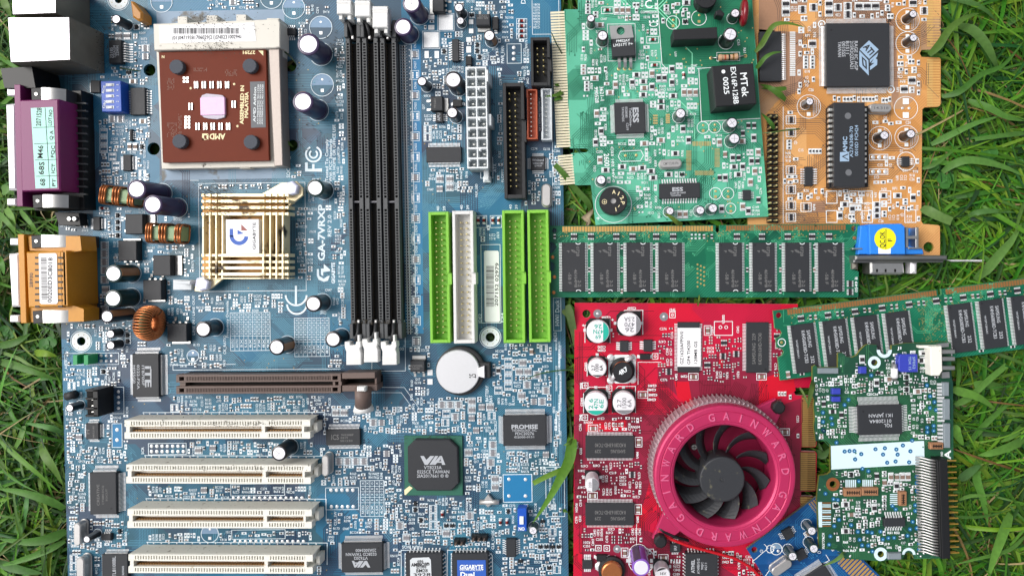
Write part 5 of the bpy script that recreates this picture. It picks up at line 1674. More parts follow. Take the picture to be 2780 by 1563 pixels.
for (rect, n, kinds, kw) in (
    ((1145, 0, 1262, 150), 160, 'rrRrpt', dict(text=.35)), ((1145, 150, 1262, 395), 420, 'rrraprtP', dict(text=.3)), ((1155, 455, 1300, 525), 200, 'raraar', dict(text=.3)),
    ((1262, 0, 1395, 180), 140, 'rrpt', dict(text=.4)), ((1340, 180, 1365, 500), 60, 'rp', dict(text=.5)), ((1398, 100, 1438, 235), 60, 'rpa', dict(text=.5)), ((1424, 395, 1525, 560), 160, 'rrpr', dict(text=.5)),
    ((1285, 600, 1362, 700), 60, 'rrp', dict(text=.4)), ((1290, 700, 1308, 930), 60, 'r', dict(text=.4, vert=1)),
    ((235, -30, 312, 60), 200, 'rrat', dict(text=.3)), ((235, 60, 420, 215), 320, 'rrat', dict(text=.25)), ((262, 205, 432, 520), 900, 'rrraRPt', dict(text=.25)),
    ((262, 560, 300, 900), 240, 'rra', dict(text=.2)), ((160, 570, 330, 650), 90, 'rt', dict(text=.4)), ((300, 560, 520, 720), 90, 'rp', dict(text=.5)), ((390, 640, 530, 900), 160, 'rrp', dict(text=.4)),
    ((540, 498, 830, 530), 130, 'rra', dict(text=.4)), ((795, 520, 835, 760), 90, 'rr', dict(text=.4)), ((500, 795, 800, 850), 110, 'rrp', dict(text=.4)), ((180, 870, 400, 1000), 320, 'rrpt', dict(text=.3)),
    ((168, 980, 235, 1563), 560, 'rrraPp', dict(text=.3)), ((235, 980, 330, 1140), 400, 'rrpt', dict(text=.25)), ((290, 1090, 350, 1280), 260, 'rrp', dict(text=.3)), ((230, 1380, 350, 1563), 300, 'rrtp', dict(text=.3)),
    ((225, 1210, 340, 1260), 130, 'rra', dict(text=.4)), ((450, 930, 620, 1000), 140, 'rra', dict(text=.4)), ((460, 1070, 900, 1130), 420, 'rrrraP', dict(text=.45)), ((400, 1195, 850, 1245), 170, 'rrap', dict(text=.3)), ((400, 1317, 850, 1365), 150, 'rrap', dict(text=.3)), ((400, 1438, 850, 1485), 130, 'rrap', dict(text=.3)),
    ((765, 440, 935, 860), 60, 'rp', dict(text=.7, run=2)), ((908, 100, 938, 560), 260, 'rp', dict(text=.55)), ((916, 560, 940, 900), 140, 'rp', dict(text=.5)), ((700, 10, 910, 110), 90, 'rra', dict(text=.4)), ((560, -10, 780, 28), 90, 'rraa', dict(text=.2)),
    ((890, 960, 960, 1010), 60, 'rr', dict(text=.3)), ((1110, 935, 1180, 1180), 260, 'rrap', dict(text=.3)), ((870, 1100, 1110, 1180), 360, 'rrraap', dict(text=.2)),
    ((868, 1205, 1095, 1320), 700, 'rrraaPp', dict(text=.2)), ((975, 1300, 1100, 1450), 300, 'rrap', dict(text=.3)), ((885, 1390, 1095, 1480), 90, 'rrp', dict(text=.5)), ((1050, 1345, 1290, 1480), 560, 'rrraPt', dict(text=.25)),
    ((1180, 1075, 1365, 1180), 640, 'rraaaaP', dict(text=.18)), ((1258, 1180, 1365, 1480), 700, 'rraaap', dict(text=.22)), ((1335, 930, 1500, 1120), 900, 'rraaaPR', dict(text=.2)), ((1440, 1100, 1520, 1290), 260, 'rraap', dict(text=.3)),
    ((1366, 1215, 1520, 1290), 320, 'rrRa', dict(text=.25)), ((1360, 1365, 1525, 1563), 500, 'rrrPpt', dict(text=.3)), ((1290, 1470, 1365, 1500), 50, 'rrp', dict(text=.3)), ((1190, 1440, 1400, 1485), 150, 'rrp', dict(text=.3)), ((860, 1480, 880, 1563), 60, 'r', dict(text=0)), ((1050, 1480, 1090, 1563), 60, 'ra', dict(text=.2))):
    scatter(rect, n, kinds, **kw)
# etched lines
random.seed(33)
B.traces(120, (5, 16), 4.4, 1.3, (30, 150), m=0)
B.traces(45, (4, 12), 4.6, 2.2, (30, 150), m=1)
B.traces(26, (5, 12), 4.4, 1.2, (20, 90), area=(770, 400, 940, 960), m=0)
B.traces(16, (5, 12), 4.4, 1.2, (20, 90), area=(500, 780, 900, 1000), m=0)
for P, n in (([(1345, 420), (1345, 500), (1330, 515), (1290, 518), (1270, 545), (1190, 548), (1180, 570)], 6), ([(1360, 330), (1352, 500), (1325, 540), (1260, 555)], 7), ([(1100, 1380), (1060, 1430), (1010, 1370)], 10),
             ([(1005, 1400), (1040, 1400), (1110, 1470)], 8), ([(1506, 60), (1512, 1500)], 5), ([(640, 1445), (640, 1480)], 26), ([(700, 1200), (700, 1240)], 30), ([(1340, 180), (1340, 320), (1350, 330)], 6), ([(835, 560), (835, 700), (860, 730), (860, 800)], 8)):
    B.bundle(P, n, 5, 1.8)
# gold vias
for _ in range(420):
    x = random.uniform(180, 1500); y = random.uniform(20, 1550)
    if free(x - 2, y - 2, x + 2, y + 2): X, Y = un((x, y), 0); B.pads.flat([(X + 1.5 * math.cos(t * 1.0472), Y + 1.5 * math.sin(t * 1.0472)) for t in range(6)], .6, 4)
MBD.finish(['trace_light', 'trace_dark', 'pour_bright'], ('solder', 'padhalf', 'goldpad', 'silk', 'via_gold', 'bare_board'))
# ================================================================== GREEN MODEM CARD
pcb_mat('pcb_green', [((84, 168, 138), 0), ((94, 180, 150), 0.3), ((76, 158, 130), 0.6), ((62, 142, 114), 0.88)], 60, 0.36, fine=(60, 142, 108))
mat('pcb_green_edge', (70, 120, 70), 0.6, var=.2)
mat('green_dark', (34, 116, 84), 0.36, var=.06)
mat('green_line', (24, 98, 74), 0.36, var=0)
mat('green_pale', (130, 216, 176), 0.36, var=0)
mat('finger_pale', (228, 220, 190), 0.35, .4, var=.08)
go = [(1567, -60), (2039, -60), (2042, 0), (2052, 138), (2065.7, 323), (2086.5, 588), (1617, 611), (1604, 502), (1563, 503), (1557, 497), (1549, 419), (1552, 416), (1592, 414), (1597, 410), (1597, 405), (1593, 402.8), (1548, 403), (1545, 398), (1530, 30), (1533, 26), (1569, 26)]
B = GRN = Board('modem_card', go, 12.0, 'pcb_green', 'pcb_green_edge', 'mint green expansion card with a square black transformer and pale gold edge contacts', 'circuit board', rot=.018)
for p in ((1589, 180), (1589, 185)): pass
def fingers(bd, P, Q, n, w0, w1, m, side=1, gap=.72, z=.35, mat_='edge_contacts', stagger=False):
    """n gold contacts between survey points P and Q, reaching w0..w1 px across"""
    mb = MB(); dx, dy = Q[0] - P[0], Q[1] - P[1]; L = math.hypot(dx, dy); ux, uy = dx / L, dy / L; nx_, ny_ = -uy * side, ux * side
    for i in range(n):
        t = L * (i + .5) / n; h = L / n * gap / 2
        a0, a1 = w0, w1
        if stagger:
            q = [(t - h, a0), (t + h, a0), (t + h, (a0 + a1) / 2), (t + h * .5, (a0 + a1) / 2 + 3), (t + h * .5, a1), (t - h * .5, a1), (t - h * .5, (a0 + a1) / 2 + 3), (t - h, (a0 + a1) / 2)]
        else: q = [(t - h, a0), (t + h, a0), (t + h, a1), (t - h, a1)]
        mb.flat([un((P[0] + ux * a + nx_ * b, P[1] + uy * a + ny_ * b), bd.z) for a, b in q], bd.z + z)
    return mb.build(mat_, [m], bd.pcb)
fingers(B, (1534, 30), (1551, 400), 49, -40, -2, 'finger_pale', -1)
fingers(B, (1556, 418), (1563, 500), 11, -42, -2, 'finger_pale', -1)
# dark unplated area
zz = B.z
for poly_ in (((1783, -60), (1786, 0), (1798, 174), (1920, 182), (1897, 195), (1897, 330), (2063, 325), (2042, 0), (2039, -60)),):
    B.tr.poly([un(p, zz) for p in poly_], zz + .05, zz + .12, 1)
B.line([(1783, -20), (1797, 174), (1806, 184)], 1.6); B.line([(1897, 186), (1904, 330), (2064, 322)], 1.6); B.line([(1892, 187), (1935, 184)], 1.4)
P_ = [(1640, 40), (1720, 55), (1740, 130), (1740, 220), (1770, 250)]
# big transformer
def tf():
    zt = B.z + 82
    mb = MB(); mb.poly([un(p, zt) for p in (A2(1930, 650), A2(2335, 622), A2(2368, 1020), A2(1968, 1052))], B.z + 2, zt, 0, bev=2)
    o = mb.build('line_transformer', ['chip_dark'], B.root)
    t = MB(); t.text('MTek', A2(2248, 830), zt, 66, 18, -89 + 4, 0, zt + .4); t.text('EX16P-128B', A2(2152, 840), zt, 102, 14, -89 + 4, 0, zt + .4); t.text('0025', A2(2068, 845), zt, 48, 14, -89 + 4, 0, zt + .4)
    X, Y = un(A2(2041, 706), zt); t.flat([(X + 5 * math.cos(i * .5236), Y + 5 * math.sin(i * .5236)) for i in range(12)], zt + .4)
    t.build('printed_marking', ['silk'], o); mark(1912, 175, 2060, 320)
    # relay
    zt = B.z + 62
    mb = MB(); mb.poly([un(p, zt) for p in (A2(1548, 292), A2(1978, 266), A2(1985, 380), A2(1552, 395))], B.z + 2, zt, 0, bev=1.5)
    o = mb.build('relay', ['chip_dark'], B.root)
    t = MB(); t.text('MARUSHIN', (1400 + 1700 * K_, 412 * K_), zt - 30, 60, 6, 2, 0, B.z - 20); 
    mark(1820, 75, 1950, 130)
    # voltage regulator
    zt = B.z + 26
    mb = MB(); mb.poly([un(p, zt) for p in (A2(940, 385), A2(1162, 368), A2(1180, 548), A2(950, 562))], B.z + 4, zt, 0, bev=1.5)
    o = mb.build('voltage_regulator', ['chip'], B.root)
    mb = MB(); q = [A2(920, 255), A2(1138, 245), A2(1160, 372), A2(938, 388)]
    c = un(A2(1032, 305), B.z + 10)
    outer = [un(p, B.z + 10) for p in q]; hole = [(c[0] + 11 * math.cos(-i * .3927), c[1] + 11 * math.sin(-i * .3927)) for i in range(16)]
    fl = outer + hole; tri = tessellate_polygon([[Vector((p[0], p[1], 0)) for p in outer], [Vector((p[0], p[1], 0)) for p in hole]])
    mb.add([(p[0], p[1], B.z + 10) for p in fl], [tuple(t) for t in tri], 0)
    for lp in (outer, hole):
        n = len(lp); mb.add([(p[0], p[1], B.z + 10) for p in lp] + [(p[0], p[1], B.z + 3) for p in lp], [(i, (i + 1) % n, n + (i + 1) % n, n + i) for i in range(n)], 0)
    mb.build('mounting_tab', ['steel'], o)
    for u in (1015, 1072, 1128):
        l = MB(); a = un(A2(u - 14, 560), B.z + 14)
        l.ribbon(Fr(a[0] + 4, a[1], .05), 0, 0, 0, 1, [(0, B.z + 14), (14, B.z + 14), (27, B.z + 8), (30, B.z)], 8); l.build('leg', ['steel'], o)
        B.dot(A2(u, 678), 5, 2, 1)
    t = MB(); t.text('PM02AY', A2(1055, 402), zt, 38, 7, 5, 0, zt + .4); t.text('LM317T P+', A2(1055, 440), zt, 54, 7.5, 5, 0, zt + .4); t.build('printed_marking', ['silk'], o)
    mark(1653, 66, 1728, 195); B.rect(1650, 66, 1725, 166)
    # sounder disc
    zt = B.z + 40; X, Y = un(B2(960, 525), zt)
    mb = MB(); mb.lathe(X, Y, [(37, B.z + 1), (37, B.z + 34), (36, zt - 1), (35, zt), (7.5, zt), (7, zt - 7), (0, zt - 7)], 0, 40, lambda k, t: 1 if k >= 5 else 0)
    o = mb.build('buzzer', ['chip_dark', 'can'], B.root)
    t = MB()
    for ch, u, v, a in (('A', 965, 438, 0), ('1', 1012, 455, -25), ('2', 1045, 495, -50), ('P', 1052, 545, -95), ('-', 1020, 582, -125), ('1', 985, 610, -170)): t.text(ch, B2(u, v), zt, 9, 10.5, a, 0, zt + .4)
    for i in range(20):
        a0, a1 = i / 20 * 6.283, (i + 1) / 20 * 6.283; c = un(B2(872, 535), zt)
        t.flat([(c[0] + r * math.cos(a), c[1] + r * math.sin(a)) for r, a in ((5.5, a0), (5.5, a1), (6.6, a1), (6.6, a0))], zt + .4)
    t.text('+', B2(872, 537), zt, 8, 8, 0, 0, zt + .4)
    t.build('printed_marking', ['cpu_print'], o); B.circ(B2(960, 562), 49, 1.6); mark(1618, 505, 1716, 605)
    B.txt('+', B2(810, 698), 12, 12, 0)
    # banded resistor
    mb = MB(); a = un(A2(1990, 568), B.z + 12); b = un(A2(2190, 556), B.z + 12)
    n = 12; prof = [(0, 5, 0), (.04, 9, 0), (.16, 9.5, 0), (.2, 8, 0), (.3, 7.5, 0), (.301, 7.5, 1), (.38, 7.5, 1), (.381, 7.5, 0), (.5, 7.5, 0), (.501, 7.5, 2), (.58, 7.5, 2), (.581, 7.5, 0), (.7, 7.8, 0), (.701, 7.8, 3), (.78, 8.4, 3), (.781, 9, 0), (.95, 9.3, 0), (1, 5, 0)]
    V = Vector((b[0] - a[0], b[1] - a[1])); Lr = V.length; ud = V / Lr; nd = Vector((-ud.y, ud.x))
    for k in range(len(prof) - 1):
        vs = []
        for t_, r_, _m in (prof[k], prof[k + 1]):
            for i in range(n):
                q = 2 * math.pi * i / n; vs.append((a[0] + ud.x * Lr * t_ + nd.x * r_ * math.cos(q), a[1] + ud.y * Lr * t_ + nd.y * r_ * math.cos(q), B.z + 10 + r_ * math.sin(q)))
        mb.add(vs, [(i, (i + 1) % n, n + (i + 1) % n, n + i) for i in range(n)], prof[k][2], True)
    o = mb.build('axial_resistor', ['smd_tan2', 'header_orange', 'black', 'gold_contact'], B.root)
    l = MB(); l.tube([un(A2(1915, 572), B.z) + (B.z + 2,), (a[0] - 4, a[1], B.z + 10), (a[0], a[1], B.z + 10)], 1.6); l.tube([(b[0], b[1], B.z + 10), un(A2(2255, 552), B.z) + (B.z + 4,)], 1.6); l.build('wire_lead', ['steel'], o)
    for p in (A2(1920, 572), A2(2258, 552)): B.dot(p, 5, 2, 1.5)
    mark(1925, 140, 2030, 166); B.rect(1946, 143, 2008, 166)
mat('smd_tan2', (196, 160, 130), .4, var=.08)
tf()
# dipped varistor, dark red disc on edge
mb = MB(); c = un(A2(2240, 130), B.z + 34); n = 20
vs = []
for r_, w_ in ((0.01, 7), (.6, 8), (.9, 5.5), (1, 2), (1, -2), (.9, -5.5), (.6, -8), (.01, -7)):
    for i in range(n):
        q = 2 * math.pi * i / n; vs.append((c[0] + w_ * 1.15 + 0.04 * 34 * r_ * math.sin(q), c[1] + 36 * r_ * math.sin(q), B.z + 34 + 30 * r_ * math.cos(q)))
mb.add(vs, [(k * n + i, k * n + (i + 1) % n, (k + 1) * n + (i + 1) % n, (k + 1) * n + i) for k in range(7) for i in range(n)], 0, True)
mb.build('disc_varistor', ['varistor'], B.root) if 'varistor' in MATS else (mat('varistor', (120, 18, 30), .2, var=.1, coat=.4), mb.build('disc_varistor', ['varistor'], B.root))
mark(2005, -5, 2032, 75)
for p, d, h in ((A2(740, 180), 22, 50), (A2(855, 350), 29, 48), (A2(2160, 130), 25, 42), (A2(2112, 338), 37, 62), (A2(1622, 1115), 29, 44), (A2(2128, 1208), 31, 46), (A2(2150, 1362), 31, 46),
                (B2(840, 320), 27, 40), (B2(1517, 625), 23, 40), (B2(1815, 618), 25, 34), (B2(1940, 598), 26, 40)):
    ecap(p, d, h, 'cap_sleeve' if p[1] < 150 else 'cap_green', 'cap_stripe_grey', None, topm='cap_top')
# round black can at the top, small black transistor
mb = MB(); X, Y = un(A2(1872, -20), B.z + 40); mb.lathe(X, Y, [(28, B.z + 1), (28, B.z + 38), (26, B.z + 41), (0, B.z + 41)], 0, 30); mb.build('inductor_can', ['chip_dark'], B.root); mark(1880, -50, 1950, 30)
mb = MB(); mb.poly([un(p, B.z + 48) for p in (A2(1968, 110), A2(2010, 90), A2(2055, 135), A2(2040, 165), A2(1970, 150))], B.z + 16, B.z + 48, 0, bev=2); mb.build('small_transistor_can', ['chip_dark'], B.root); mark(1940, 25, 1975, 75)
chip(*A2(972, 1005), *A2(1272, 1310), h=13, pins=(25, 25, 25, 25), plen=11, a=.03, texts=(('ESS', A2(1180, 1130), 42, 15, -90, True), ('TeleDrive™', A2(1130, 1155), 52, 7, -90), ('ES2838S', A2(1088, 1105), 30, 6, -90), ('TAYA295DS', A2(1055, 1125), 40, 6, -90), ('C219', A2(1098, 1245), 20, 6, -90)))
chip(*B2(1413, 352), *B2(1812, 500), h=14, pins=(14, 0, 14, 0), plen=13, pw=3.4, a=.03, inset=6, texts=(('ESS', B2(1590, 412), 30, 10, 0, True), ('ES2818P 0449', B2(1595, 448), 42, 5, 0), ('T22647SB', B2(1572, 472), 28, 5, 0)))
chip(*B2(2235, 418), *B2(2312, 518), h=12, pins=(0, 4, 0, 4), plen=11)
crystal(B2(1525, 158), 60, 24, 22, .05, 'CMTCU8.096')
for p in (A2(900, 105), A2(1345, 395), A2(1362, 645)): smd(*p, 'd'); B.rect(p[0] - 16, p[1] - 9, p[0] + 16, p[1] + 9); mark(p[0] - 17, p[1] - 10, p[0] + 17, p[1] + 10)
smd(*A2(1648, 745), 'd', True); mark(*A2(1610, 700), *A2(1685, 800))
for c, r in ((A2(1800, 180), 20), (A2(1545, 225), 18), (A2(1840, 1255), 16), (A2(1955, 1250), 16), (B2(1962, 455), 16), (B2(2085, 455), 16), (B2(2112, 600), 14)):
    B.circ(c, r); B.dot((c[0] + 1, c[1] - r * .4), 3.4, 2, 1); B.pad(c[0] - 3, c[1] + r * .3, c[0] + 4, c[1] + r * .3 + 7, 2); mark(c[0] - r, c[1] - r, c[0] + r, c[1] + r)
for st, p, w, h, a in (('C', A2(1305, 45), 22, 22, 10), ('CE', A2(1355, 235), 19, 24, 95), ('3621-1', A2(848, 925), 42, 10, -86), ('990528', A2(795, 935), 44, 10, -86), ('2600', B2(895, 125), 36, 14, -87), ('C03 102 94V-0', B2(955, 170), 98, 7, -87),
                       ('R61', A2(2250, 500), 16, 7, -87), ('C65', A2(2190, 420), 18, 7, -87), ('U10', A2(1572, 535), 14, 6, -87), ('COMMISSION', A2(1310, 122), 46, 7, 0)):
    B.txt(st, p, w, h, a); mark(p[0] - (w if abs(a) < 45 else h) / 2, p[1] - (h if abs(a) < 45 else w) / 2, p[0] + (w if abs(a) < 45 else h) / 2, p[1] + (h if abs(a) < 45 else w) / 2)
for (u0, v0, u1, v1, n, ho) in ((1350, 1125, 1395, 1225, 4, 0), (1475, 1120, 1515, 1215, 5, 0), (1735, 1390, 1920, 1435, 12, 1), ):
    for i in range(n):
        a, b = A2(u0, v0), A2(u1, v1)
        if ho: x = a[0] + (b[0] - a[0]) * (i + .5) / n; B.pad(x - 1.2, a[1], x + 1.2, b[1], 2)
        else: y = a[1] + (b[1] - a[1]) * (i + .5) / n; B.pad(a[0], y - 2, b[0], y + 2, 2)
    mark(a[0], a[1], b[0], b[1])
for (u0, v0, u1, v1, n, ho) in ((1675, 30, 1725, 230, 16, 0), (1955, 10, 2005, 195, 15, 0), (1758, 230, 1945, 275, 15, 1)):
    a, b = B2(u0, v0), B2(u1, v1)
    for i in range(n):
        if ho: x = a[0] + (b[0] - a[0]) * (i + .5) / n; B.pad(x - .8, a[1], x + .8, b[1], 2)
        else: y = a[1] + (b[1] - a[1]) * (i + .5) / n; B.pad(a[0], y - .8, b[0], y + .8, 2)
    mark(a[0], a[1], b[0], b[1])
B.circ(B2(1130, 80), 0.1)
B.line([B2(1030, 40), B2(1230, 30), B2(1255, 80), B2(1225, 135), B2(1035, 140), B2(1008, 90), B2(1030, 40)], 1.6); B.dot(B2(1080, 82), 4, 2); B.dot(B2(1185, 78), 4, 2); mark(1678, 410, 1748, 440)
random.seed(40); B.dense = 2.6; B.fine = .9
for rect, n, kinds, kw in (((1575, 0, 1790, 60), 110, 'rRp', dict(text=.25)), ((1575, 60, 1655, 270), 120, 'rRp', dict(text=.25)), ((1730, 60, 1790, 190), 50, 'rp', dict(text=.3)), ((1790, 0, 1915, 75), 90, 'rRpt', dict(text=.25)),
        ((1630, 170, 1900, 270), 420, 'RRRp', dict(text=.25, run=3)), ((1780, 200, 1895, 320), 140, 'RRtp', dict(text=.25)), ((1610, 270, 1900, 400), 420, 'RRpp', dict(text=.3, run=2)), ((1900, 330, 2060, 400), 160, 'RRp', dict(text=.25, run=3)),
        ((1610, 400, 1860, 500), 380, 'RRpt', dict(text=.25, run=3)), ((1945, 400, 2070, 590), 620, 'RRRp', dict(text=.22, run=5, vert=.85)), ((1720, 500, 1800, 585), 120, 'RRp', dict(text=.3)), ((1780, 560, 2060, 600), 200, 'RR', dict(text=.3, vert=.8)), ((1625, 480, 1720, 510), 30, 'Rp', dict(text=.3))):
    scatter(rect, n, kinds, **kw)
for P, n in (([(1588, 110), (1620, 150), (1640, 200), (1640, 260), (1660, 290)], 12), ([(1590, 210), (1620, 230), (1625, 300), (1650, 330)], 14), ([(1600, 330), (1640, 370), (1680, 372)], 12), ([(1600, 450), (1640, 410), (1760, 400)], 6), ([(1640, 40), (1720, 50), (1750, 90), (1750, 200), (1780, 230)], 4), ([(1735, 480), (1720, 440), (1700, 400)], 5), ([(1680, 260), (1680, 230), (1710, 205), (1800, 215)], 6), ([(1760, 330), (1860, 330), (1880, 350), (1880, 500)], 5)): B.bundle(P, n, 4.6, 1.2)
B.traces(80, (2, 8), 5, 1.4, (20, 80))
B.traces(4, (1, 2), 7, 2.5, (30, 90), m=2)
for _ in range(260):
    x = random.uniform(1600, 2050); y = random.uniform(0, 590)
    if free(x - 2, y - 2, x + 2, y + 2): X, Y = un((x, y), B.z); B.pads.flat([(X + 2 * math.cos(t * 1.0472), Y + 2 * math.sin(t * 1.0472)) for t in range(6)], B.z + .5, 2)
GRN.finish(['green_line', 'green_dark', 'green_pale'])

# ================================================================== ORANGE GRAPHICS CARD
pcb_mat('pcb_orange', [((206, 150, 90), 0), ((196, 140, 80), .4), ((212, 160, 102), .6), ((180, 142, 108), .9)], 60, .36, fine=(176, 116, 64))
mat('pcb_orange_edge', (160, 140, 70), .6, var=.2)
mat('orange_line', (104, 84, 72), .4, var=0)
mat('orange_brown', (160, 122, 96), .4, var=.1)
mat('finger_gold', (232, 190, 118), .33, .45, var=.08)
oo = [(2030, -60), (2554, -60), (2554.6, 0), (2554, 112), (2546, 132), (2541, 135), (2502, 136), (2497, 145), (2502, 155), (2550, 157), (2554, 161), (2553.7, 283), (2548, 290), (2510, 292), (2504, 297), (2501, 600), (2506, 608), (2548, 611), (2552, 615), (2552, 693), (2300, 693), (2300, 680), (2030, 680)]
B = ORG = Board('graphics_card', oo, -8.0, 'pcb_orange', 'pcb_orange_edge', 'orange graphics card with a blue monitor socket and a large square black chip', 'circuit board', [(2521, 670.7, 14)], rot=.012)
fingers(B, (2516, -50), (2516, 128), 24, 0, -36, 'finger_gold', 1, stagger=True); fingers(B, (2516, 160), (2516, 290), 18, 0, -36, 'finger_gold', 1, stagger=True)
for q in (((2060, -60), (2200, -60), (2190, 20), (2130, 40), (2100, 90), (2060, 90)), ((2230, -60), (2330, -60), (2420, 20), (2420, 60), (2330, 70), (2250, 40)), ((2060, 80), (2180, 90), (2180, 240), (2130, 265), (2060, 240)), ((2200, 548), (2240, 545), (2240, 577), (2195, 577)), ((2410, 20), (2430, 60), (2440, 260), (2425, 290), (2412, 200))):
    B.tr.poly([un(p, B.z) for p in q], B.z + .04, B.z + .1, 1)
chip(*A3(592, 228), *A3(1215, 852), h=22, pins=(52, 52, 52, 52), plen=16, a=.006, dot=(.08, .11), texts=(('RAGE IIC AGP', A3(884, 548), 80, 9, -90), ('215R2QZUA21', A3(842, 545), 78, 9, -90), ('B1S11', A3(800, 472), 38, 9, -90), ('0015SS', A3(762, 485), 42, 9, -90), ('TAIWAN', A3(722, 488), 42, 9, -90)))
mb = MB(); zt = B.z + 22
def q3(pts, dz=.5, m=0): mb.flat([un(A3(*p), zt) for p in pts], zt + dz, m)
q3(((1010, 400), (1105, 490), (1012, 582), (918, 488))); q3(((915, 500), (1004, 595), (1008, 745), (915, 650))); q3(((1018, 590), (1100, 520), (1090, 560), (1075, 575), (1092, 590), (1090, 640), (1020, 692), (1020, 655), (1065, 620), (1030, 625), (1060, 575), (1018, 620)))
q3(((938, 555), (985, 600), (990, 690), (945, 645)), .7, 1); q3(((952, 585), (972, 605), (976, 660), (958, 640)), .9, 0)
mb.text('ATI', A3(1010, 490), zt, 30, 17, -50, 1, zt + .8, True)
mb.build('maker_mark', ['cap_print_blue'] if 'cap_print_blue' in MATS else [mat('cap_print_blue', (150, 175, 200), .6, var=0).name, 'chip'], B.root)
for p in (A3(545, 240), A3(1225, 880)): B.circ(p, 9, 3); B.dot(p, 4.5, 0, 1); mark(p[0] - 10, p[1] - 10, p[0] + 10, p[1] + 10)
# memory chip half under the grass at the left
chip(2062, 86, A3(150, 0)[0], 221, h=14, pins=(0, 24, 0, 0), plen=13, a=.01)
for i in range(24): x, y = A3(232, 320 + i * 18.3); B.pad(x, y - 1.5, x + 15, y + 1.5, 3)
mark(*A3(225, 310), *A3(290, 765))
# DIP ROM in its socket
x0, y0, x1, y1 = 2264, 283, 2346, 505
mb = MB(); mb.poly([un(p, B.z + 26) for p in ((2250, 290), (2358, 288), (2357, 507), (2251, 508))], B.z + 1, B.z + 26, 0, bev=1); mb.build('chip_socket', ['black'], B.root)
o, f, hx, hy = chip(A3(665, 0)[0], A3(0, 1008)[1], B3(972, 0)[0], B3(0, 388)[1], h=50, a=.0, m='chip', texts=(('AMIC', (2294, 392), 42, 11, 90, True), ('A276308-70', (2311, 385), 84, 9, 90), ('0010D FCH24', (2325, 382), 84, 9, 90)), tm='cap_print_blue')
mb = MB()
for i in range(14):
    y = 298 + i * 14.9
    for xx, sg in ((2255.5, 1), (2348, -1)):
        a = un((xx, y), B.z + 40); mb.box(Fr(a[0], a[1], 0), -5, -4, 5, 4, B.z + 26, B.z + 40, 0, bev=1)
mb.build('leads', ['pin_silver'], o)
zt = B.z + 50; mb = MB(); mb.poly([un(p, zt) for p in (B3(725, 48), B3(815, 46), B3(815, 138), B3(725, 140))], zt, zt + .3, 0)
mb.flat([un(p, zt) for p in (B3(742, 90), B3(806, 62), B3(806, 72), B3(760, 93), B3(806, 118), B3(806, 128))], zt + .7, 1)
mb.build('maker_mark', ['cap_print_blue', 'chip'], B.root)
t = MB(); 
for p in ((2302, 315), B3(810, 248)): 
    X, Y = un(p, zt); t.lathe(X, Y, [(8.5, zt), (8.5, zt + .25), (0, zt + .25)], 0, 20)
t.build('mould_mark', ['lot_label'], o)
mark(2245, 280, 2362, 512)
chip(*B3(382, 190), *B3(460, 378), h=12, pins=(0, 7, 0, 7), plen=12, a=.0)
chip(*B3(1338, 88), *B3(1412, 188), h=12, pins=(0, 4, 0, 4), plen=12, a=.0); B.circ(B3(1375, 138), 25, 2)
crystal(A3(1128, 1062), 60, 24, 22, -.01, '14.318')
for p, c, d, h in ((A3(1447, 138), A3(1388, 198), 22, 44), (A3(1450, 372), A3(1388, 430), 22, 44), (A3(430, 998), A3(418, 1050), 22, 42), (A3(1165, 1330), A3(1115, 1360), 25, 46), (A3(1425, 1315), A3(1378, 1350), 25, 46)):
    ecap(p, d, h, 'cap_sleeve', 'cap_stripe_grey')
    B.circ(c, 32, 1.5)
    for k_ in (-1, 1): B.pad(c[0] - 5, c[1] + k_ * 20 - 5, c[0] + 5, c[1] + k_ * 20 + 5, 3, .8)
    for k_ in range(4): s_ = 1 if k_ % 2 == 9 else 1; B.line([(c[0] + 12 + k_ * 4.5, c[1] - 26 + k_ * 4), (c[0] + 12 + k_ * 4.5, c[1] + 26 - k_ * 4)], 1.2)
    mark(c[0] - 32, c[1] - 32, c[0] + 32, c[1] + 32)
c = A3(1372, 1065); B.circ(c, 32, 1.5); mark(c[0] - 32, c[1] - 32, c[0] + 32, c[1] + 32)
for k_ in (-1, 1): B.pad(c[0] - 8, c[1] + k_ * 19 - 8, c[0] + 8, c[1] + k_ * 19 + 8, 3, .8)
B.dot((c[0] - 9, c[1]), 4, 0); B.dot((c[0] + 9, c[1]), 4, 0)
for v in (98, 240):
    for i in range(3): B.dot(B3(1050 + i * 60, v), 6, 0, 2)
    B.rect(*B3(1015, v - 27), *B3(1195, v + 27), 1.8); mark(*B3(1015, v - 27), *B3(1195, v + 27))
# pin header along the left edge
pins = []
for i in range(19):
    y = 315 + i * 15.6
    pins += [(2098, y), (2112, y)]
for i in range(19):
    y = 315 + i * 15.7
    m_ = MB(); f = fr((2100, y), B.z + 20, 0); m_.box(f, -14, -6.4, 14, 6.4, B.z + 1, B.z + 18, 0, bev=2.5); o = m_.build('pin_header', ['black'], B.root)
    m_ = MB()
    for dx in (-8, 8): f = fr((2100 + dx, y), B.z + 40, 0); m_.box(f, -2, -2, 2, 2, B.z + 14, B.z + 44, 0, bev=.8)
    m_.build('contact_pins', ['pin'], o)
mark(2080, 300, 2122, 610); B.line([(2126, 290), (2126, 606)], 1.6)
for i, y in enumerate((326, 360, 462, 515, 558, 590)):
    for x in (2147,): smd(x, y, 'a', True); B.rect(x - 13, y - 11, x + 13, y + 11, 1.8); mark(x - 14, y - 12, x + 14, y + 12)
smd(2188, 562, 'a', True); B.rect(2174, 551, 2202, 574, 1.8); mark(2172, 548, 2205, 576); B.txt('RP4', (2210, 563), 18, 7, 90)
random.seed(50); B.dense = 2.6; B.fine = .85; B.ow = 2.1
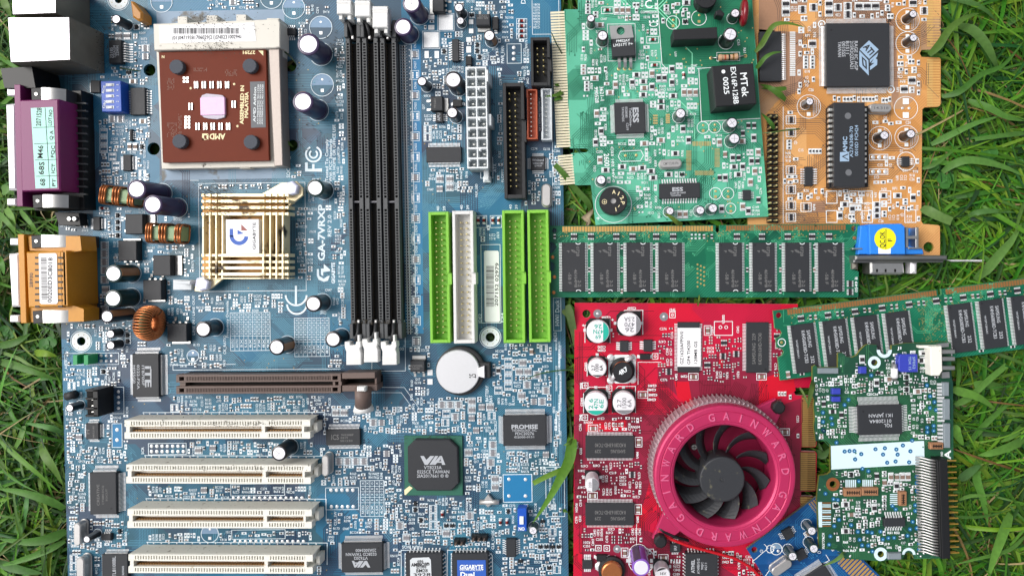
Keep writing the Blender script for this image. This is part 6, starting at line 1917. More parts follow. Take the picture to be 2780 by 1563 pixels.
for rect, n, kinds, kw in (((2120, -20, 2520, 60), 160, 'rraa', dict(text=.2, run=4)), ((2165, 60, 2225, 260), 160, 'rraap', dict(text=.25)), ((2430, 150, 2500, 262), 240, 'rra', dict(text=.3)), ((2255, 252, 2430, 284), 140, 'rr', dict(text=.2, vert=1)),
        ((2125, 300, 2170, 600), 160, 'rr', dict(text=.3, vert=.1)), ((2360, 320, 2480, 345), 50, 'rp', dict(text=.2)), ((2350, 420, 2500, 500), 120, 'rp', dict(text=.5)), ((2160, 510, 2260, 545), 50, 'r', dict(text=.3)),
        ((2270, 505, 2500, 605), 620, 'rrRRp', dict(text=.18, run=3)), ((2130, 400, 2250, 420), 20, 'r', dict(text=.3)), ((2380, 300, 2500, 420), 40, 'r', dict(text=.6))):
    scatter(rect, n, kinds, outline=1, lblset=['R16', 'R18', 'C12', 'C15', 'RP4', 'RP1', 'R10', 'C11', 'D1', 'Q3', 'R21', 'C26'], tw=22, th=7.5, **kw)
for q in ((2243, 519, 2272, 552), (2305, 519, 2334, 552), (2340, 519, 2368, 552), (2388, 519, 2418, 552), (2243, 572, 2272, 604), (2340, 572, 2368, 604), (2456, 570, 2486, 604)): B.rect(*q, 2)
for P, n in (([(2130, 470), (2200, 470), (2240, 440), (2260, 440)], 4), ([(2130, 330), (2230, 330), (2250, 345)], 3), ([(2140, 600), (2220, 592)], 6), ([(2240, 50), (2240, 20), (2280, -20)], 10), ([(2330, 55), (2340, 20), (2400, -30)], 14), ([(2130, 100), (2125, 20), (2110, -20)], 6), ([(2365, 440), (2430, 440), (2450, 460), (2490, 462)], 4), ([(2425, 120), (2470, 120), (2516, 100)], 8), ([(2360, 500), (2300, 505), (2230, 520)], 5), ([(2130, 250), (2170, 240), (2190, 220)], 6)): B.bundle(P, n, 5, 1.3)
B.traces(46, (2, 8), 5, 1.2, (20, 90))
ORG.finish(['orange_line', 'orange_brown'], ('solder', 'padhalf', 'goldpad', 'silk'))
# monitor socket and bracket
root = empty('monitor_socket', (2420, 650), 0); root.parent = ORG.root; w = WL[root.name]; root.location = w - WL[ORG.root.name]
zt = 56
mb = MB()
mb.poly([un(p, zt) for p in (B3(1010, 755), B3(1330, 750), B3(1365, 780), B3(1370, 1052), B3(1020, 1052))], -6, zt, 0, bev=2)
mb.poly([un(p, zt - 18) for p in (B3(930, 770), B3(1005, 768), B3(1005, 1050), B3(905, 1052))], -6, zt - 18, 0, bev=2)
mb.poly([un(p, zt - 16) for p in (B3(1365, 960), B3(1540, 1000), B3(1550, 1050), B3(1365, 1052))], -6, zt - 16, 0, bev=2)
mb.poly([un(p, zt - 22) for p in (B3(1365, 790), B3(1500, 790), B3(1500, 1000), B3(1365, 1000))], -6, 12, 0, bev=1)
mb.build('housing', ['vga_blue'], root)
mb = MB()
for a_, b_ in ((1370, 1398), (1470, 1500)): mb.poly([un(p, 44) for p in (B3(a_, 785), B3(b_, 785), B3(b_, 985), B3(a_, 985))], 0, 44, 0, bev=1)
mb.poly([un(p, 46) for p in (B3(1370, 870), B3(1500, 870), B3(1500, 900), B3(1370, 900))], 20, 46, 0, bev=1); mb.poly([un(p, 48) for p in (B3(1400, 980), B3(1530, 985), B3(1530, 1000), B3(1400, 998))], 20, 48, 0, bev=1)
mb.poly([un(p, 40) for p in (B3(850, 988), B3(948, 988), B3(948, 1004), B3(850, 1004))], 20, 40, 0, bev=1)
mb.build('clamp', ['steel'], root)
mb = MB()
mb.poly([un(p, 34) for p in (B3(1015, 1120), B3(1340, 1120), B3(1355, 1235), B3(1320, 1250), B3(1060, 1250), B3(1018, 1240))], -16, 40, 0, bev=5)
for u in (1090, 1175, 1268): mb.poly([un(p, 41) for p in (B3(u - 8, 1195), B3(u + 8, 1195), B3(u + 8, 1225), B3(u - 8, 1225))], 38, 41.5, 1)
mb.build('plug_shell', ['steel', 'deep'], root)
mb = MB(); mb.poly([un(p, 30) for p in (B3(1418, 1120), B3(1485, 1120), B3(1480, 1240), B3(1420, 1240))], 0, 34, 0, bev=6); mb.build('jack_screw', ['steel_white'], root)
mb = MB(); mb.poly([un(p, 40) for p in (B3(860, 1132), B3(915, 1132), B3(915, 1198), B3(860, 1198))], 0, 36, 0, bev=6); mb.build('jack_screw', ['shield_dark'], root)
st = MB(); c = un(B3(1170, 898), zt + 1); st.flat([(c[0] + 28.5 * math.cos(i * .1571), c[1] + 28.5 * math.sin(i * .1571)) for i in range(40)], zt + .9, 0)
st.flat([un(p, zt) for p in (B3(1100, 985), B3(1225, 985), B3(1222, 1045), B3(1102, 1045))], zt + .5, 1)
st.strip([un(B3(1176, 800), zt), un(B3(1174, 998), zt)], 1.4, zt + 1.3, 2)
st.text('QC.OK', B3(1140, 908), zt, 44, 14, 90, 2, zt + 1.3); st.text('F', B3(1215, 912), zt, 9, 12, 90, 2, zt + 1.3)
st.build('round_sticker', ['sticker_yellow', 'paper', 'ink'] if 'sticker_yellow' in MATS else [mat('sticker_yellow', (232, 226, 30), .45, var=.02).name, 'paper', 'ink'], root)
mb = MB()
a, b = un(B3(880, 1062), 62), un(B3(1785, 1060), 62)
mb.poly([a, b, (b[0], b[1] - 12), (a[0], a[1] - 12)], -40, 62, 0, bev=4)
mb.poly([(a[0], a[1] - 11), (b[0] - 2, b[1] - 11), (b[0] - 4, b[1] - 19), (a[0], a[1] - 19)], -40, 50, 0, bev=4)
br = mb.build('mounting_bracket', ['bracket'] if 'bracket' in MATS else [mat('bracket', (150, 150, 150), .3, .85, var=.15, vscale=200, bump=.1).name], ORG.root)
mb = MB(); mb.poly([un(p, 8) for p in (B3(1780, 1108), B3(1830, 1104), B3(2000, 1106), B3(2000, 1120), B3(1830, 1122))], 0, 8, 0, bev=2); mb.poly([un(p, 8) for p in (B3(1995, 1103), B3(2165, 1105), B3(2160, 1124), B3(1995, 1122))], -10, 0, 0, bev=2); mb.build('bracket_tongue', ['steel_white'], br)

# ================================================================== MEMORY MODULES
pcb_mat('pcb_ram', [((14, 88, 62), 0), ((16, 96, 70), .4), ((22, 106, 76), .7), ((12, 78, 58), .88)], 60, .36, fine=(44, 142, 108))
mat('pcb_ram_edge', (90, 150, 100), .5, var=.2)
mat('ram_line', (70, 160, 120), .4, var=0)
mat('finger_brass', (206, 164, 96), .36, .5, var=.12)
mat('finger_brown', (160, 112, 66), .4, .45, var=.15)
def tsop(B_, f, cx, cy, w, h, z, n=33, lines=(), arcs=True, tm='chipmark_dim', name='memory_chip'):
    """memory chip in frame f (board-plane u, x right y down) with leads on its two long sides"""
    zt = z + 9
    mb = MB(); mb.box(f, cx - w / 2, cy - h / 2, cx + w / 2, cy + h / 2, z + 1, zt, 0, bev=.8)
    c = f(cx - w / 2 + 6, cy - h / 2 + 7); mb.lathe(c[0], c[1], [(2.6, zt + .05), (2.2, zt + .2), (0, zt + .2)], 1, 10)
    o = mb.build(name, ['chip', 'chip_dark'], B_.root)
    pb = MB()
    for i in range(n):
        y = cy - h / 2 + h * (i + .5) / n
        for s_ in (-1, 1): pb.ribbon(f, cx + s_ * w / 2, y, s_, 0, [(0, z + 6), (3, z + 6), (4.5, z + 1.4), (8, z + 1.2)], h / n * .55)
    pb.build('leads', ['tin'], o)
    t = MB()
    for st, dx, dy, L_, hh in lines:
        p = f(cx + dx, cy + dy); t.textw(st, p[0], p[1], L_, hh, -90 + math.degrees(f.a), 0, zt + .3)
    if t.v: t.build('printed_marking', [tm], o)
    if arcs:
        a_ = MB()
        for yy, s_ in ((cy - h / 2, 1), (cy + h / 2, -1)):
            P = [f(cx + 13 + 6 * math.cos(q), yy + s_ * (4 * math.sin(q) + .5)) for q in np.linspace(0, math.pi, 9)]
            a_.strip(P, 1.8, zt + .4)
        a_.build('mould_notch', ['silk'], o)
    return o
def semis(P, Q, ts, r, n=8):
    """edge from P to Q bitten by half circles at distances ts (fraction), bulging to the left of travel"""
    dx, dy = Q[0] - P[0], Q[1] - P[1]; L = math.hypot(dx, dy); ux, uy = dx / L, dy / L
    out = []
    for t, rr in zip(ts, r):
        cx, cy = P[0] + dx * t, P[1] + dy * t
        for i in range(n + 1):
            q = math.pi * (1 - i / n) if False else math.pi * i / n
            out.append((cx - ux * rr * math.cos(q) + uy * rr * math.sin(q), cy - uy * rr * math.cos(q) - ux * rr * math.sin(q)))
    return out
r1 = [(1491, 613), (1943, 611), (1943, 628), (1948, 632), (1953, 628), (1953, 611), (2334, 607.5)]
r1 += semis((2334, 607), (2330, 807), (.32, .57), (10, 11))[::1] if False else [(2334, 655), (2322, 660), (2317, 668), (2322, 677), (2333, 681), (2332, 708), (2320, 712), (2315, 722), (2320, 732), (2331, 737)]
r1 += [(2330, 807), (1495.3, 807)]
r1 += [(1494, 738), (1503, 733), (1508, 724), (1503, 713), (1493.5, 709), (1493, 688), (1504, 683), (1511, 672), (1505, 660), (1492.5, 656)]
B = RM1 = Board('memory_module', r1, 18.0, 'pcb_ram', 'pcb_ram_edge', 'straight green memory stick with eight black chips between the monitor socket and green drive headers', 'memory stick', [(1505, 626, 6.5), (2319, 620, 8)], rot=.004, group=None)
fingers(B, (1526, 613.5), (1936, 611.5), 54, 1.5, 16, 'finger_brass', 1, .82); fingers(B, (1971, 611), (2296, 609), 46, 1.5, 15, 'finger_brown', 1, .82)
F1, _ = frrow((1491, 613), (2334, 607.5), 18)
zt = 27
bodies = [(1525.7, 1587.8), (1611.3, 1674.9), (1701, 1764.6), (1788, 1851.7), (1952.5, 2014.6), (2043.6, 2103.5), (2132.5, 2197.4), (2222, 2287)]
for (xa, xb) in bodies:
    c = un(((xa + xb) / 2, 725), zt); dx, dy = c[0] - F1.X, c[1] - F1.Y
    lx = dx * F1.c + dy * F1.s; ly = -(-dx * F1.s + dy * F1.c)
    k = (D - zt) / D
    tsop(B, F1, lx, ly, (xb - xa) * k, 133 * k, 18, 31, (('0728', 12, -42, 26, 8), ('P', -14, -42, 6, 7), ('46V64M8', 6, 30, 48, 8), ('-5B F', -10, 30, 32, 8), ('2-2', 16, 44, 18, 8)))
    p = (xa + 32, 682)
    m_ = MB(); q = un(p, zt); 
    for r0 in (0, 1): m_.strip([(q[0] + (7 - r0 * 3) * math.cos(t * .6 + .9) * 1, q[1] + (4 - r0 * 1.5) * math.sin(t * .6)) for t in range(11)], 1.2, zt + .4)
    m_.build('maker_mark', ['chipmark_dim'], B.root)
    mark(xa - 10, 650, xb + 10, 800)
for xa in (1600, 1688, 1776, 2028, 2118, 2210):
    for y in (670, 732, 790): smd(xa, y, 'r', True)
for x in (1558, 1604, 1673, 1717, 1781, 1827, 2000, 2068, 2138, 2204, 2250):
    smd(x, 642, 'a', False); mark(x - 10, 632, x + 10, 652)
random.seed(60); scatter((1500, 632, 2300, 652), 160, 'rp', text=0, outline=0, vert=1)
for i in range(16): B.dot((1903 + 9 * ((i * 7) % 3 - 1) , 718 + i * 4), 2.8, 4, .6); 
for p in ((1500, 698), (1505, 752), (1503, 794), (2320, 646)): B.dot(p, 5, 5, .8)
smd(2307, 770, 'a', True); smd(2307, 792, 'a', True); B.txt('0549 B', (2324, 772), 42, 7, 90)
B.traces(60, (1, 5), 4.5, 1.3, (10, 40), area=(1500, 625, 2300, 660)); B.traces(26, (2, 6), 4.5, 1.2, (10, 40), area=(1590, 660, 2300, 800))
for _ in range(240):
    x = random.uniform(1520, 2300); y = random.uniform(626, 656)
    if free(x - 2, y - 2, x + 2, y + 2): X, Y = un((x, y), B.z); B.pads.flat([(X + 1.8 * math.cos(t * 1.0472), Y + 1.8 * math.sin(t * 1.0472)) for t in range(6)], B.z + .5, 4)
RM1.finish(['ram_line'], ('solder', 'padhalf', 'goldpad', 'silk', 'via_gold', 'copper'))

# tilted module, its own frame: origin top-left corner
A_ = 0.1285
def r2(x, y): return (2099.3 + x * math.cos(A_) + y * math.sin(A_) * .78, 843.6 - x * math.sin(A_) + y * math.cos(A_))
r2o = [r2(0, 0), r2(450, 0), r2(450, 14), r2(455, 18), r2(460, 14), r2(460, 0), r2(900, 0), r2(900, 190), r2(0, 190), r2(0, 128), r2(12, 124), r2(18, 114), r2(12, 104), r2(0, 100), r2(0, 76), r2(12, 72), r2(18, 62), r2(12, 52), r2(0, 48)]
B = RM2 = Board('memory_module', r2o, 24.0, 'pcb_ram', 'pcb_ram_edge', 'tilted green memory stick lying across a corner of the red card', 'memory stick', [(r2(14, 14)[0], r2(14, 14)[1], 8)], rot=A_)
fingers(B, r2(37, 0), r2(446, 0), 56, 1.5, 16, 'finger_brown', 1, .84); fingers(B, r2(470, 0), r2(890, 0), 56, 1.5, 16, 'finger_brown', 1, .84)
F2, _ = frrow(r2(0, 0), r2(800, 0), 24)
for i, cx in enumerate((84, 171, 257.5, 343, 514, 600, 687, 773)):
    p = r2(cx - 8, 112); c = un(p, 33); dx, dy = c[0] - F2.X, c[1] - F2.Y
    lx = dx * F2.c + dy * F2.s; ly = -(-dx * F2.s + dy * F2.c)
    tsop(B, F2, lx, ly, 61, 129, 24, 33, (('SAMSUNG', 14, -24, 46, 9), ('232', 16, 32, 20, 9), ('K4H560838D-TCB3', 0, -4, 88, 9), ('WGP128AA1', -20, 0, 50, 5)), arcs=False, tm='chipmark')
for i in range(10):
    x = 72 + i * 74
    q = r2(x, 30); smd(*q, 'a'); q = r2(x + 26, 30); smd(*q, 'r', True); q = r2(x + 40, 31); smd(*q, 'r', True)
for i in range(8):
    q = r2(60 + i * 86 + (60 if i > 3 else 0), 180); smd(*q, 'r')
q = r2(22, 176); smd(*q, 'R', True, 'smd_tan')
q = r2(14, 88); B.circ(q, 10, 2); B.dot(q, 4, 4, 1)
for _ in range(260):
    q = r2(random.uniform(390, 470), random.uniform(45, 180)); X, Y = un(q, B.z); B.pads.flat([(X + 1.2 * math.cos(t * 1.0472), Y + 1.2 * math.sin(t * 1.0472)) for t in range(6)], B.z + .5, 4)
for _ in range(120):
    q = r2(random.uniform(40, 750), random.uniform(20, 45)); X, Y = un(q, B.z); B.pads.flat([(X + 1.5 * math.cos(t * 1.0472), Y + 1.5 * math.sin(t * 1.0472)) for t in range(6)], B.z + .5, 4)
B.traces(60, (1, 5), 4.5, 1.3, (10, 40), area=(2120, 760, 2700, 860))
RM2.finish(['ram_line'], ('solder', 'padhalf', 'goldpad', 'silk', 'via_gold', 'copper'))
# ================================================================== RED GRAPHICS CARD
pcb_mat('pcb_red', [((194, 18, 54), 0), ((186, 22, 58), .35), ((200, 18, 50), .6), ((168, 26, 60), .86)], 50, .34, fine=(160, 18, 48))
mat('pcb_red_edge', (210, 190, 180), .5, var=.2)
mat('red_line', (96, 14, 34), .36, var=0)
mat('red_dark', (136, 28, 56), .36, var=.12, vscale=200)
mat('red_bright', (200, 12, 40), .36, var=.05)
mat('teal_ink', (30, 170, 150), .5, var=0)
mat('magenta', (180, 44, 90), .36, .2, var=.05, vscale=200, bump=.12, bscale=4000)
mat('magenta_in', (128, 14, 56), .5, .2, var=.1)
mat('clear_fin', (196, 176, 182), .3, .4, var=.15)
mat('fan_black', (48, 50, 54), .5, var=.12, speck=((92, 90, 76), .38, 300))
mat('dust', (110, 108, 90), .9, var=.2)
mat('wire_red', (190, 22, 36), .4, var=.05)
ro = [(1560, 821.5), (2166, 825), (2166, 1000), (2206, 1004), (2206, 1049), (2200, 1052), (2160, 1052), (2155, 1062), (2160, 1072), (2178, 1073), (2212, 1074), (2215, 1110), (2217, 1206), (2213, 1213), (2170, 1213), (2164, 1218), (2170, 1224), (2213, 1225), (2217, 1230), (2216, 1328), (2212, 1332), (2166, 1334), (2160, 1340), (2166, 1345), (2206, 1346), (2214, 1354), (2214, 1640), (1556, 1640)]
B = RED = Board('graphics_card', ro, 0.0, 'pcb_red', 'pcb_red_edge', 'red graphics card with a round magenta fan shroud around a black fan', 'circuit board', [(1592, 851.5, 11)], rot=.002)
for q in (((2176, 1074), (2211, 1075), (2215, 1110), (2216, 1206), (2212, 1212), (2176, 1212)), ((2172, 1226), (2212, 1226), (2215, 1230), (2215, 1328), (2211, 1331), (2172, 1332)), ((2172, 1347), (2205, 1347), (2212, 1354), (2212, 1430), (2172, 1430))): B.tr.poly([un(p, 0) for p in q], .02, .2, 3)
fingers(B, (2177, 1078), (2178, 1212), 24, 0, -36, 'finger_gold2' if 'finger_gold2' in MATS else mat('finger_gold2', (178, 140, 82), .36, .45, var=.1).name, 1, .8, stagger=True)
fingers(B, (2174, 1228), (2173, 1330), 18, 0, -40, 'finger_gold2', 1, .8, stagger=True); fingers(B, (2173, 1348), (2173, 1420), 12, 0, -40, 'finger_gold2', 1, .8, stagger=True)
for q in (((1786, 1025), (1845, 1080), (1900, 1120), (2110, 1120), (2150, 1000), (2130, 900), (2080, 940), (1785, 1000)), ((1560, 1125), (1850, 1125), (1780, 1250), (1740, 1390), (1560, 1400)), ((1580, 1430), (1760, 1440), (1900, 1500), (2000, 1563), (1580, 1563)), ((2120, 1100), (2175, 1080), (2175, 1420), (2120, 1400))):
    B.tr.poly([un(p, 0) for p in q], .03, .1, 1)
for q in (((1830, 1035), (1870, 1035), (1880, 1100), (1840, 1080)), ((1955, 960), (1962, 960), (1962, 1000), (1950, 990)), ((2060, 1030), (2150, 1000), (2160, 1060), (2060, 1110)), ((1590, 1140), (1700, 1140), (1700, 1170), (1590, 1170)), ((1735, 1370), (1770, 1370), (1745, 1430), (1730, 1430))):
    B.tr.poly([un(p, 0) for p in q], .1, .2, 2)
for p, d, h, pm, arc, lines, ang, tabs, bt in (
    (C2(810, 362), 61, 42, 'teal_ink', (-62, 62), (('69', .45, .5), ('47N', 0, .9), ('26', -.45, .7)), 180, 180, 0),
    (C2(1118, 292), 62, 42, 'smd_grey', (-52, 52), (('2.5A', -.45, .9), ('470', 0, .9), ('26', .45, .8)), 180, 180, 0),
    (C2(803, 718), 49, 46, 'black', (235, 305), (('2.7', .45, .6), ('1000', .05, .9), ('6A', -.4, .6)), 90, 90, 0),
    (C2(790, 1070), 62, 42, 'teal_ink', (218, 322), (('2 6', .45, .9), ('47N', 0, .9), ('6E', -.45, .8)), 90, 90, 0),
    (C2(1067, 1065), 60, 42, 'smd_grey', (220, 320), (('2.7', .45, .7), ('1500', 0, 1.0), ('6A', -.45, .7)), 90, 90, 0),
    (D2(752, 552), 37, 66, 'smd_grey', (-90, 90), (('220', .3, .8), ('16', -.3, .5)), 90, 0, 0),
    (D2(1445, 1435), 40, 52, 'black_soft', (60, 150), (('16V', .2, .9),), 0, 0, 0)):
    can_cap(p, d, h, pm, arc, lines, ang, tabs=tabs)
# outlines round them
for q in ((1588, 866, 1656, 930), (1680, 842, 1745, 908), (1594, 970, 1646, 1021), (1584, 1050, 1650, 1120), (1662, 1048, 1725, 1120)):
    B.line([(q[0], q[3]), (q[0], q[1] + 18), (q[0] + 16, q[1]), (q[2], q[1]), (q[2], q[3])], 1.8)
# power choke 4R7
X, Y = un(C2(1052, 755), 34)
mb = MB(); mb.lathe(X, Y, [(34, 1), (34, 10), (24, 14), (22, 24), (25, 28), (26, 32), (25, 34), (0, 34)], 0, 30); mb.lathe(X, Y, [(24, 14), (25.5, 16), (24, 19)], 1, 30)
o = mb.build('power_choke', ['chip_dark', 'copper'], B.root)
mb = MB(); mb.text('4R7', C2(1055, 748), 34, 26, 12, 33, 0, 34.4, True); mb.build('printed_marking', ['silk'], o)
for p, r in ((C2(935, 620), 9), (C2(1150, 620), 9), (C2(935, 840), 9), (C2(1150, 830), 9)): B.dot(p, 11, 0, 5)
mb = MB()
for s_, e_ in ((C2(1150, 610), C2(1080, 650)), (C2(940, 835), C2(980, 780))):
    a, b = un(s_, 6), un(e_, 20); mb.tube([(a[0], a[1], 4), (b[0], b[1], 14)], 7, 0, 8)
mb.build('solder_lug', ['solder'], o)
mark(1650, 960, 1730, 1045)
B.fill([C2(960, 590), C2(1130, 590), C2(1140, 870), C2(950, 870)], 0, B.silk) if False else B.pads.flat([un(C2(*p), 0) for p in ((975, 588), (1110, 588), (1180, 640), (1180, 800), (1110, 870), (985, 870), (905, 820), (905, 650))], .4, 6)
# second choke at the bottom and violet capacitor
X, Y = un(D2(945, 1420), 30)
mb = MB(); mb.lathe(X, Y, [(36, 1), (36, 12), (26, 14)], 0, 30); mb.lathe(X, Y, [(27, 12), (29, 18), (27, 26), (24, 28), (0, 29)], 1, 30); mb.build('power_choke', ['chip_dark', 'copper'], B.root)
B.dot(D2(825, 1350), 14, 0, 6); B.dot(D2(1010, 1340), 13, 0, 6); mark(1615, 1520, 1700, 1600)
ecap(D2(1232, 1365), 47, 88, 'violet' if 'violet' in MATS else mat('violet', (128, 84, 178), .25, var=.1, coat=.4).name, 'cap_purple', 1.5, vent=None)
for u in (1110, 1345): B.pad(*D2(u - 24, 1275), *D2(u + 24, 1310), 0, 2)
B.circ(D2(1235, 1290), 36, 1.8); B.rect(*D2(1120, 1180), *D2(1355, 1330), 1.6)
# memory and logic chips
chip(*C2(1592, 268), *C2(1808, 762), h=8, pins=(0, 33, 0, 33), plen=8, a=.0)
l = MB(); l.poly([un(p, 9) for p in (C2(1592, 325), C2(1818, 325), C2(1818, 705), C2(1590, 705))], 8.2, 9, 0)
for st, u, v, L_, h_ in (('GZ1620AFP0V0', 1632, 520, 90, 8.5), ('GF4 TI4200', 1700, 565, 66, 8.5), ('128MB GS', 1768, 570, 64, 8.5)): l.text(st, C2(u, v), 9, L_, h_, 90, 1, 9.5)
l.build('paper_label', ['paper', 'ink'], B.root)
chip(*C2(2268, 270), *C2(2488, 765), h=9, pins=(0, 33, 0, 33), plen=9, a=.0, dot=(.85, .93), texts=(('SAMSUNG  229', C2(2340, 530), 84, 9, 90), ('K4D28163HD-TC40', C2(2400, 530), 86, 9, 90)), tm='chipmark_dim')
for v0 in (70, 730):
    chip(*D2(685, v0), *D2(1165, v0 + 220), h=9, pins=(33, 0, 33, 0), plen=8, a=.0, texts=(('K4D28163HD-TC40', D2(930, v0 + 92), 84, 10, 180), ('SAMSUNG', D2(1005, v0 + 152), 40, 9, 180), ('229', D2(808, v0 + 152), 17, 9, 180)), tm='chipmark_dim')
for (u0, v0, u1, v1) in ((1025, 452, 1108, 562), (1258, 442, 1345, 558)): chip(*C2(u0, v0), *C2(u1, v1), h=12, pins=(0, 4, 0, 4), plen=10, pw=4)
chip(*C2(1222, 582), *C2(1322, 640), h=13, m='chip_dark', pins=(0, 1, 0, 1), plen=7, pw=9, name='flat_diode')
chip(*D2(655, 1295), *D2(755, 1378), h=12, pins=(4, 0, 4, 0), plen=12, pw=4)
chip(*D2(795, 1245), *D2(895, 1305), h=13, m='chip_dark', pins=(0, 1, 0, 1), plen=7, pw=9, name='flat_diode')
chip(*D2(1520, 1130), *D2(1620, 1215), h=12, pins=(4, 0, 4, 0), plen=10, pw=3, texts=(('IRF', D2(1570, 1170), 14, 8, 90),))
for i in range(4): B.pad(*D2(1520 + i * 28, 1280), *D2(1535 + i * 28, 1318), 0, 1)
chip(*D2(1672, 1225), *D2(1985, 1620), h=20, pins=(9, 11, 9, 11), plen=6, pw=3.6, a=0, texts=(('ATMEL', D2(1742, 1350), 36, 9, 90, True), ('AT49BV512', D2(1795, 1348), 42, 7, 90), ('90JC', D2(1832, 1345), 22, 6, 90), ('0211', D2(1868, 1348), 22, 6, 90)))
for p, r in ((C2(805, 185), 12), (C2(1457, 215), 12), (D2(997, 1180), 11)):
    B.dot(p, r, 7, .5); B.dot(p, 4, 0, 2); mark(p[0] - r, p[1] - r, p[0] + r, p[1] + r)
for p in (C2(1540, 198), C2(1370, 603), C2(683, 890), C2(918, 918), C2(680, 1203), D2(813, 1170), D2(895, 1172), D2(950, 1275)):
    B.rect(p[0] - 7.5, p[1] - 7.5, p[0] + 7.5, p[1] + 7.5, 1.8); B.circ(p, 3, 1.5); mark(p[0] - 8, p[1] - 8, p[0] + 8, p[1] + 8)
B.rect(*C2(1952, 262), *C2(2130, 397), 1.8); B.circ(C2(2012, 318), 4); B.circ(C2(2068, 318), 4); mark(*C2(1952, 262), *C2(2130, 397))
for st, p, w, h, a in (('C2267', C2(1140, 132), 24, 6, 180), ('TP37', C2(1540, 148), 18, 7, 180), ('C2304', C2(888, 222), 24, 6, 180), ('U202', C2(2040, 240), 24, 6, 90), ('C2271', C2(1930, 350), 24, 6, 90), ('U402', C2(1577, 805), 18, 6, 90), ('C2302', C2(688, 705), 24, 6, 90), ('TP38', C2(645, 895), 18, 6, 90), ('TP40', C2(638, 1205), 18, 6, 90),
    ('C2301', C2(650, 1050), 24, 6, 90), ('C2305', C2(1348, 982), 24, 6, 180), ('C2402', C2(1335, 932), 24, 6, 180), ('C2401', C2(1340, 892), 24, 6, 180), ('C2403', C2(1335, 1028), 24, 6, 180), ('C290', C2(1655, 800), 18, 6, 180), ('TP20', C2(920, 985), 18, 6, 90), ('C1416', D2(650, 412), 22, 6, 180), ('C1417', D2(650, 575), 22, 6, 180), ('C515', D2(640, 220), 18, 6, 90), ('C511', D2(632, 880), 18, 6, 90), ('U405', D2(1198, 890), 18, 6, 90), ('U406', D2(1195, 258), 18, 6, 90), ('+', C2(665, 300), 8, 8, 0), ('+', C2(950, 245), 8, 8, 0), ('+', D2(660, 465), 8, 8, 0), ('C2292', C2(845, 512), 22, 6, 180), ('C2290', C2(845, 545), 22, 6, 180)):
    B.txt(st, p, w, h, a, True); mark(p[0] - (h if a == 90 else w) / 2, p[1] - (w if a == 90 else h) / 2, p[0] + (h if a == 90 else w) / 2, p[1] + (w if a == 90 else h) / 2)
for p, v in ((C2(1745, 802), 0), (C2(1885, 350), 1), (C2(1250, 980), 0), (D2(1208, 130), 1), (D2(1203, 790), 1), (C2(760, 1308), 0), (D2(755, 655), 0), (D2(1070, 1215), 1), (C2(2415, 802), 0), (C3(180, 1345), 0), (D2(1450, 1265), 0)):
    smd(*p, 'R', bool(v), 'smd_tan'); ox, oy = (9, 13) if v else (13, 9); B.rect(p[0] - ox, p[1] - oy, p[0] + ox, p[1] + oy, 1.6); mark(p[0] - ox, p[1] - oy, p[0] + ox, p[1] + oy)
B.line([C2(1202, 880), C2(1202, 660), C2(1430, 660)], 1.4); B.line([D2(1188, 930), D2(1188, 1175)], 1.4)
mark(1745, 1085, 2160, 1480)
random.seed(71); B.dense = 3; B.fine = .74
RL = ['C843', 'C335', 'R355', 'RN301', 'C358', 'C842', 'R340', 'C376', 'R201', 'C478', 'C519', 'C230', 'RN204', 'C255']
for rect, n, kinds, kw in (((1785, 880, 1832, 1035), 130, 'rra', dict(text=.45, outline=0)), ((1905, 900, 1985, 1040), 260, 'rra', dict(text=.4, outline=0)), ((1985, 880, 2028, 1030), 200, 'rra', dict(text=.4, outline=0)), ((2085, 880, 2160, 1030), 120, 'rra', dict(text=.4, outline=0)),
        ((1570, 1130, 1745, 1180), 200, 'rrp', dict(text=.5, outline=.1)), ((1570, 1245, 1745, 1360), 360, 'rrap', dict(text=.5, outline=.1)), ((1575, 1430, 1745, 1505), 260, 'rrp', dict(text=.5, outline=.15)), ((1700, 1130, 1800, 1180), 60, 'r', dict(text=.7, outline=.1)), ((1560, 1140, 1590, 1440), 60, 'r', dict(text=.9)),
        ((1750, 910, 1790, 960), 30, 'rp', dict(text=.4)), ((1650, 895, 1685, 925), 8, 'p', dict(text=0)), ((2000, 1500, 2100, 1563), 120, 'rr', dict(text=.6)), ((1940, 1490, 2020, 1530), 50, 'r', dict(text=.6)), ((2100, 1060, 2170, 1200), 40, 'r', dict(text=.5)), ((1720, 1490, 1870, 1563), 60, 'rr', dict(text=.5))):
    scatter(rect, n, kinds, lblset=RL, th=6.5, tw=22, **kw)
for P, n in (([(1805, 1030), (1805, 1080), (1830, 1110), (1860, 1110)], 9), ([(1800, 1020), (1790, 1060), (1850, 1120)], 7), ([(1920, 1030), (1925, 1090), (1960, 1130)], 12), ([(1960, 940), (1965, 1080), (1970, 1120)], 9), ([(2010, 1040), (1990, 1080), (1990, 1130)], 9), ([(2045, 1040), (2040, 1080), (2010, 1110)], 4), ([(2075, 1030), (2040, 1100), (2030, 1130)], 3), ([(1575, 900), (1575, 1500)], 3),
        ([(1700, 1310), (1760, 1280), (1780, 1250)], 9), ([(1740, 1230), (1780, 1200), (1790, 1180)], 8), ([(1750, 1380), (1790, 1340)], 8)): B.bundle(P, n, 4.4, 1.5)
B.traces(90, (2, 9), 4.6, 1.4, (20, 80), area=(1570, 1120, 2160, 1560)); B.traces(12, (1, 2), 6, 1.4, (40, 120), area=(1560, 840, 1760, 1120))
mat('bare_laminate', (98, 76, 42), .5, var=.15); RED.finish(['red_line', 'red_dark', 'red_bright', 'bare_laminate'], ('solder', 'padhalf', 'goldpad', 'silk', 'via_gold', 'bare_board', 'silk', 'smd_grey'))
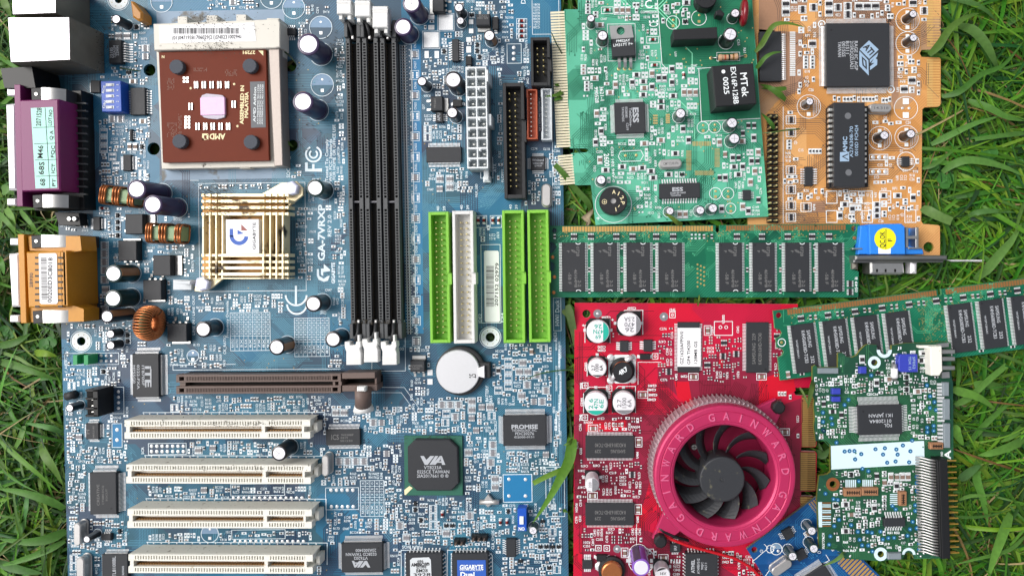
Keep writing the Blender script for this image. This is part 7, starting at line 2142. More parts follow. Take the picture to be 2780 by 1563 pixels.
# fan and shroud
def fan():
    zt = 128
    X, Y = un((1968.5, 1293), zt)
    root = empty('cooling_fan', (0, 0), 0); WL[root.name] = np.array([X * S, Y * S, 4 * S]); root.parent = RED.root; root.location = WL[root.name] - WL[RED.root.name]
    r0, r1 = 128.0, 180.0
    n = 72
    mb = MB()
    mb.lathe(X, Y, [(r1 - 5, 84), (r1, 92), (r1, zt - 6), (r1 - 2, zt - 2), (r1 - 6, zt - .5), (r1 - 14, zt), (r1 - 16, zt - 1.5), (r1 - 18, zt), (r0 + 12, zt), (r0 + 10, zt - 2), (r0 + 7, zt - 2), (r0 + 2, zt - 5), (r0, zt - 12), (r0 - 3, 30)], 0, n)
    mb.build('shroud_ring', ['magenta'], root)
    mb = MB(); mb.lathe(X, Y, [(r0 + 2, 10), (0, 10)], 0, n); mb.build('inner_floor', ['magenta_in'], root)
    # finned sink around the foot of the ring
    mb = MB(); mb.lathe(X, Y, [(r1 - 2, 4), (r1 + 1, 10), (r1 + 1, 70), (r1 - 3, 84)], 0, n)
    for i in range(96):
        a = 2 * math.pi * i / 96; f = Fr(X + (r1 + 2) * math.cos(a), Y + (r1 + 2) * math.sin(a), a)
        mb.poly([f(-2, -1.8), f(5, -.9), (f(5, .9)), f(-2, 1.8)], 8, 80, 0, bev=.5)
    mb.build('finned_base', ['clear_fin'], root)
    # arms with plastic push pins
    for (px, py, ang) in ((2113, 1105, 0), (1793, 1467, 0)):
        c = un((px, py), 40); m_ = MB()
        v = Vector((c[0] - X, c[1] - Y)); v.normalize(); w_ = Vector((-v.y, v.x))
        P = [(X + v.x * (r1 - 10) + w_.x * 40, Y + v.y * (r1 - 10) + w_.y * 40), (c[0] + w_.x * 16 + v.x * 12, c[1] + w_.y * 16 + v.y * 12), (c[0] - w_.x * 16 + v.x * 12, c[1] - w_.y * 16 + v.y * 12), (X + v.x * (r1 - 10) - w_.x * 40, Y + v.y * (r1 - 10) - w_.y * 40)]
        m_.poly(P, 8, 26, 0, bev=2); m_.build('mounting_arm', ['magenta'], root)
        m_ = MB(); P = [(c[0] + 17.5 * math.cos(j * math.pi / 4 + .2), c[1] + 17.5 * math.sin(j * math.pi / 4 + .2)) for j in range(8)]; m_.poly(P, 26, 50, 0, bev=4); m_.build('push_pin', ['chip_dark'], root)
    # black fan: hub and eleven curved blades
    zh = 112; HX, HY = un((1960.8, 1301), zh); hr = 58
    mb = MB(); mb.lathe(HX, HY, [(hr, 40), (hr, zh - 4), (hr - 1.5, zh - 1), (hr - 4, zh), (6, zh), (5, zh - 1.5), (0, zh - 1.5)], 0, 56); mb.build('fan_hub', ['fan_black'], root)
    HX, HY = X, Y
    for b in range(11):
        a0 = 2 * math.pi * b / 11 + .25; mb = MB(); N_ = 9
        vs = []
        for i in range(N_):
            t = i / (N_ - 1); r = hr - 6 + (124 - hr + 6) * t; sw = -.42 * t ** 1.4
            for (da, z) in ((.0, 96 - 2 * t), (.17 + .04 * t, 82 - 6 * t), (.31 + .04 * t, 58 - 12 * t), (.305 + .04 * t, 55 - 12 * t), (.155 + .04 * t, 78 - 6 * t), (-.02, 92 - 2 * t)):
                q = a0 + sw - da; vs.append((HX + r * math.cos(q), HY + r * math.sin(q), z))
        fs = []
        for i in range(N_ - 1):
            for k_ in range(6): fs.append((i * 6 + k_, i * 6 + (k_ + 1) % 6, (i + 1) * 6 + (k_ + 1) % 6, (i + 1) * 6 + k_))
        fs.append(tuple(range(6))); fs.append(tuple(range((N_ - 1) * 6, N_ * 6)))
        mb.add(vs, fs, 0, False); mb.build('fan_blade', ['fan_black'], root)
    mb = MB(); c = un((1885, 1214), 20); mb.lathe(c[0], c[1], [(9, 10), (9, 14), (7, 17), (0, 17)], 0, 16); mb.strip([(c[0] - 6, c[1]), (c[0] + 6, c[1])], 1.6, 17.3, 1); mb.strip([(c[0], c[1] - 6), (c[0], c[1] + 6)], 1.6, 17.5, 1); mb.build('screw', ['steel', 'deep'], root)
    # raised lettering; its bevel highlight is painted in as a paler magenta
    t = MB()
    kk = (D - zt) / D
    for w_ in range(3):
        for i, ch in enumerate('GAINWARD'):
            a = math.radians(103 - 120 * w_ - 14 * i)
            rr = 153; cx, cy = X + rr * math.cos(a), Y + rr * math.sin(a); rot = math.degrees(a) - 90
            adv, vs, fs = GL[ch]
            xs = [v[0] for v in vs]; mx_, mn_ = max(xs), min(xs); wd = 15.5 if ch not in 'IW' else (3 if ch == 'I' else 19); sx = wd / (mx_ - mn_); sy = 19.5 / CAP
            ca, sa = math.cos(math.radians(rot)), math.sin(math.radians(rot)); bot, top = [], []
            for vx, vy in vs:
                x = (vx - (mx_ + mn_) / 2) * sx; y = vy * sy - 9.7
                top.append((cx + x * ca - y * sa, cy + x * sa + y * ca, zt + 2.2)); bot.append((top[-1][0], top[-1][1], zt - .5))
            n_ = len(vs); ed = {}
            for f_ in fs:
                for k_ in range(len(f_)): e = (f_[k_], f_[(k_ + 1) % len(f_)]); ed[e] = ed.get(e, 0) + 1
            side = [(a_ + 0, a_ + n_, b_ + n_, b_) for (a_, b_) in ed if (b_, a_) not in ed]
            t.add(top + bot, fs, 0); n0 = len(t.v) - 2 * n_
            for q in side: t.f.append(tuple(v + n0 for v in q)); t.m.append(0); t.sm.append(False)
    t.build('raised_lettering', ['magenta_bevel_highlight' if 'magenta_bevel_highlight' in MATS else mat('magenta_bevel_highlight', (224, 108, 150), .3, .3, var=.03).name], root)
    # leads of the fan motor
    w_ = MB()
    w_.tube([un(D2(1375, 980), 20) + (20,), un(D2(1420, 1030), 26) + (24,), un(D2(1530, 1090), 30) + (28,), un(D2(1700, 1150), 30) + (30,), un(D2(1950, 1215), 26) + (26,), un(D2(2150, 1270), 18) + (18,), un(D2(2300, 1350), 12) + (14,), un(D2(2400, 1448), 10) + (12,), un((2075, 1600), 8) + (8,)], 4.2, 0, 8)
    w_.tube([un(D2(1400, 965), 22) + (22,), un(D2(1450, 1010), 26) + (24,), un(D2(1560, 1060), 26) + (26,), un(D2(1700, 1100), 26) + (24,)], 4, 1, 8)
    w_.build('fan_cable', ['wire_red', 'black'], root)
fan()

# ================================================================== BLUE CARD IN THE CORNER
pcb_mat('pcb_navy', [((20, 76, 132), 0), ((16, 66, 118), .4), ((24, 88, 146), .7), ((14, 56, 102), .88)], 60, .34, fine=(34, 100, 156))
mat('pcb_navy_edge', (120, 130, 110), .5, var=.2)
mat('navy_line', (44, 112, 164), .36, var=0)
bo = [(2027, 1489), (2217, 1347), (2290, 1420), (2323, 1498), (2395, 1568), (2430, 1610), (2390, 1640), (2110, 1640), (2070, 1558)]
B = NAV = Board('expansion_card', bo, 14.0, 'pcb_navy', 'pcb_navy_edge', 'small dark blue card partly hidden beneath the dark green drive board', 'circuit board', [(2048, 1491, 8)], rot=.62)
BA = math.radians(-44)
fingers(B, (2322, 1500), (2400, 1576), 13, -3, -52, 'copper', -1, .6) if False else fingers(B, (2310, 1488), (2392, 1568), 12, 4, 54, 'finger_brass', 1, .62)
fingers(B, (2192, 1366), (2240, 1330), 8, 2, 40, 'finger_brass', 1, .6)
ecap(D3(450, 1005), 25, 46, 'cap_green', 'cap_stripe_grey', lean=None, topm='cap_top'); ecap(D3(470, 1180), 25, 46, 'cap_green', 'cap_stripe_grey'); ecap(D3(262, 1255), 25, 46, 'cap_green', 'cap_stripe_grey')
chip(2080 + 168 * K_, 1163 + 985 * K_, 2080 + 265 * K_, 1163 + 1085 * K_, h=11, pins=(0, 4, 0, 4), plen=10, a=math.radians(28)); chip(2080 + 295 * K_, 1163 + 1195 * K_, 2080 + 395 * K_, 1163 + 1290 * K_, h=11, pins=(0, 4, 0, 4), plen=10, a=math.radians(28))
chip(2182, 1548, 2270, 1640, h=14, pins=(28, 28, 0, 28), plen=14, a=math.radians(33)); crystal(D3(155, 1368), 62, 26, 26, math.radians(36))
B.circ(D3(98, 1180), 15.5, 1.8, half=True); B.dot(D3(80, 1160), 4, 0, 1); B.dot(D3(118, 1200), 4, 0, 1); B.circ(D2(2500, 1180), 10, 2)
random.seed(80); mark(2080, 1440, 2140, 1470)
scatter((2040, 1420, 2300, 1563), 420, 'rRR', text=.3, outline=1, area=bo, lblset=['C3', 'C2', 'R8', 'C9', 'UC5', 'C21'], tw=22)
B.line([D3(585, 1235), D3(620, 1290), D3(540, 1330)], 1.6); B.line([D2(2330, 1300), D2(2480, 1170), D2(2440, 1130)], 1.6); B.line([D2(2450, 1448), D3(100, 1290)], 1.6)
B.traces(26, (2, 6), 5, 1.3, (15, 60)); NAV.finish(['navy_line'])

# ================================================================== DRIVE BOARD
pcb_mat('pcb_drive', [((34, 80, 60), 0), ((30, 72, 54), .4), ((40, 90, 60), .7), ((26, 66, 54), .88)], 70, .34, fine=(44, 104, 60))
mat('pcb_drive_edge', (120, 120, 50), .5, var=.2)
mat('drive_line', (60, 120, 80), .36, var=0)
mat('print_band', (206, 228, 236), .5, var=.02)
mat('via_blue', (26, 92, 140), .3, var=.1)
mat('via_core', (150, 200, 225), .4, var=0)
mat('comp_blue', (52, 64, 168), .35, var=.08, coat=.3)
mat('comp_tan', (150, 108, 78), .6, var=.2)
mat('slate_part', (122, 132, 138), .6, var=.12, vscale=1200)
Pd = [C3(455, 705), C3(485, 690), C3(500, 712), C3(705, 712), C3(706, 572), C3(745, 568), C3(770, 590), C3(790, 607), C3(840, 617), C3(890, 595), C3(925, 545), C3(970, 500), C3(1000, 486), C3(1088, 492), C3(1085, 560), C3(1100, 595), C3(1160, 615), C3(1210, 605), C3(1232, 575), C3(1234, 497), C3(1380, 475), C3(1600, 470), C3(1700, 455), C3(1790, 462), C3(1815, 480), C3(1822, 820), C3(1836, 860), D3(1840, 300), D3(1790, 312), D3(1808, 1272), D3(1520, 1275), D3(1450, 1278), D3(1436, 1235), D3(1400, 1212), D3(1362, 1228), D3(1345, 1275), D3(1100, 1300), D3(960, 1288), D3(770, 1275), D3(742, 1215), D3(680, 1188), D3(520, 1180), D3(500, 690), D3(505, 600), D3(520, 462), D3(600, 450), D3(632, 425), D3(632, 160), D3(600, 122), D3(500, 116), C3(487, 1440), C3(470, 1300), C3(478, 1200), C3(466, 1100), C3(472, 1030), C3(455, 990)]
B = DRV = Board('drive_board', Pd, 44.0, 'pcb_drive', 'pcb_drive_edge', 'dark green drive board with a white printed band and gold pins at its right', 'circuit board', [(C3(1062, 660)[0], C3(1062, 660)[1], 8), (D3(655, 545)[0], D3(655, 545)[1], 8.5), (D3(1125, 1230)[0], D3(1125, 1230)[1], 8)], rot=.03)
for h_ in B.holes: mark(h_[0] - 9, h_[1] - 9, h_[0] + 9, h_[1] + 9)
z = B.z
def ringpad(c, r0, r1, m_, a0=0, a1=360):
    X, Y = un(c, z); n = 24; vs = [(X + r * math.cos(math.radians(a0 + (a1 - a0) * j / n)), Y + r * math.sin(math.radians(a0 + (a1 - a0) * j / n)), z + .6) for r in (r0, r1) for j in range(n + 1)]
    B.pads.add(vs, [(j, n + 1 + j, n + 2 + j, j + 1) for j in range(n)], m_); mark(c[0] - r1, c[1] - r1, c[0] + r1, c[1] + r1)
ringpad(C3(1062, 665), 8.5, 17, 3); ringpad(C3(1160, 545), 11, 20, 3, 175, 365); ringpad(D3(655, 545), 9, 18, 7); ringpad(D3(1125, 1230), 8.5, 18, 3); ringpad(D3(1400, 1235), 11, 18, 3, 0, 180)
B.pads.flat([un(D3(*p), z) for p in ((635, 168), (1550, 118), (1555, 275), (1510, 285), (1505, 350), (640, 400))], z + .6, 3); mark(*D3(635, 120), *D3(1550, 400))
B.pads.flat([un(D3(*p), z) for p in ((510, 718), (548, 718), (550, 965), (516, 965))], z + .6, 3)
for i in range(13): B.pads.flat([un(D3(*p), z) for p in ((550, 722 + i * 19), (636, 722 + i * 19), (636, 732 + i * 19), (550, 732 + i * 19))], z + .7, 3 if i % 3 else 7)
mark(*D3(510, 715), *D3(640, 968))
for v in (D3, ):
    for p in ((770, 222), (818, 218), (866, 218), (933, 248), (873, 300), (1073, 200), (1165, 190), (1147, 252), (1188, 332), (1270, 320), (1278, 202), (1290, 252), (1342, 163), (1416, 220), (1403, 328), (1433, 115), (945, 392), (1003, 415), (1478, 470), (1478, 532), (1482, 610), (910, 515), (582, 636), (660, 690), (703, 697), (1240, 757), (1272, 790), (1463, 750), (1465, 805), (715, 893), (668, 955), (835, 945), (1438, 912), (1413, 985), (1478, 975), (900, 1010), (994, 1010), (1038, 1020), (1122, 1008), (1388, 1048), (1200, 1072), (1145, 1085), (1255, 1068), (630, 1055), (918, 1088), (942, 1143), (1002, 1145), (617, 1136), (1502, 1130), (1503, 1182), (1043, 1202), (690, 135), (565, 18), (1583, 32), (1645, 20)):
        c = un(v(*p), z); B.pads.lathe(c[0], c[1], [(5.6, z + .8), (5.2, z + 1.6), (0, z + 1.6)], 8, 14); B.pads.lathe(c[0], c[1], [(2, z + 1.7), (1.8, z + 2), (0, z + 2)], 9, 8); q = v(*p); mark(q[0] - 6, q[1] - 6, q[0] + 6, q[1] + 6)
for p in ((1032, 790), (808, 1030), (770, 1080), (557, 1155), (640, 1210), (558, 1245), (648, 1268), (563, 1330), (1578, 888), (1610, 995), (1652, 1052), (1608, 1110), (1667, 1130), (1582, 1302), (1645, 1285)):
    c = un(C3(*p), z); B.pads.lathe(c[0], c[1], [(5.6, z + .8), (5.2, z + 1.6), (0, z + 1.6)], 8, 14); B.pads.lathe(c[0], c[1], [(2, z + 1.7), (1.8, z + 2), (0, z + 2)], 9, 8); q = C3(*p); mark(q[0] - 6, q[1] - 6, q[0] + 6, q[1] + 6)
chip(*C3(905, 1082), *C3(1335, 1372), h=14, pins=(32, 16, 32, 18), plen=20, a=.03, dot=(.12, .2), texts=(('1K1 JAPAN', C3(1128, 1185), 68, 9, 180), ('01120B4A', C3(1122, 1240), 60, 9, 180), ('FQL', C3(1198, 1282), 22, 9, 180)), tm='chipmark')
chip(*D3(1160, 882), *D3(1368, 962), h=12, pins=(7, 0, 7, 0), plen=14, pw=4, a=.02)
# blue TDK-type block, cream socket, small coloured parts
mb = MB(); zt = z + 22; mb.poly([un(p, zt) for p in (C3(1305, 605), C3(1330, 585), C3(1490, 585), C3(1495, 760), C3(1330, 762), C3(1305, 740))], z + 1, zt, 0, bev=2)
o = mb.build('inductor_block', ['comp_blue'], B.root); t = MB(); t.text('SF052', C3(1452, 668), zt, 34, 7, -89, 0, zt + .4); t.text('TDK 15', C3(1412, 672), zt, 38, 7, -89, 0, zt + .4); t.build('printed_marking', ['cap_print_blue'], o); mark(1440, 960, 1525, 1015)
mb = MB(); zt = z + 34; mb.poly([un(p, zt) for p in (C3(1612, 508), C3(1728, 505), C3(1735, 745), C3(1705, 795), C3(1625, 795), C3(1620, 720))], z + 1, zt, 0, bev=2); mb.poly([un(p, z + 20) for p in (C3(1510, 500), C3(1720, 498), C3(1722, 525), C3(1510, 525))], z + 1, z + 20, 0, bev=1)
o = mb.build('power_socket', ['ivory'], B.root)
mb = MB()
for v in (540, 610, 700): mb.poly([un(p, z + 26) for p in (C3(1725, v), C3(1860, v + 2), C3(1862, v + 40), C3(1730, v + 42))], z + 2, z + 26, 0, bev=2)
mb.poly([un(p, z + 12) for p in (C3(1690, 480), C3(1795, 470), C3(1795, 510), C3(1690, 520))], z + 1, z + 12, 0); mb.poly([un(p, z + 12) for p in (C3(1725, 760), C3(1800, 755), C3(1805, 815), C3(1730, 820))], z + 1, z + 12, 0)
mb.build('socket_shell', ['steel'], o)
mb = MB()
for i in range(4): v = 560 + i * 55; mb.poly([un(p, z + 6) for p in (C3(1515, v - 8), C3(1620, v - 8), C3(1620, v + 8), C3(1515, v + 8))], z + 1, z + 6, 0, bev=2)
mb.build('leads', ['solder'], o); mark(1490, 930, 1600, 1028)
mb = MB(); a, b = un(C3(1265, 680), z + 14), un(C3(1262, 840), z + 14); mb.tube([(a[0], a[1], z + 11), (b[0], b[1], z + 11)], 8, 1, 14); a, b = un(C3(1265, 722), z + 14), un(C3(1265, 815), z + 14); mb.tube([(a[0], a[1], z + 11), (b[0], b[1], z + 11)], 9, 0, 14); mb.build('cylinder_diode', ['paper', 'steel'], B.root); mark(1415, 980, 1440, 1060)
for q in ((922, 708, 990, 775), (650, 922, 735, 980), (650, 1002, 735, 1052)):
    mb = MB(); a, b = C3(q[0], q[1]), C3(q[2], q[3]); mb.poly([un(p, z + 14) for p in (a, (b[0], a[1]), b, (a[0], b[1]))], z + 1, z + 14, 0, bev=2); mb.build('blue_inductor', ['comp_blue'], B.root); mark(a[0] - 3, a[1] - 3, b[0] + 3, b[1] + 3)
for a, b in ((C3(515, 722), C3(712, 775)), (C3(1742, 860), C3(1800, 995)), (C3(1748, 1025), C3(1808, 1228)), (C3(1752, 1265), D3(1812, 190)), (D3(1200, 1225), D3(1330, 1285))):
    mb = MB(); mb.poly([un(p, z + 12) for p in (a, (b[0], a[1]), b, (a[0], b[1]))], z + 1, z + 12, 0, bev=1.5); mb.build('grey_connector', ['slate_part'], B.root); mark(a[0] - 4, a[1] - 4, b[0] + 3, b[1] + 3)
for k_, (x, ys) in enumerate(((1690, [(865 + i * 33) for i in range(5)]), (1692, [(1030 + i * 38) for i in range(6)]), (1695, [(1270 + i * 38) for i in range(6)]))):
    for y in ys: B.pads.box(fr(C3(x + 20, y + 12), z, 0), -9, -3, 9, 3, z, z + 4, 0)
    mark(*C3(x - 10, ys[0] - 5), *C3(x + 60, ys[-1] + 30))
for q, n_, ho in (((770, 590, 938, 668), 6, 1), ((942, 582, 1105, 660), 6, 1), ((1312, 622, 1385, 760), 6, 0), ((1615, 140, 1745, 205), 6, 1)):
    mb = MB(); a, b = D3(q[0], q[1]), D3(q[2], q[3]); mb.poly([un(p, z + 14) for p in (a, (b[0], a[1]), b, (a[0], b[1]))], z + 1, z + 14, 0, bev=2)
    c = ((a[0] + b[0]) / 2, (a[1] + b[1]) / 2)
    if ho: mb.poly([un(p, z + 14.3) for p in ((a[0] + 6, c[1] - 1.5), (b[0] - 5, c[1] - 1.5), (b[0] - 5, c[1] + 1.5), (a[0] + 6, c[1] + 1.5))], z + 13, z + 14.3, 1)
    else: mb.poly([un(p, z + 14.3) for p in ((c[0] - 1.5, a[1] + 6), (c[0] + 1.5, a[1] + 6), (c[0] + 1.5, b[1] - 5), (c[0] - 1.5, b[1] - 5))], z + 13, z + 14.3, 1)
    for i in range(n_):
        if ho: x = a[0] + 8 + (b[0] - a[0] - 14) * i / (n_ - 1); mb.poly([un(p, z + 14.5) for p in ((x - 1, c[1] - 5), (x + 1, c[1] - 5), (x + 1, c[1] + 5), (x - 1, c[1] + 5))], z + 13, z + 14.5, 1)
        else: y = a[1] + 8 + (b[1] - a[1] - 14) * i / (n_ - 1); mb.poly([un(p, z + 14.5) for p in ((c[0] - 5, y - 1), (c[0] + 5, y - 1), (c[0] + 5, y + 1), (c[0] - 5, y + 1))], z + 13, z + 14.5, 1)
    mb.build('ribbon_socket', ['comp_tan', 'deep'], B.root); mark(a[0] - 3, a[1] - 3, b[0] + 3, b[1] + 3)
for (u0, u1) in ((775, 885), (942, 1050)):
    for i in range(6): u = u0 + (u1 - u0) * (i + .5) / 6; B.pads.flat([un(D3(*p), z) for p in ((u - 6, 500), (u + 6, 500), (u + 6, 590), (u - 6, 590))], z + .8, 3)
    mark(*D3(u0, 495), *D3(u1, 590))
for i in range(6): v = 640 + i * 19; B.pads.flat([un(D3(*p), z) for p in ((1215, v), (1310, v), (1310, v + 10), (1215, v + 10))], z + .8, 3)
mark(*D3(1210, 635), *D3(1312, 760))
# big pin connector: solder tails, black bar, gold pins
bar, _ = frline(D3(1740, 310), D3(1772, 1278), z + 40)
Lb = _
mb = MB(); mb.box(bar, -10, 0, 11, Lb, z + 1, z + 40, 0, bev=1); mb.box(bar, -13, 0, -7, Lb, z + 1, z + 36, 0, bev=1); mb.box(bar, 8, 0, 12, Lb, z + 1, z + 36, 0)
o = mb.build('pin_connector', ['black'], B.root)
g, s_ = MB(), MB(); n = 17
for i in range(n):
    y = Lb * (i + .5) / n
    g.box(bar, 11, y - 2.4, 42, y + .6, z + 22, z + 26, 0, bev=.8); g.box(bar, 11, y + 1.2, 40, y + 3.4, z + 8, z + 11, 0, bev=.8)
g.build('gold_pins', ['goldpin' if 'goldpin' in MATS else mat('goldpin', (200, 158, 74), .3, .65, var=.1).name], o)
n = 34
for i in range(n):
    y = Lb * (i + .3) / n
    a, b, c, d_ = bar(-12, y + 3), bar(-26, y + 1.5), bar(-40, y - 1.5), bar(-55, y - 1.5)
    s_.tube([(a[0], a[1], z + 24), (b[0], b[1], z + 20), (c[0], c[1], z + 10), (d_[0], d_[1], z + 2)], 2.5, 0, 6)
s_.build('solder_tails', ['can'], o); mark(*D3(1545, 290), *D3(1790, 1280))
for i in range(24): B.dot(D3(1530 + i * .8, 395 + i * 36), 2.6, 0, 2)
for st, p, w, h, a in (('A', D3(1782, 255), 22, 16, 90), ('J1', C3(1315, 522), 12, 7, 0), ('B C D', C3(495, 930), 30, 6, 90), ('IC7KC-77X', D3(560, 1100), 44, 6, -90), ('R65', D3(780, 1112), 14, 6, 0), ('R51 R52', D3(1250, 1020), 34, 6, 0), ('R66 R67', D3(818, 1195), 36, 6, 0), ('J11', D3(1408, 832), 18, 6, 0), ('ON1', D3(1725, 250), 14, 6, -90), ('C16', C3(1070, 975), 16, 6, 0), ('C25', C3(1012, 975), 14, 6, 0), ('R14', C3(1128, 922), 14, 6, 0), ('J19', D3(1188, 1130), 14, 6, 0), ('SW6', D3(1208, 1165), 14, 6, 0), ('C1 R5', C3(745, 1288), 26, 6, 0), ('R4', C3(682, 1395), 12, 6, 0)):
    B.txt(st, p, w, h, a, True); mark(p[0] - (w if abs(a) < 45 else h) / 2, p[1] - (h if abs(a) < 45 else w) / 2, p[0] + (w if abs(a) < 45 else h) / 2, p[1] + (h if abs(a) < 45 else w) / 2)
random.seed(90); B.dense = 16; B.fine = .74; B.ow = 1.8
DL = ['R73', 'C17', 'R60', 'C10', 'L1', 'R9', 'C15', 'R45', 'C48', 'LR14', 'C7', 'C26']
A_all = Pd
for rect, n, kinds, kw in (((2205, 1015, 2330, 1240), 760, 'rRRrp', dict(text=.22)), ((2320, 960, 2470, 1080), 620, 'rRRrt', dict(text=.2)), ((2455, 1020, 2550, 1200), 520, 'rRRr', dict(text=.22)), ((2260, 1190, 2310, 1212), 20, 'r', dict(text=.2)), ((2440, 945, 2520, 1020), 60, 'R', dict(text=.2)),
        ((2260, 1270, 2340, 1420), 420, 'rRRt', dict(text=.2)), ((2340, 1270, 2490, 1400), 620, 'rRRr', dict(text=.2)), ((2260, 1400, 2400, 1450), 240, 'rRr', dict(text=.25)), ((2240, 1440, 2500, 1500), 150, 'rRp', dict(text=.3)), ((2400, 1400, 2500, 1500), 90, 'rRp', dict(text=.3)), ((2225, 1440, 2260, 1490), 20, 'R', dict(text=.3))):
    scatter(rect, n, kinds, lblset=DL, tw=18, th=6.5, area=A_all, outline=.55, **kw)
for _ in range(240):
    x = random.uniform(2215, 2560); y = random.uniform(950, 1510)
    if inpoly(x, y, Pd) and free(x - 2, y - 2, x + 2, y + 2): B.dot((x, y), 2.4, 0, 1.6)
B.traces(50, (1, 5), 5, 1.3, (15, 60))
DRV.finish(['drive_line'], ('solder', 'padhalf', 'goldpad', 'print_band', 'via_gold', 'bare_board', 'silk', 'copper', 'via_blue', 'via_core'))

# ================================================================== LAWN
GZ = -62.0
OUT = [MBD.outline, GRN.outline, ORG.outline, RM1.outline, RM2.outline, RED.outline, NAV.outline, DRV.outline]
OUTS = []
for bd in (MBD, GRN, ORG, RM1, RM2, RED, NAV, DRV):
    O = bd.wout; xs = [p[0] for p in O]; ys = [p[1] for p in O]; OUTS.append((O, min(xs), max(xs), min(ys), max(ys), bd.z))
EXTRA = [([un((0, 200), 0), un((260, 200), 0), un((260, 600), 0), un((0, 600), 0)],), ([un((30, 600), 0), un((260, 600), 0), un((260, 890), 0), un((30, 890), 0)],), ([un((60, -80), 0), un((300, -80), 0), un((300, 200), 0), un((60, 200), 0)],),
         ([un((2300, 690), 0), un((2480, 690), 0), un((2480, 745), 0), un((2300, 745), 0)],), ([un((2560, 1240), 0), un((2612, 1240), 0), un((2620, 1520), 0), un((2560, 1520), 0)],), ([un((2540, 930), 0), un((2600, 930), 0), un((2600, 1030), 0), un((2540, 1030), 0)],)]
for (P,) in EXTRA:
    xs = [p[0] for p in P]; ys = [p[1] for p in P]; OUTS.append((P, min(xs), max(xs), min(ys), max(ys), -10))
def blocked(x, y, z, m=4):
    for O, x0, x1, y0, y1, zb in OUTS:
        if x0 - m < x < x1 + m and y0 - m < y < y1 + m and z > zb - 14:
            if inpoly(x, y, O) or inpoly(x + m, y, O) or inpoly(x - m, y, O) or inpoly(x, y + m, O) or inpoly(x, y - m, O): return True
    return False
def grass_mat():
    m = bpy.data.materials.new('grass_blade'); m.use_nodes = True; nt = m.node_tree; N = nt.nodes; K = nt.links
    p = N['Principled BSDF']; p.inputs['Roughness'].default_value = .48; p.inputs['Specular IOR Level'].default_value = .35
    at = N.new('ShaderNodeAttribute'); at.attribute_name = 'tint'
    tc = N.new('ShaderNodeTexCoord'); nz = N.new('ShaderNodeTexNoise'); nz.inputs['Scale'].default_value = 500; nz.inputs['Detail'].default_value = 3
    K.new(tc.outputs['Object'], nz.inputs['Vector'])
    mr = N.new('ShaderNodeMapRange'); mr.inputs['To Min'].default_value = .7; mr.inputs['To Max'].default_value = 1.3; K.new(nz.outputs['Fac'], mr.inputs['Value'])
    hs_ = N.new('ShaderNodeHueSaturation'); K.new(at.outputs['Color'], hs_.inputs['Color']); K.new(mr.outputs[0], hs_.inputs['Value']); K.new(hs_.outputs[0], p.inputs['Base Color'])
    tr = N.new('ShaderNodeBsdfTranslucent'); K.new(hs_.outputs[0], tr.inputs['Color'])
    mx = N.new('ShaderNodeMixShader'); mx.inputs[0].default_value = .28
    K.new(p.outputs[0], mx.inputs[1]); K.new(tr.outputs[0], mx.inputs[2]); K.new(mx.outputs[0], N['Material Output'].inputs['Surface'])
    MATS['grass'] = m
grass_mat()
class Blades:
    def __init__(s): s.v, s.f, s.c = [], [], []
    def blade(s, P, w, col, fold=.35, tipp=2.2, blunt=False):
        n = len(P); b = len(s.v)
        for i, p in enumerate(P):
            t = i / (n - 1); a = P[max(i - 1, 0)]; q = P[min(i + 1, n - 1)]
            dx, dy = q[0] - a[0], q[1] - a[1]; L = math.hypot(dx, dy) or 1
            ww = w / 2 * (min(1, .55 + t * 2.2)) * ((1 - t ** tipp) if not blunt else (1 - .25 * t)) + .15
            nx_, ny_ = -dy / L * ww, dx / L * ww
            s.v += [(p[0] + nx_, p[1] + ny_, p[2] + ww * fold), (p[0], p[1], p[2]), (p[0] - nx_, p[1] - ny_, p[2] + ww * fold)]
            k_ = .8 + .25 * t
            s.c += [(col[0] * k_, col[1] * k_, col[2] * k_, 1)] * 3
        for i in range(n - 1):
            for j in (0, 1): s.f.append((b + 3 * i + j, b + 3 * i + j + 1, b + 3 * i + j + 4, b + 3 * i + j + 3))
    def build(s, name):
        me = bpy.data.meshes.new(name); me.from_pydata([(a * S, b * S, c * S) for a, b, c in s.v], [], s.f)
        me.materials.append(MATS['grass']); ca = me.color_attributes.new('tint', 'FLOAT_COLOR', 'POINT')
        ca.data.foreach_set('color', [x for c in s.c for x in c])
        me.polygons.foreach_set('use_smooth', [True] * len(me.polygons)); me.update()
        o = bpy.data.objects.new(name, me); COL.objects.link(o); return o
def gcol():
    r = random.random()
    if r < .05: c = random.choice(((176, 158, 112), (140, 116, 70), (120, 88, 50)))
    elif r < .35: c = (random.uniform(88, 118), random.uniform(138, 162), random.uniform(32, 50))
    elif r < .8: c = (random.uniform(52, 78), random.uniform(104, 128), random.uniform(22, 36))
    else: c = (random.uniform(30, 48), random.uniform(68, 92), random.uniform(24, 40))
    return tuple(lin(x) for x in c)
random.seed(101); np.random.seed(4)
G = Blades()
x0w, y1w = un((-160, -160), 0); x1w, y0w = un((2960, 1740), 0)
boxes = [((-150, 250), 1.0), ((2440, 2930), 1.0), ((1480, 2250), .35)]
cnt = 0
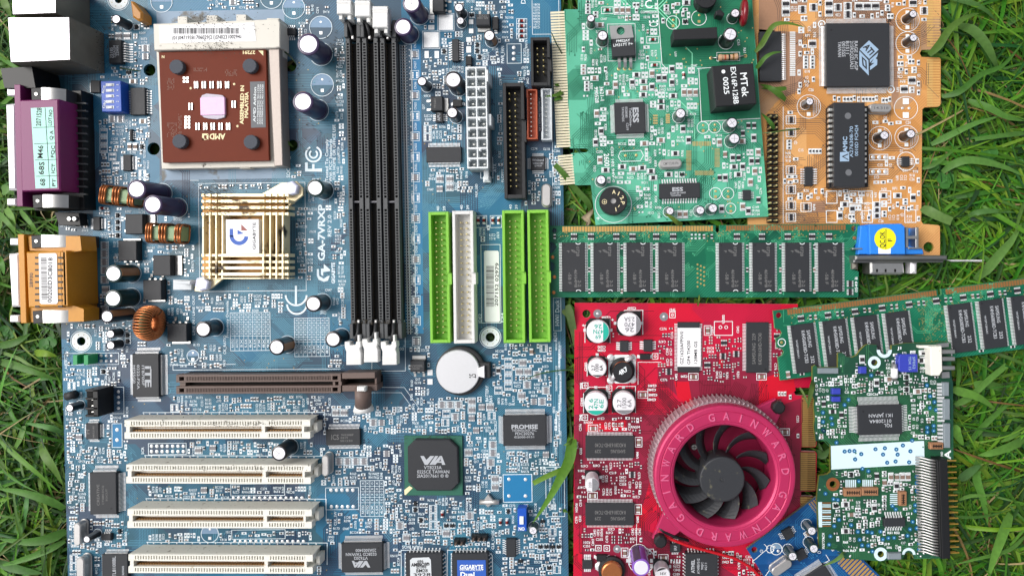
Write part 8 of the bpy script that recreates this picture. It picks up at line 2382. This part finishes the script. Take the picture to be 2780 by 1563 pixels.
for _ in range(60000):
    if cnt > 10500: break
    r = random.random()
    if r < .30: x = random.uniform(-140, 240); y = random.uniform(-120, 1700)
    elif r < .86: x = random.uniform(2290, 2920); y = random.uniform(-120, 1700)
    elif r < .93: x = random.uniform(1500, 1640); y = random.uniform(-60, 1640)
    elif r < .97: x = random.uniform(1560, 2350); y = random.uniform(590, 860)
    else: x = random.uniform(2040, 2120); y = random.uniform(0, 600)
    layer = random.random()
    L = random.choice((random.uniform(80, 180), random.uniform(160, 340), random.uniform(220, 460)))
    wd = random.uniform(2.5, 7) if random.random() < .6 else random.uniform(7, 16)
    H = random.uniform(4, 26) + L * random.uniform(.02, .14); zb = GZ + random.uniform(0, 30 * (1 - layer))
    a = random.gauss(-.35, 1.1) + (math.pi if random.random() < .45 else 0)
    X, Y = un((x, y), GZ); cv = random.gauss(0, .4); n = 10; P = []; ok = True
    px, py = X, Y; ang = a
    for i in range(n):
        t = i / (n - 1); zz = zb + H * math.sin(min(1, t * 1.15) * math.pi * .82)
        P.append((px, py, zz)); st = L / (n - 1) * (.55 + .45 * math.sin(math.pi * t)); px += st * math.cos(ang); py += st * math.sin(ang); ang += cv / n
        if blocked(px, py, zz): ok = False; break
    if not ok:
        if i < 4: continue
        P = P[:i]
        if len(P) < 4: continue
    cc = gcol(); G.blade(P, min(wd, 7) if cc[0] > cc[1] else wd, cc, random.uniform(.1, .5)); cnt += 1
# the lawn going on beyond the boards
for _ in range(16000):
    x = random.uniform(-1500, 4300); y = random.uniform(-1500, 3000)
    if -120 < x < 2900 and -100 < y < 1680: continue
    X, Y = un((x, y), GZ); a = random.uniform(0, 6.28); L = random.uniform(160, 420); H = random.uniform(20, 70); cv = random.gauss(0, .5); P = []
    for i in range(6):
        t = i / 5; P.append((X + L * t * math.cos(a + cv * t), Y + L * t * math.sin(a + cv * t), GZ + H * math.sin(t * 2.7)))
    if not any(blocked(*q) for q in P): G.blade(P, random.uniform(8, 20), gcol(), .3)
# dry thatch lying low
for _ in range(1500):
    x = random.choice((random.uniform(-100, 230), random.uniform(2290, 2880), random.uniform(2290, 2880), random.uniform(1530, 2300))); X, Y = un((x, random.uniform(-80, 1640)), -30)
    a = random.uniform(0, 6.28); zc = random.uniform(-58, -18); L = random.uniform(20, 90); P = [(X + L * t * math.cos(a + t * .5), Y + L * t * math.sin(a + t * .5), zc + 10 * t * (1 - t) * 2) for t in (0, .25, .5, .75, 1)]
    if not any(blocked(*q) for q in P): G.blade(P, random.uniform(1.2, 3.6), tuple(lin(v) for v in random.choice(((150, 132, 88), (120, 96, 58), (176, 160, 118), (86, 70, 44)))), .2)
# clover leaves
def clover(p, r, zz, col=(64, 120, 52)):
    X, Y = un(p, zz); c0 = tuple(lin(v) for v in col)
    for k_ in range(3):
        a = k_ * 2.09 + random.random(); cx, cy = X + r * .8 * math.cos(a), Y + r * .8 * math.sin(a); b = len(G.v); n = 12
        G.v.append((cx, cy, zz)); G.c.append((*c0, 1))
        for i in range(n):
            t = 2 * math.pi * i / n; rr = r * (1 - .16 * (abs(math.sin((t - a) / 2)) < .2)); G.v.append((cx + rr * math.cos(t), cy + rr * math.sin(t), zz + 2.5 + 2 * math.cos(2 * (t - a)))); G.c.append((c0[0] * 1.15, c0[1] * 1.1, c0[2] * 1.1, 1))
        for i in range(n): G.f.append((b, b + 1 + i, b + 1 + (i + 1) % n))
for p, r, zz in ((B3(2190, 90), 17, 0), (B3(1760, 320), 15, -6), (B3(1620, 180), 13, -10), (B3(2010, 240), 16, -14), (C0(480, 500), 16, -10), (C0(250, 640), 13, -20), (B3(2450, 180), 14, -12), (A3(1850, 80), 13, -16), (C0(70, 380), 14, -16), (B2(580, 600), 9, -24), (D0(80, 80), 14, -16), (D0(380, 60), 12, -20), (A3(1960, 620), 14, -20), (D3(2400, 250), 12, -20)):
    if not any(inpoly(*un(p, zz), O[0]) for O in OUTS): clover(p, r, zz)
# broad blades one can follow by eye: survey path with heights
def path(pts, w, col, blunt=False, fold=.25):
    P = [Vector((*un((a, b), z_), z_)) for a, b, z_ in pts]; out = []
    m = len(P)
    for i in range(m - 1):
        p0, p1, p2, p3 = P[max(i - 1, 0)], P[i], P[i + 1], P[min(i + 2, m - 1)]
        for k_ in range(5):
            t = k_ / 5; out.append(tuple(.5 * ((2 * p1) + (p2 - p0) * t + (2 * p0 - 5 * p1 + 4 * p2 - p3) * t * t + (3 * p1 - p0 - 3 * p2 + p3) * t ** 3)))
    out.append(tuple(P[-1])); G.blade(out, w, tuple(lin(v * .9) for v in col), fold, 3.0, blunt)
def T3(tl, *pts): return [(*tl(u, v), z_) for u, v, z_ in pts]
LG_ = (112, 156, 56)
path(T3(D2, (545, 40, -20), (550, 160, 10), (520, 320, 26), (440, 480, 40), (330, 680, 44), (165, 930, 42)), 30, (104, 156, 50))
path(T3(D2, (575, 370, 0), (470, 400, 30), (330, 455, 36), (170, 535, 34)), 17, (118, 160, 56), True)
path(T3(A2, (500, 860, -20), (460, 900, 10), (400, 935, 26), (285, 950, 40)), 13, (104, 146, 56))
path(T3(A2, (490, 820, -20), (420, 835, 14), (380, 832, 22)), 10, (112, 160, 56)); path(T3(A2, (490, 930, -10), (430, 960, 18), (370, 990, 22)), 14, (100, 150, 54))
path(T3(A2, (350, 320, 30), (400, 430, 26), (460, 540, 10), (480, 600, -20)), 3, (60, 84, 50))
path(T3(B2, (740, 600, -14), (690, 520, -4), (580, 400, 2), (470, 260, 16), (385, 170, 22)), 18, (96, 140, 60), True)
path(T3(B2, (1640, 757, 26), (1590, 740, 50), (1530, 690, 60), (1465, 650, 66)), 13, (120, 150, 60))
path([(2050, 142, 16), (2068, 121, 26), (2085, 91, 36), (2104, 68, 44), (2140, 64, 46), (2185, 75, 34)], 15, (108, 146, 56))
path([(2052, 188, 10), (2063, 174, 24), (2077, 157, 34), (2098, 145, 36), (2125, 141, 24)], 12, (96, 144, 60)); path(T3(A3, (190, 985, 20), (130, 930, 30), (60, 880, 30), (0, 850, 18), (-60, 830, -4)), 17, (92, 140, 50)); path(T3(A3, (200, 868, 20), (110, 880, 24), (30, 870, 22), (-50, 870, 0)), 13, (96, 146, 52))
path(T3(A3, (80, 1270, 34), (50, 1220, 44), (0, 1160, 40), (-50, 1110, 16)), 12, (76, 130, 46)); path(T3(A3, (330, 1268, 20), (200, 1280, 28), (60, 1300, 36), (-60, 1310, 20)), 4, (90, 120, 60)); 0
path(T3(A3, (1600, 545, 10), (1700, 440, 26), (1800, 290, 34), (1950, 180, 30), (2100, 130, 10)), 22, (98, 138, 56)); path(T3(A3, (1880, 250, -10), (2020, 300, 20), (2140, 420, 34), (2230, 580, 30), (2290, 720, 0)), 30, (92, 134, 60))
path(T3(A3, (1800, -20, 0), (2000, 30, 16), (2150, 100, 16), (2260, 210, -4)), 16, (80, 126, 56)); path(T3(A3, (1730, 950, -6), (1900, 900, 14), (2100, 740, 24), (2330, 640, 24), (2534, 400, 6)), 17, (76, 130, 46)); path(T3(A3, (1980, 990, -4), (2180, 1060, 16), (2360, 1150, 20), (2534, 1190, 4)), 20, (96, 150, 62))
path(T3(A3, (1620, 1420, -4), (1800, 1330, 14), (2040, 1220, 24), (2300, 1140, 10)), 18, (104, 158, 72)); path(T3(A3, (2534, 1310, 6), (2340, 1330, 14), (2050, 1370, 6)), 14, (90, 140, 60), True)
path(T3(B3, (1730, 245, -4), (1850, 160, 12), (2000, 125, 22), (2200, 155, 22), (2380, 210, 12), (2534, 290, -4)), 22, (104, 156, 70)); path(T3(B3, (1535, 210, -6), (1650, 170, 10), (1800, 60, 16), (1950, -40, 10)), 12, (86, 136, 52))
path(T3(B3, (1530, 590, -10), (1600, 630, 6), (1700, 680, 14), (1820, 730, 14)), 30, (112, 150, 78), True); path(T3(B3, (2050, 1300, -10), (2180, 1180, 10), (2300, 1040, 22), (2420, 900, 14), (2510, 740, 0)), 28, (110, 156, 74))
path(T3(B3, (1980, 680, -10), (2080, 640, 8), (2230, 625, 10), (2460, 640, -6)), 16, (92, 140, 70)); path(T3(B3, (2534, 540, 0), (2480, 700, 12), (2440, 900, 10)), 10, (96, 136, 56)); path(T3(B3, (1160, 1480, 6), (1190, 1400, 18), (1170, 1300, 24), (1165, 1240, 20)), 6, (120, 150, 70))
path(T3(C3, (1830, 930, 20), (1950, 960, 26), (2110, 1020, 26), (2270, 1140, 0)), 24, (110, 164, 64)); path(T3(C3, (1850, 1080, 10), (2000, 1000, 20), (2200, 820, 30), (2360, 690, 20)), 20, (104, 156, 66), True); path(T3(C3, (1890, 620, -10), (1890, 780, 10), (1880, 900, 14), (1900, 1080, -10)), 12, (90, 144, 50))
path(T3(C3, (2330, 920, -10), (2260, 900, 4), (2150, 870, 10), (2040, 880, 2)), 22, (96, 148, 60), True); path(T3(C3, (2000, 1448, -10), (2120, 1300, 14), (2280, 1150, 18), (2440, 1020, 0)), 18, (90, 142, 56)); path(T3(C3, (1840, 1280, 16), (1870, 1360, 20), (1940, 1480, 0)), 28, (120, 180, 70))
path(T3(C3, (2534, 1270, 0), (2420, 1380, 12), (2300, 1448, 0)), 18, (100, 150, 60)); path(T3(C3, (470, 830, 34), (450, 900, 60), (430, 1000, 62), (408, 1120, 56)), 15, (92, 122, 56)); path(T3(C3, (330, 910, 20), (370, 980, 30), (420, 1100, 40)), 6, (110, 140, 70))
path(T3(D3, (2534, 100, 0), (2400, 170, 16), (2200, 240, 18), (2080, 260, 0)), 24, (104, 156, 64)); path(T3(D3, (2110, 250, -10), (2060, 460, 14), (2130, 700, 20), (2180, 950, 0)), 24, (96, 152, 58)); path(T3(D3, (2400, 830, 0), (2330, 1000, 20), (2240, 1250, 26), (2180, 1470, 10)), 30, (112, 166, 66))
path(T3(D3, (1890, 700, 10), (2000, 660, 22), (2150, 655, 22), (2300, 640, 4)), 10, (110, 160, 70)); path(T3(D3, (2534, 1060, 0), (2380, 1190, 10), (2100, 1270, 12), (1850, 1330, 0)), 12, (96, 146, 60)); path(T3(D3, (1860, 860, 20), (2000, 870, 26), (2200, 850, 16), (2400, 790, 0)), 8, (80, 130, 50))
path(T3(D3, (1900, 500, 14), (2000, 420, 24), (2110, 360, 20)), 26, (86, 130, 70)); path(T3(D3, (700, 1230, 20), (760, 1222, 62), (680, 1290, 62), (560, 1345, 60)), 13, (112, 150, 80)); path(T3(D3, (480, 220, -20), (560, 260, 0), (620, 190, 6)), 22, (90, 130, 70)); path(T3(D3, (500, 130, -20), (560, 250, -10), (590, 330, -14)), 8, (90, 130, 70))
path(T3(C0, (-30, 650, -10), (150, 690, 6), (350, 760, 14), (590, 840, -6)), 22, (92, 142, 54)); path(T3(C0, (0, 560, -10), (180, 620, 6), (360, 720, 10), (600, 720, -10)), 10, (120, 160, 76)); path(T3(C0, (340, 570, -6), (450, 575, 14), (560, 605, 4)), 20, (140, 180, 54)); path(T3(C0, (610, 1350, -10), (480, 1300, 12), (250, 1260, 2)), 18, (104, 160, 84)); path(T3(C0, (-10, 500, -6), (150, 470, 4), (300, 380, -10)), 20, (84, 136, 50))
path(T3(D0, (-20, 90, -6), (150, 250, 10), (350, 420, 16), (600, 640, -10)), 16, (112, 166, 58)); path(T3(D0, (640, 780, -10), (450, 690, 10), (200, 620, 14), (-20, 590, 0)), 24, (96, 150, 60)); path(T3(D0, (650, 1000, -8), (480, 1080, 12), (250, 1110, 18), (-20, 1080, 0)), 26, (88, 142, 54)); path(T3(D0, (640, 1100, -8), (450, 1200, 10), (180, 1300, 14), (-20, 1350, 0)), 18, (100, 156, 64)); path(T3(D0, (400, 150, -10), (450, 260, 12), (540, 400, 12), (620, 560, -16)), 26, (110, 150, 66)); path(T3(D0, (240, -30, 0), (200, 100, 12), (120, 240, 0)), 16, (110, 160, 66)); path(T3(D0, (-20, 1310, 0), (200, 1380, 12), (420, 1420, 4)), 26, (84, 134, 60)); path(T3(D0, (560, 1290, -16), (350, 1390, 6), (180, 1470, 6)), 12, (92, 150, 60)); path(T3(D0, (270, 640, -10), (260, 780, 10), (240, 920, 0)), 14, (90, 150, 76)); path(T3(D0, (170, 920, -20), (200, 1000, 0), (260, 880, 4)), 24, (86, 140, 60))
path(T3(A0, (-20, 850, 20), (80, 820, 50), (200, 800, 60), (330, 760, 64)), 26, (120, 166, 70)); path(T3(A0, (0, 680, 0), (30, 720, 6), (80, 745, 0)), 16, (120, 160, 60)); path(T3(A0, (30, -30, 0), (70, 80, 10), (110, 180, -10)), 22, (120, 156, 80)); path(T3(A0, (0, 560, -10), (120, 640, 10), (300, 760, 0)), 12, (90, 150, 50))
path(T3(B0, (-20, 640, -10), (80, 740, 10), (160, 860, 0)), 16, (110, 160, 70)); path(T3(B0, (20, 430, -10), (80, 420, 6), (140, 470, 0)), 28, (120, 166, 90)); path(T3(B0, (60, 600, -10), (120, 700, 4), (140, 850, -6)), 20, (130, 180, 80)); path(T3(B0, (200, 620, -14), (300, 740, 0), (380, 850, -10)), 14, (104, 160, 60)); path(T3(B0, (-10, 1090, -10), (20, 1140, 4), (40, 1250, 0)), 20, (90, 150, 56))
path(T3(C2, (510, 100, 20), (540, 220, 14), (570, 380, -6), (575, 520, -20)), 22, (112, 140, 84)); path(T3(C2, (460, 150, 10), (520, 210, 6), (580, 300, -10)), 14, (124, 150, 84)); path(T3(C2, (575, 735, 10), (400, 745, 16), (220, 780, 20), (60, 850, 18)), 3.5, (70, 110, 60)); path(T3(C2, (1790, 110, 8), (1800, 40, 30), (1805, 0, 20)), 5, (130, 160, 60))
path(T3(D2, (570, 100, -6), (520, 140, 14), (470, 165, 14)), 8, (110, 150, 60)); path(T3(D2, (470, 790, 4), (510, 850, -4), (560, 930, -20)), 10, (100, 150, 56)); path(T3(A1, (250, 500, 20), (330, 570, 18), (380, 640, 10)), 4, (70, 90, 60)); path(T3(A1, (240, 1370, 14), (290, 1400, 12), (350, 1448, 2)), 9, (90, 130, 50)); path(T3(A0, (1170, 670, 6), (1300, 690, 8), (1480, 715, -12)), 3.5, (70, 100, 60))
# blades under the holes and in the gaps between the boards
for _ in range(900):
    hx, hy = random.choice([(406, 190), (417, 404), (788, 179), (792, 395), (221, 926), (1331, 915), (2521, 671), (1592, 851), (2190, 1062), (1570, 500), (1540, 700), (1545, 1100), (1550, 1400), (1900, 812), (2200, 812), (2075, 480), (1560, 560), (2240, 1250), (1539, 560)])
    X, Y = un((hx + random.uniform(-70, 70), hy + random.uniform(-60, 60)), 0); a = random.uniform(0, 6.28); P = []
    zc = random.uniform(-50, -16)
    for i in range(7): P.append((X + 18 * i * math.cos(a), Y + 18 * i * math.sin(a), zc + 6 * math.sin(i * .5) - 6))
    if not any(blocked(q[0], q[1], q[2]) for q in P): G.blade(P, random.uniform(6, 18), gcol(), .2)
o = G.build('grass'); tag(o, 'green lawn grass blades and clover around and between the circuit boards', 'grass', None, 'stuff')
# soil
def soil_mat():
    m = bpy.data.materials.new('soil'); m.use_nodes = True; nt = m.node_tree; N = nt.nodes; K = nt.links; p = N['Principled BSDF']; p.inputs['Roughness'].default_value = .95
    tc = N.new('ShaderNodeTexCoord'); nz = N.new('ShaderNodeTexNoise'); nz.inputs['Scale'].default_value = 220; nz.inputs['Detail'].default_value = 8; K.new(tc.outputs['Object'], nz.inputs['Vector'])
    cr = N.new('ShaderNodeValToRGB'); cr.color_ramp.elements[0].color = L3((22, 26, 14)); cr.color_ramp.elements[1].color = L3((70, 80, 36)); cr.color_ramp.elements[0].position = .4; cr.color_ramp.elements[1].position = .75
    K.new(nz.outputs['Fac'], cr.inputs[0]); K.new(cr.outputs[0], p.inputs['Base Color']); MATS['soil'] = m
soil_mat()
mb = MB(); mb.flat([(-30000, -30000), (30000, -30000), (30000, 30000), (-30000, 30000)], GZ - 4); o = mb.build('ground', ['soil']); o['kind'] = 'structure'
# curled dry leaf between the blue and green boards
mat('dry_leaf', (186, 168, 140), .8, var=.25, vscale=600)
mb = MB(); P = T3(B2, (760, 600, -12), (730, 650, -4), (690, 690, 0), (720, 740, -4), (680, 800, -14)); W_ = (2, 16, 22, 12, 2); vs = []
for (x, y, z_), w in zip(P, W_):
    X, Y = un((x, y), z_); vs += [(X - w * .6, Y, z_ + 6), (X - w * .2, Y + 3, z_), (X + w * .3, Y - 2, z_ + 4), (X + w * .6, Y + 2, z_ - 2)]
mb.add(vs, [(4 * i + j, 4 * i + j + 1, 4 * i + j + 5, 4 * i + j + 4) for i in range(4) for j in range(3)], 0, True)
n = len(mb.v); mb.add([(a, b, c - 1) for a, b, c in vs], [(4 * i + j, 4 * i + j + 4, 4 * i + j + 5, 4 * i + j + 1) for i in range(4) for j in range(3)], 0, True)
o = mb.build('dry_leaf', ['dry_leaf']); tag(o, 'shrivelled pale brown leaf in the gap left of the black buzzer', 'leaf')
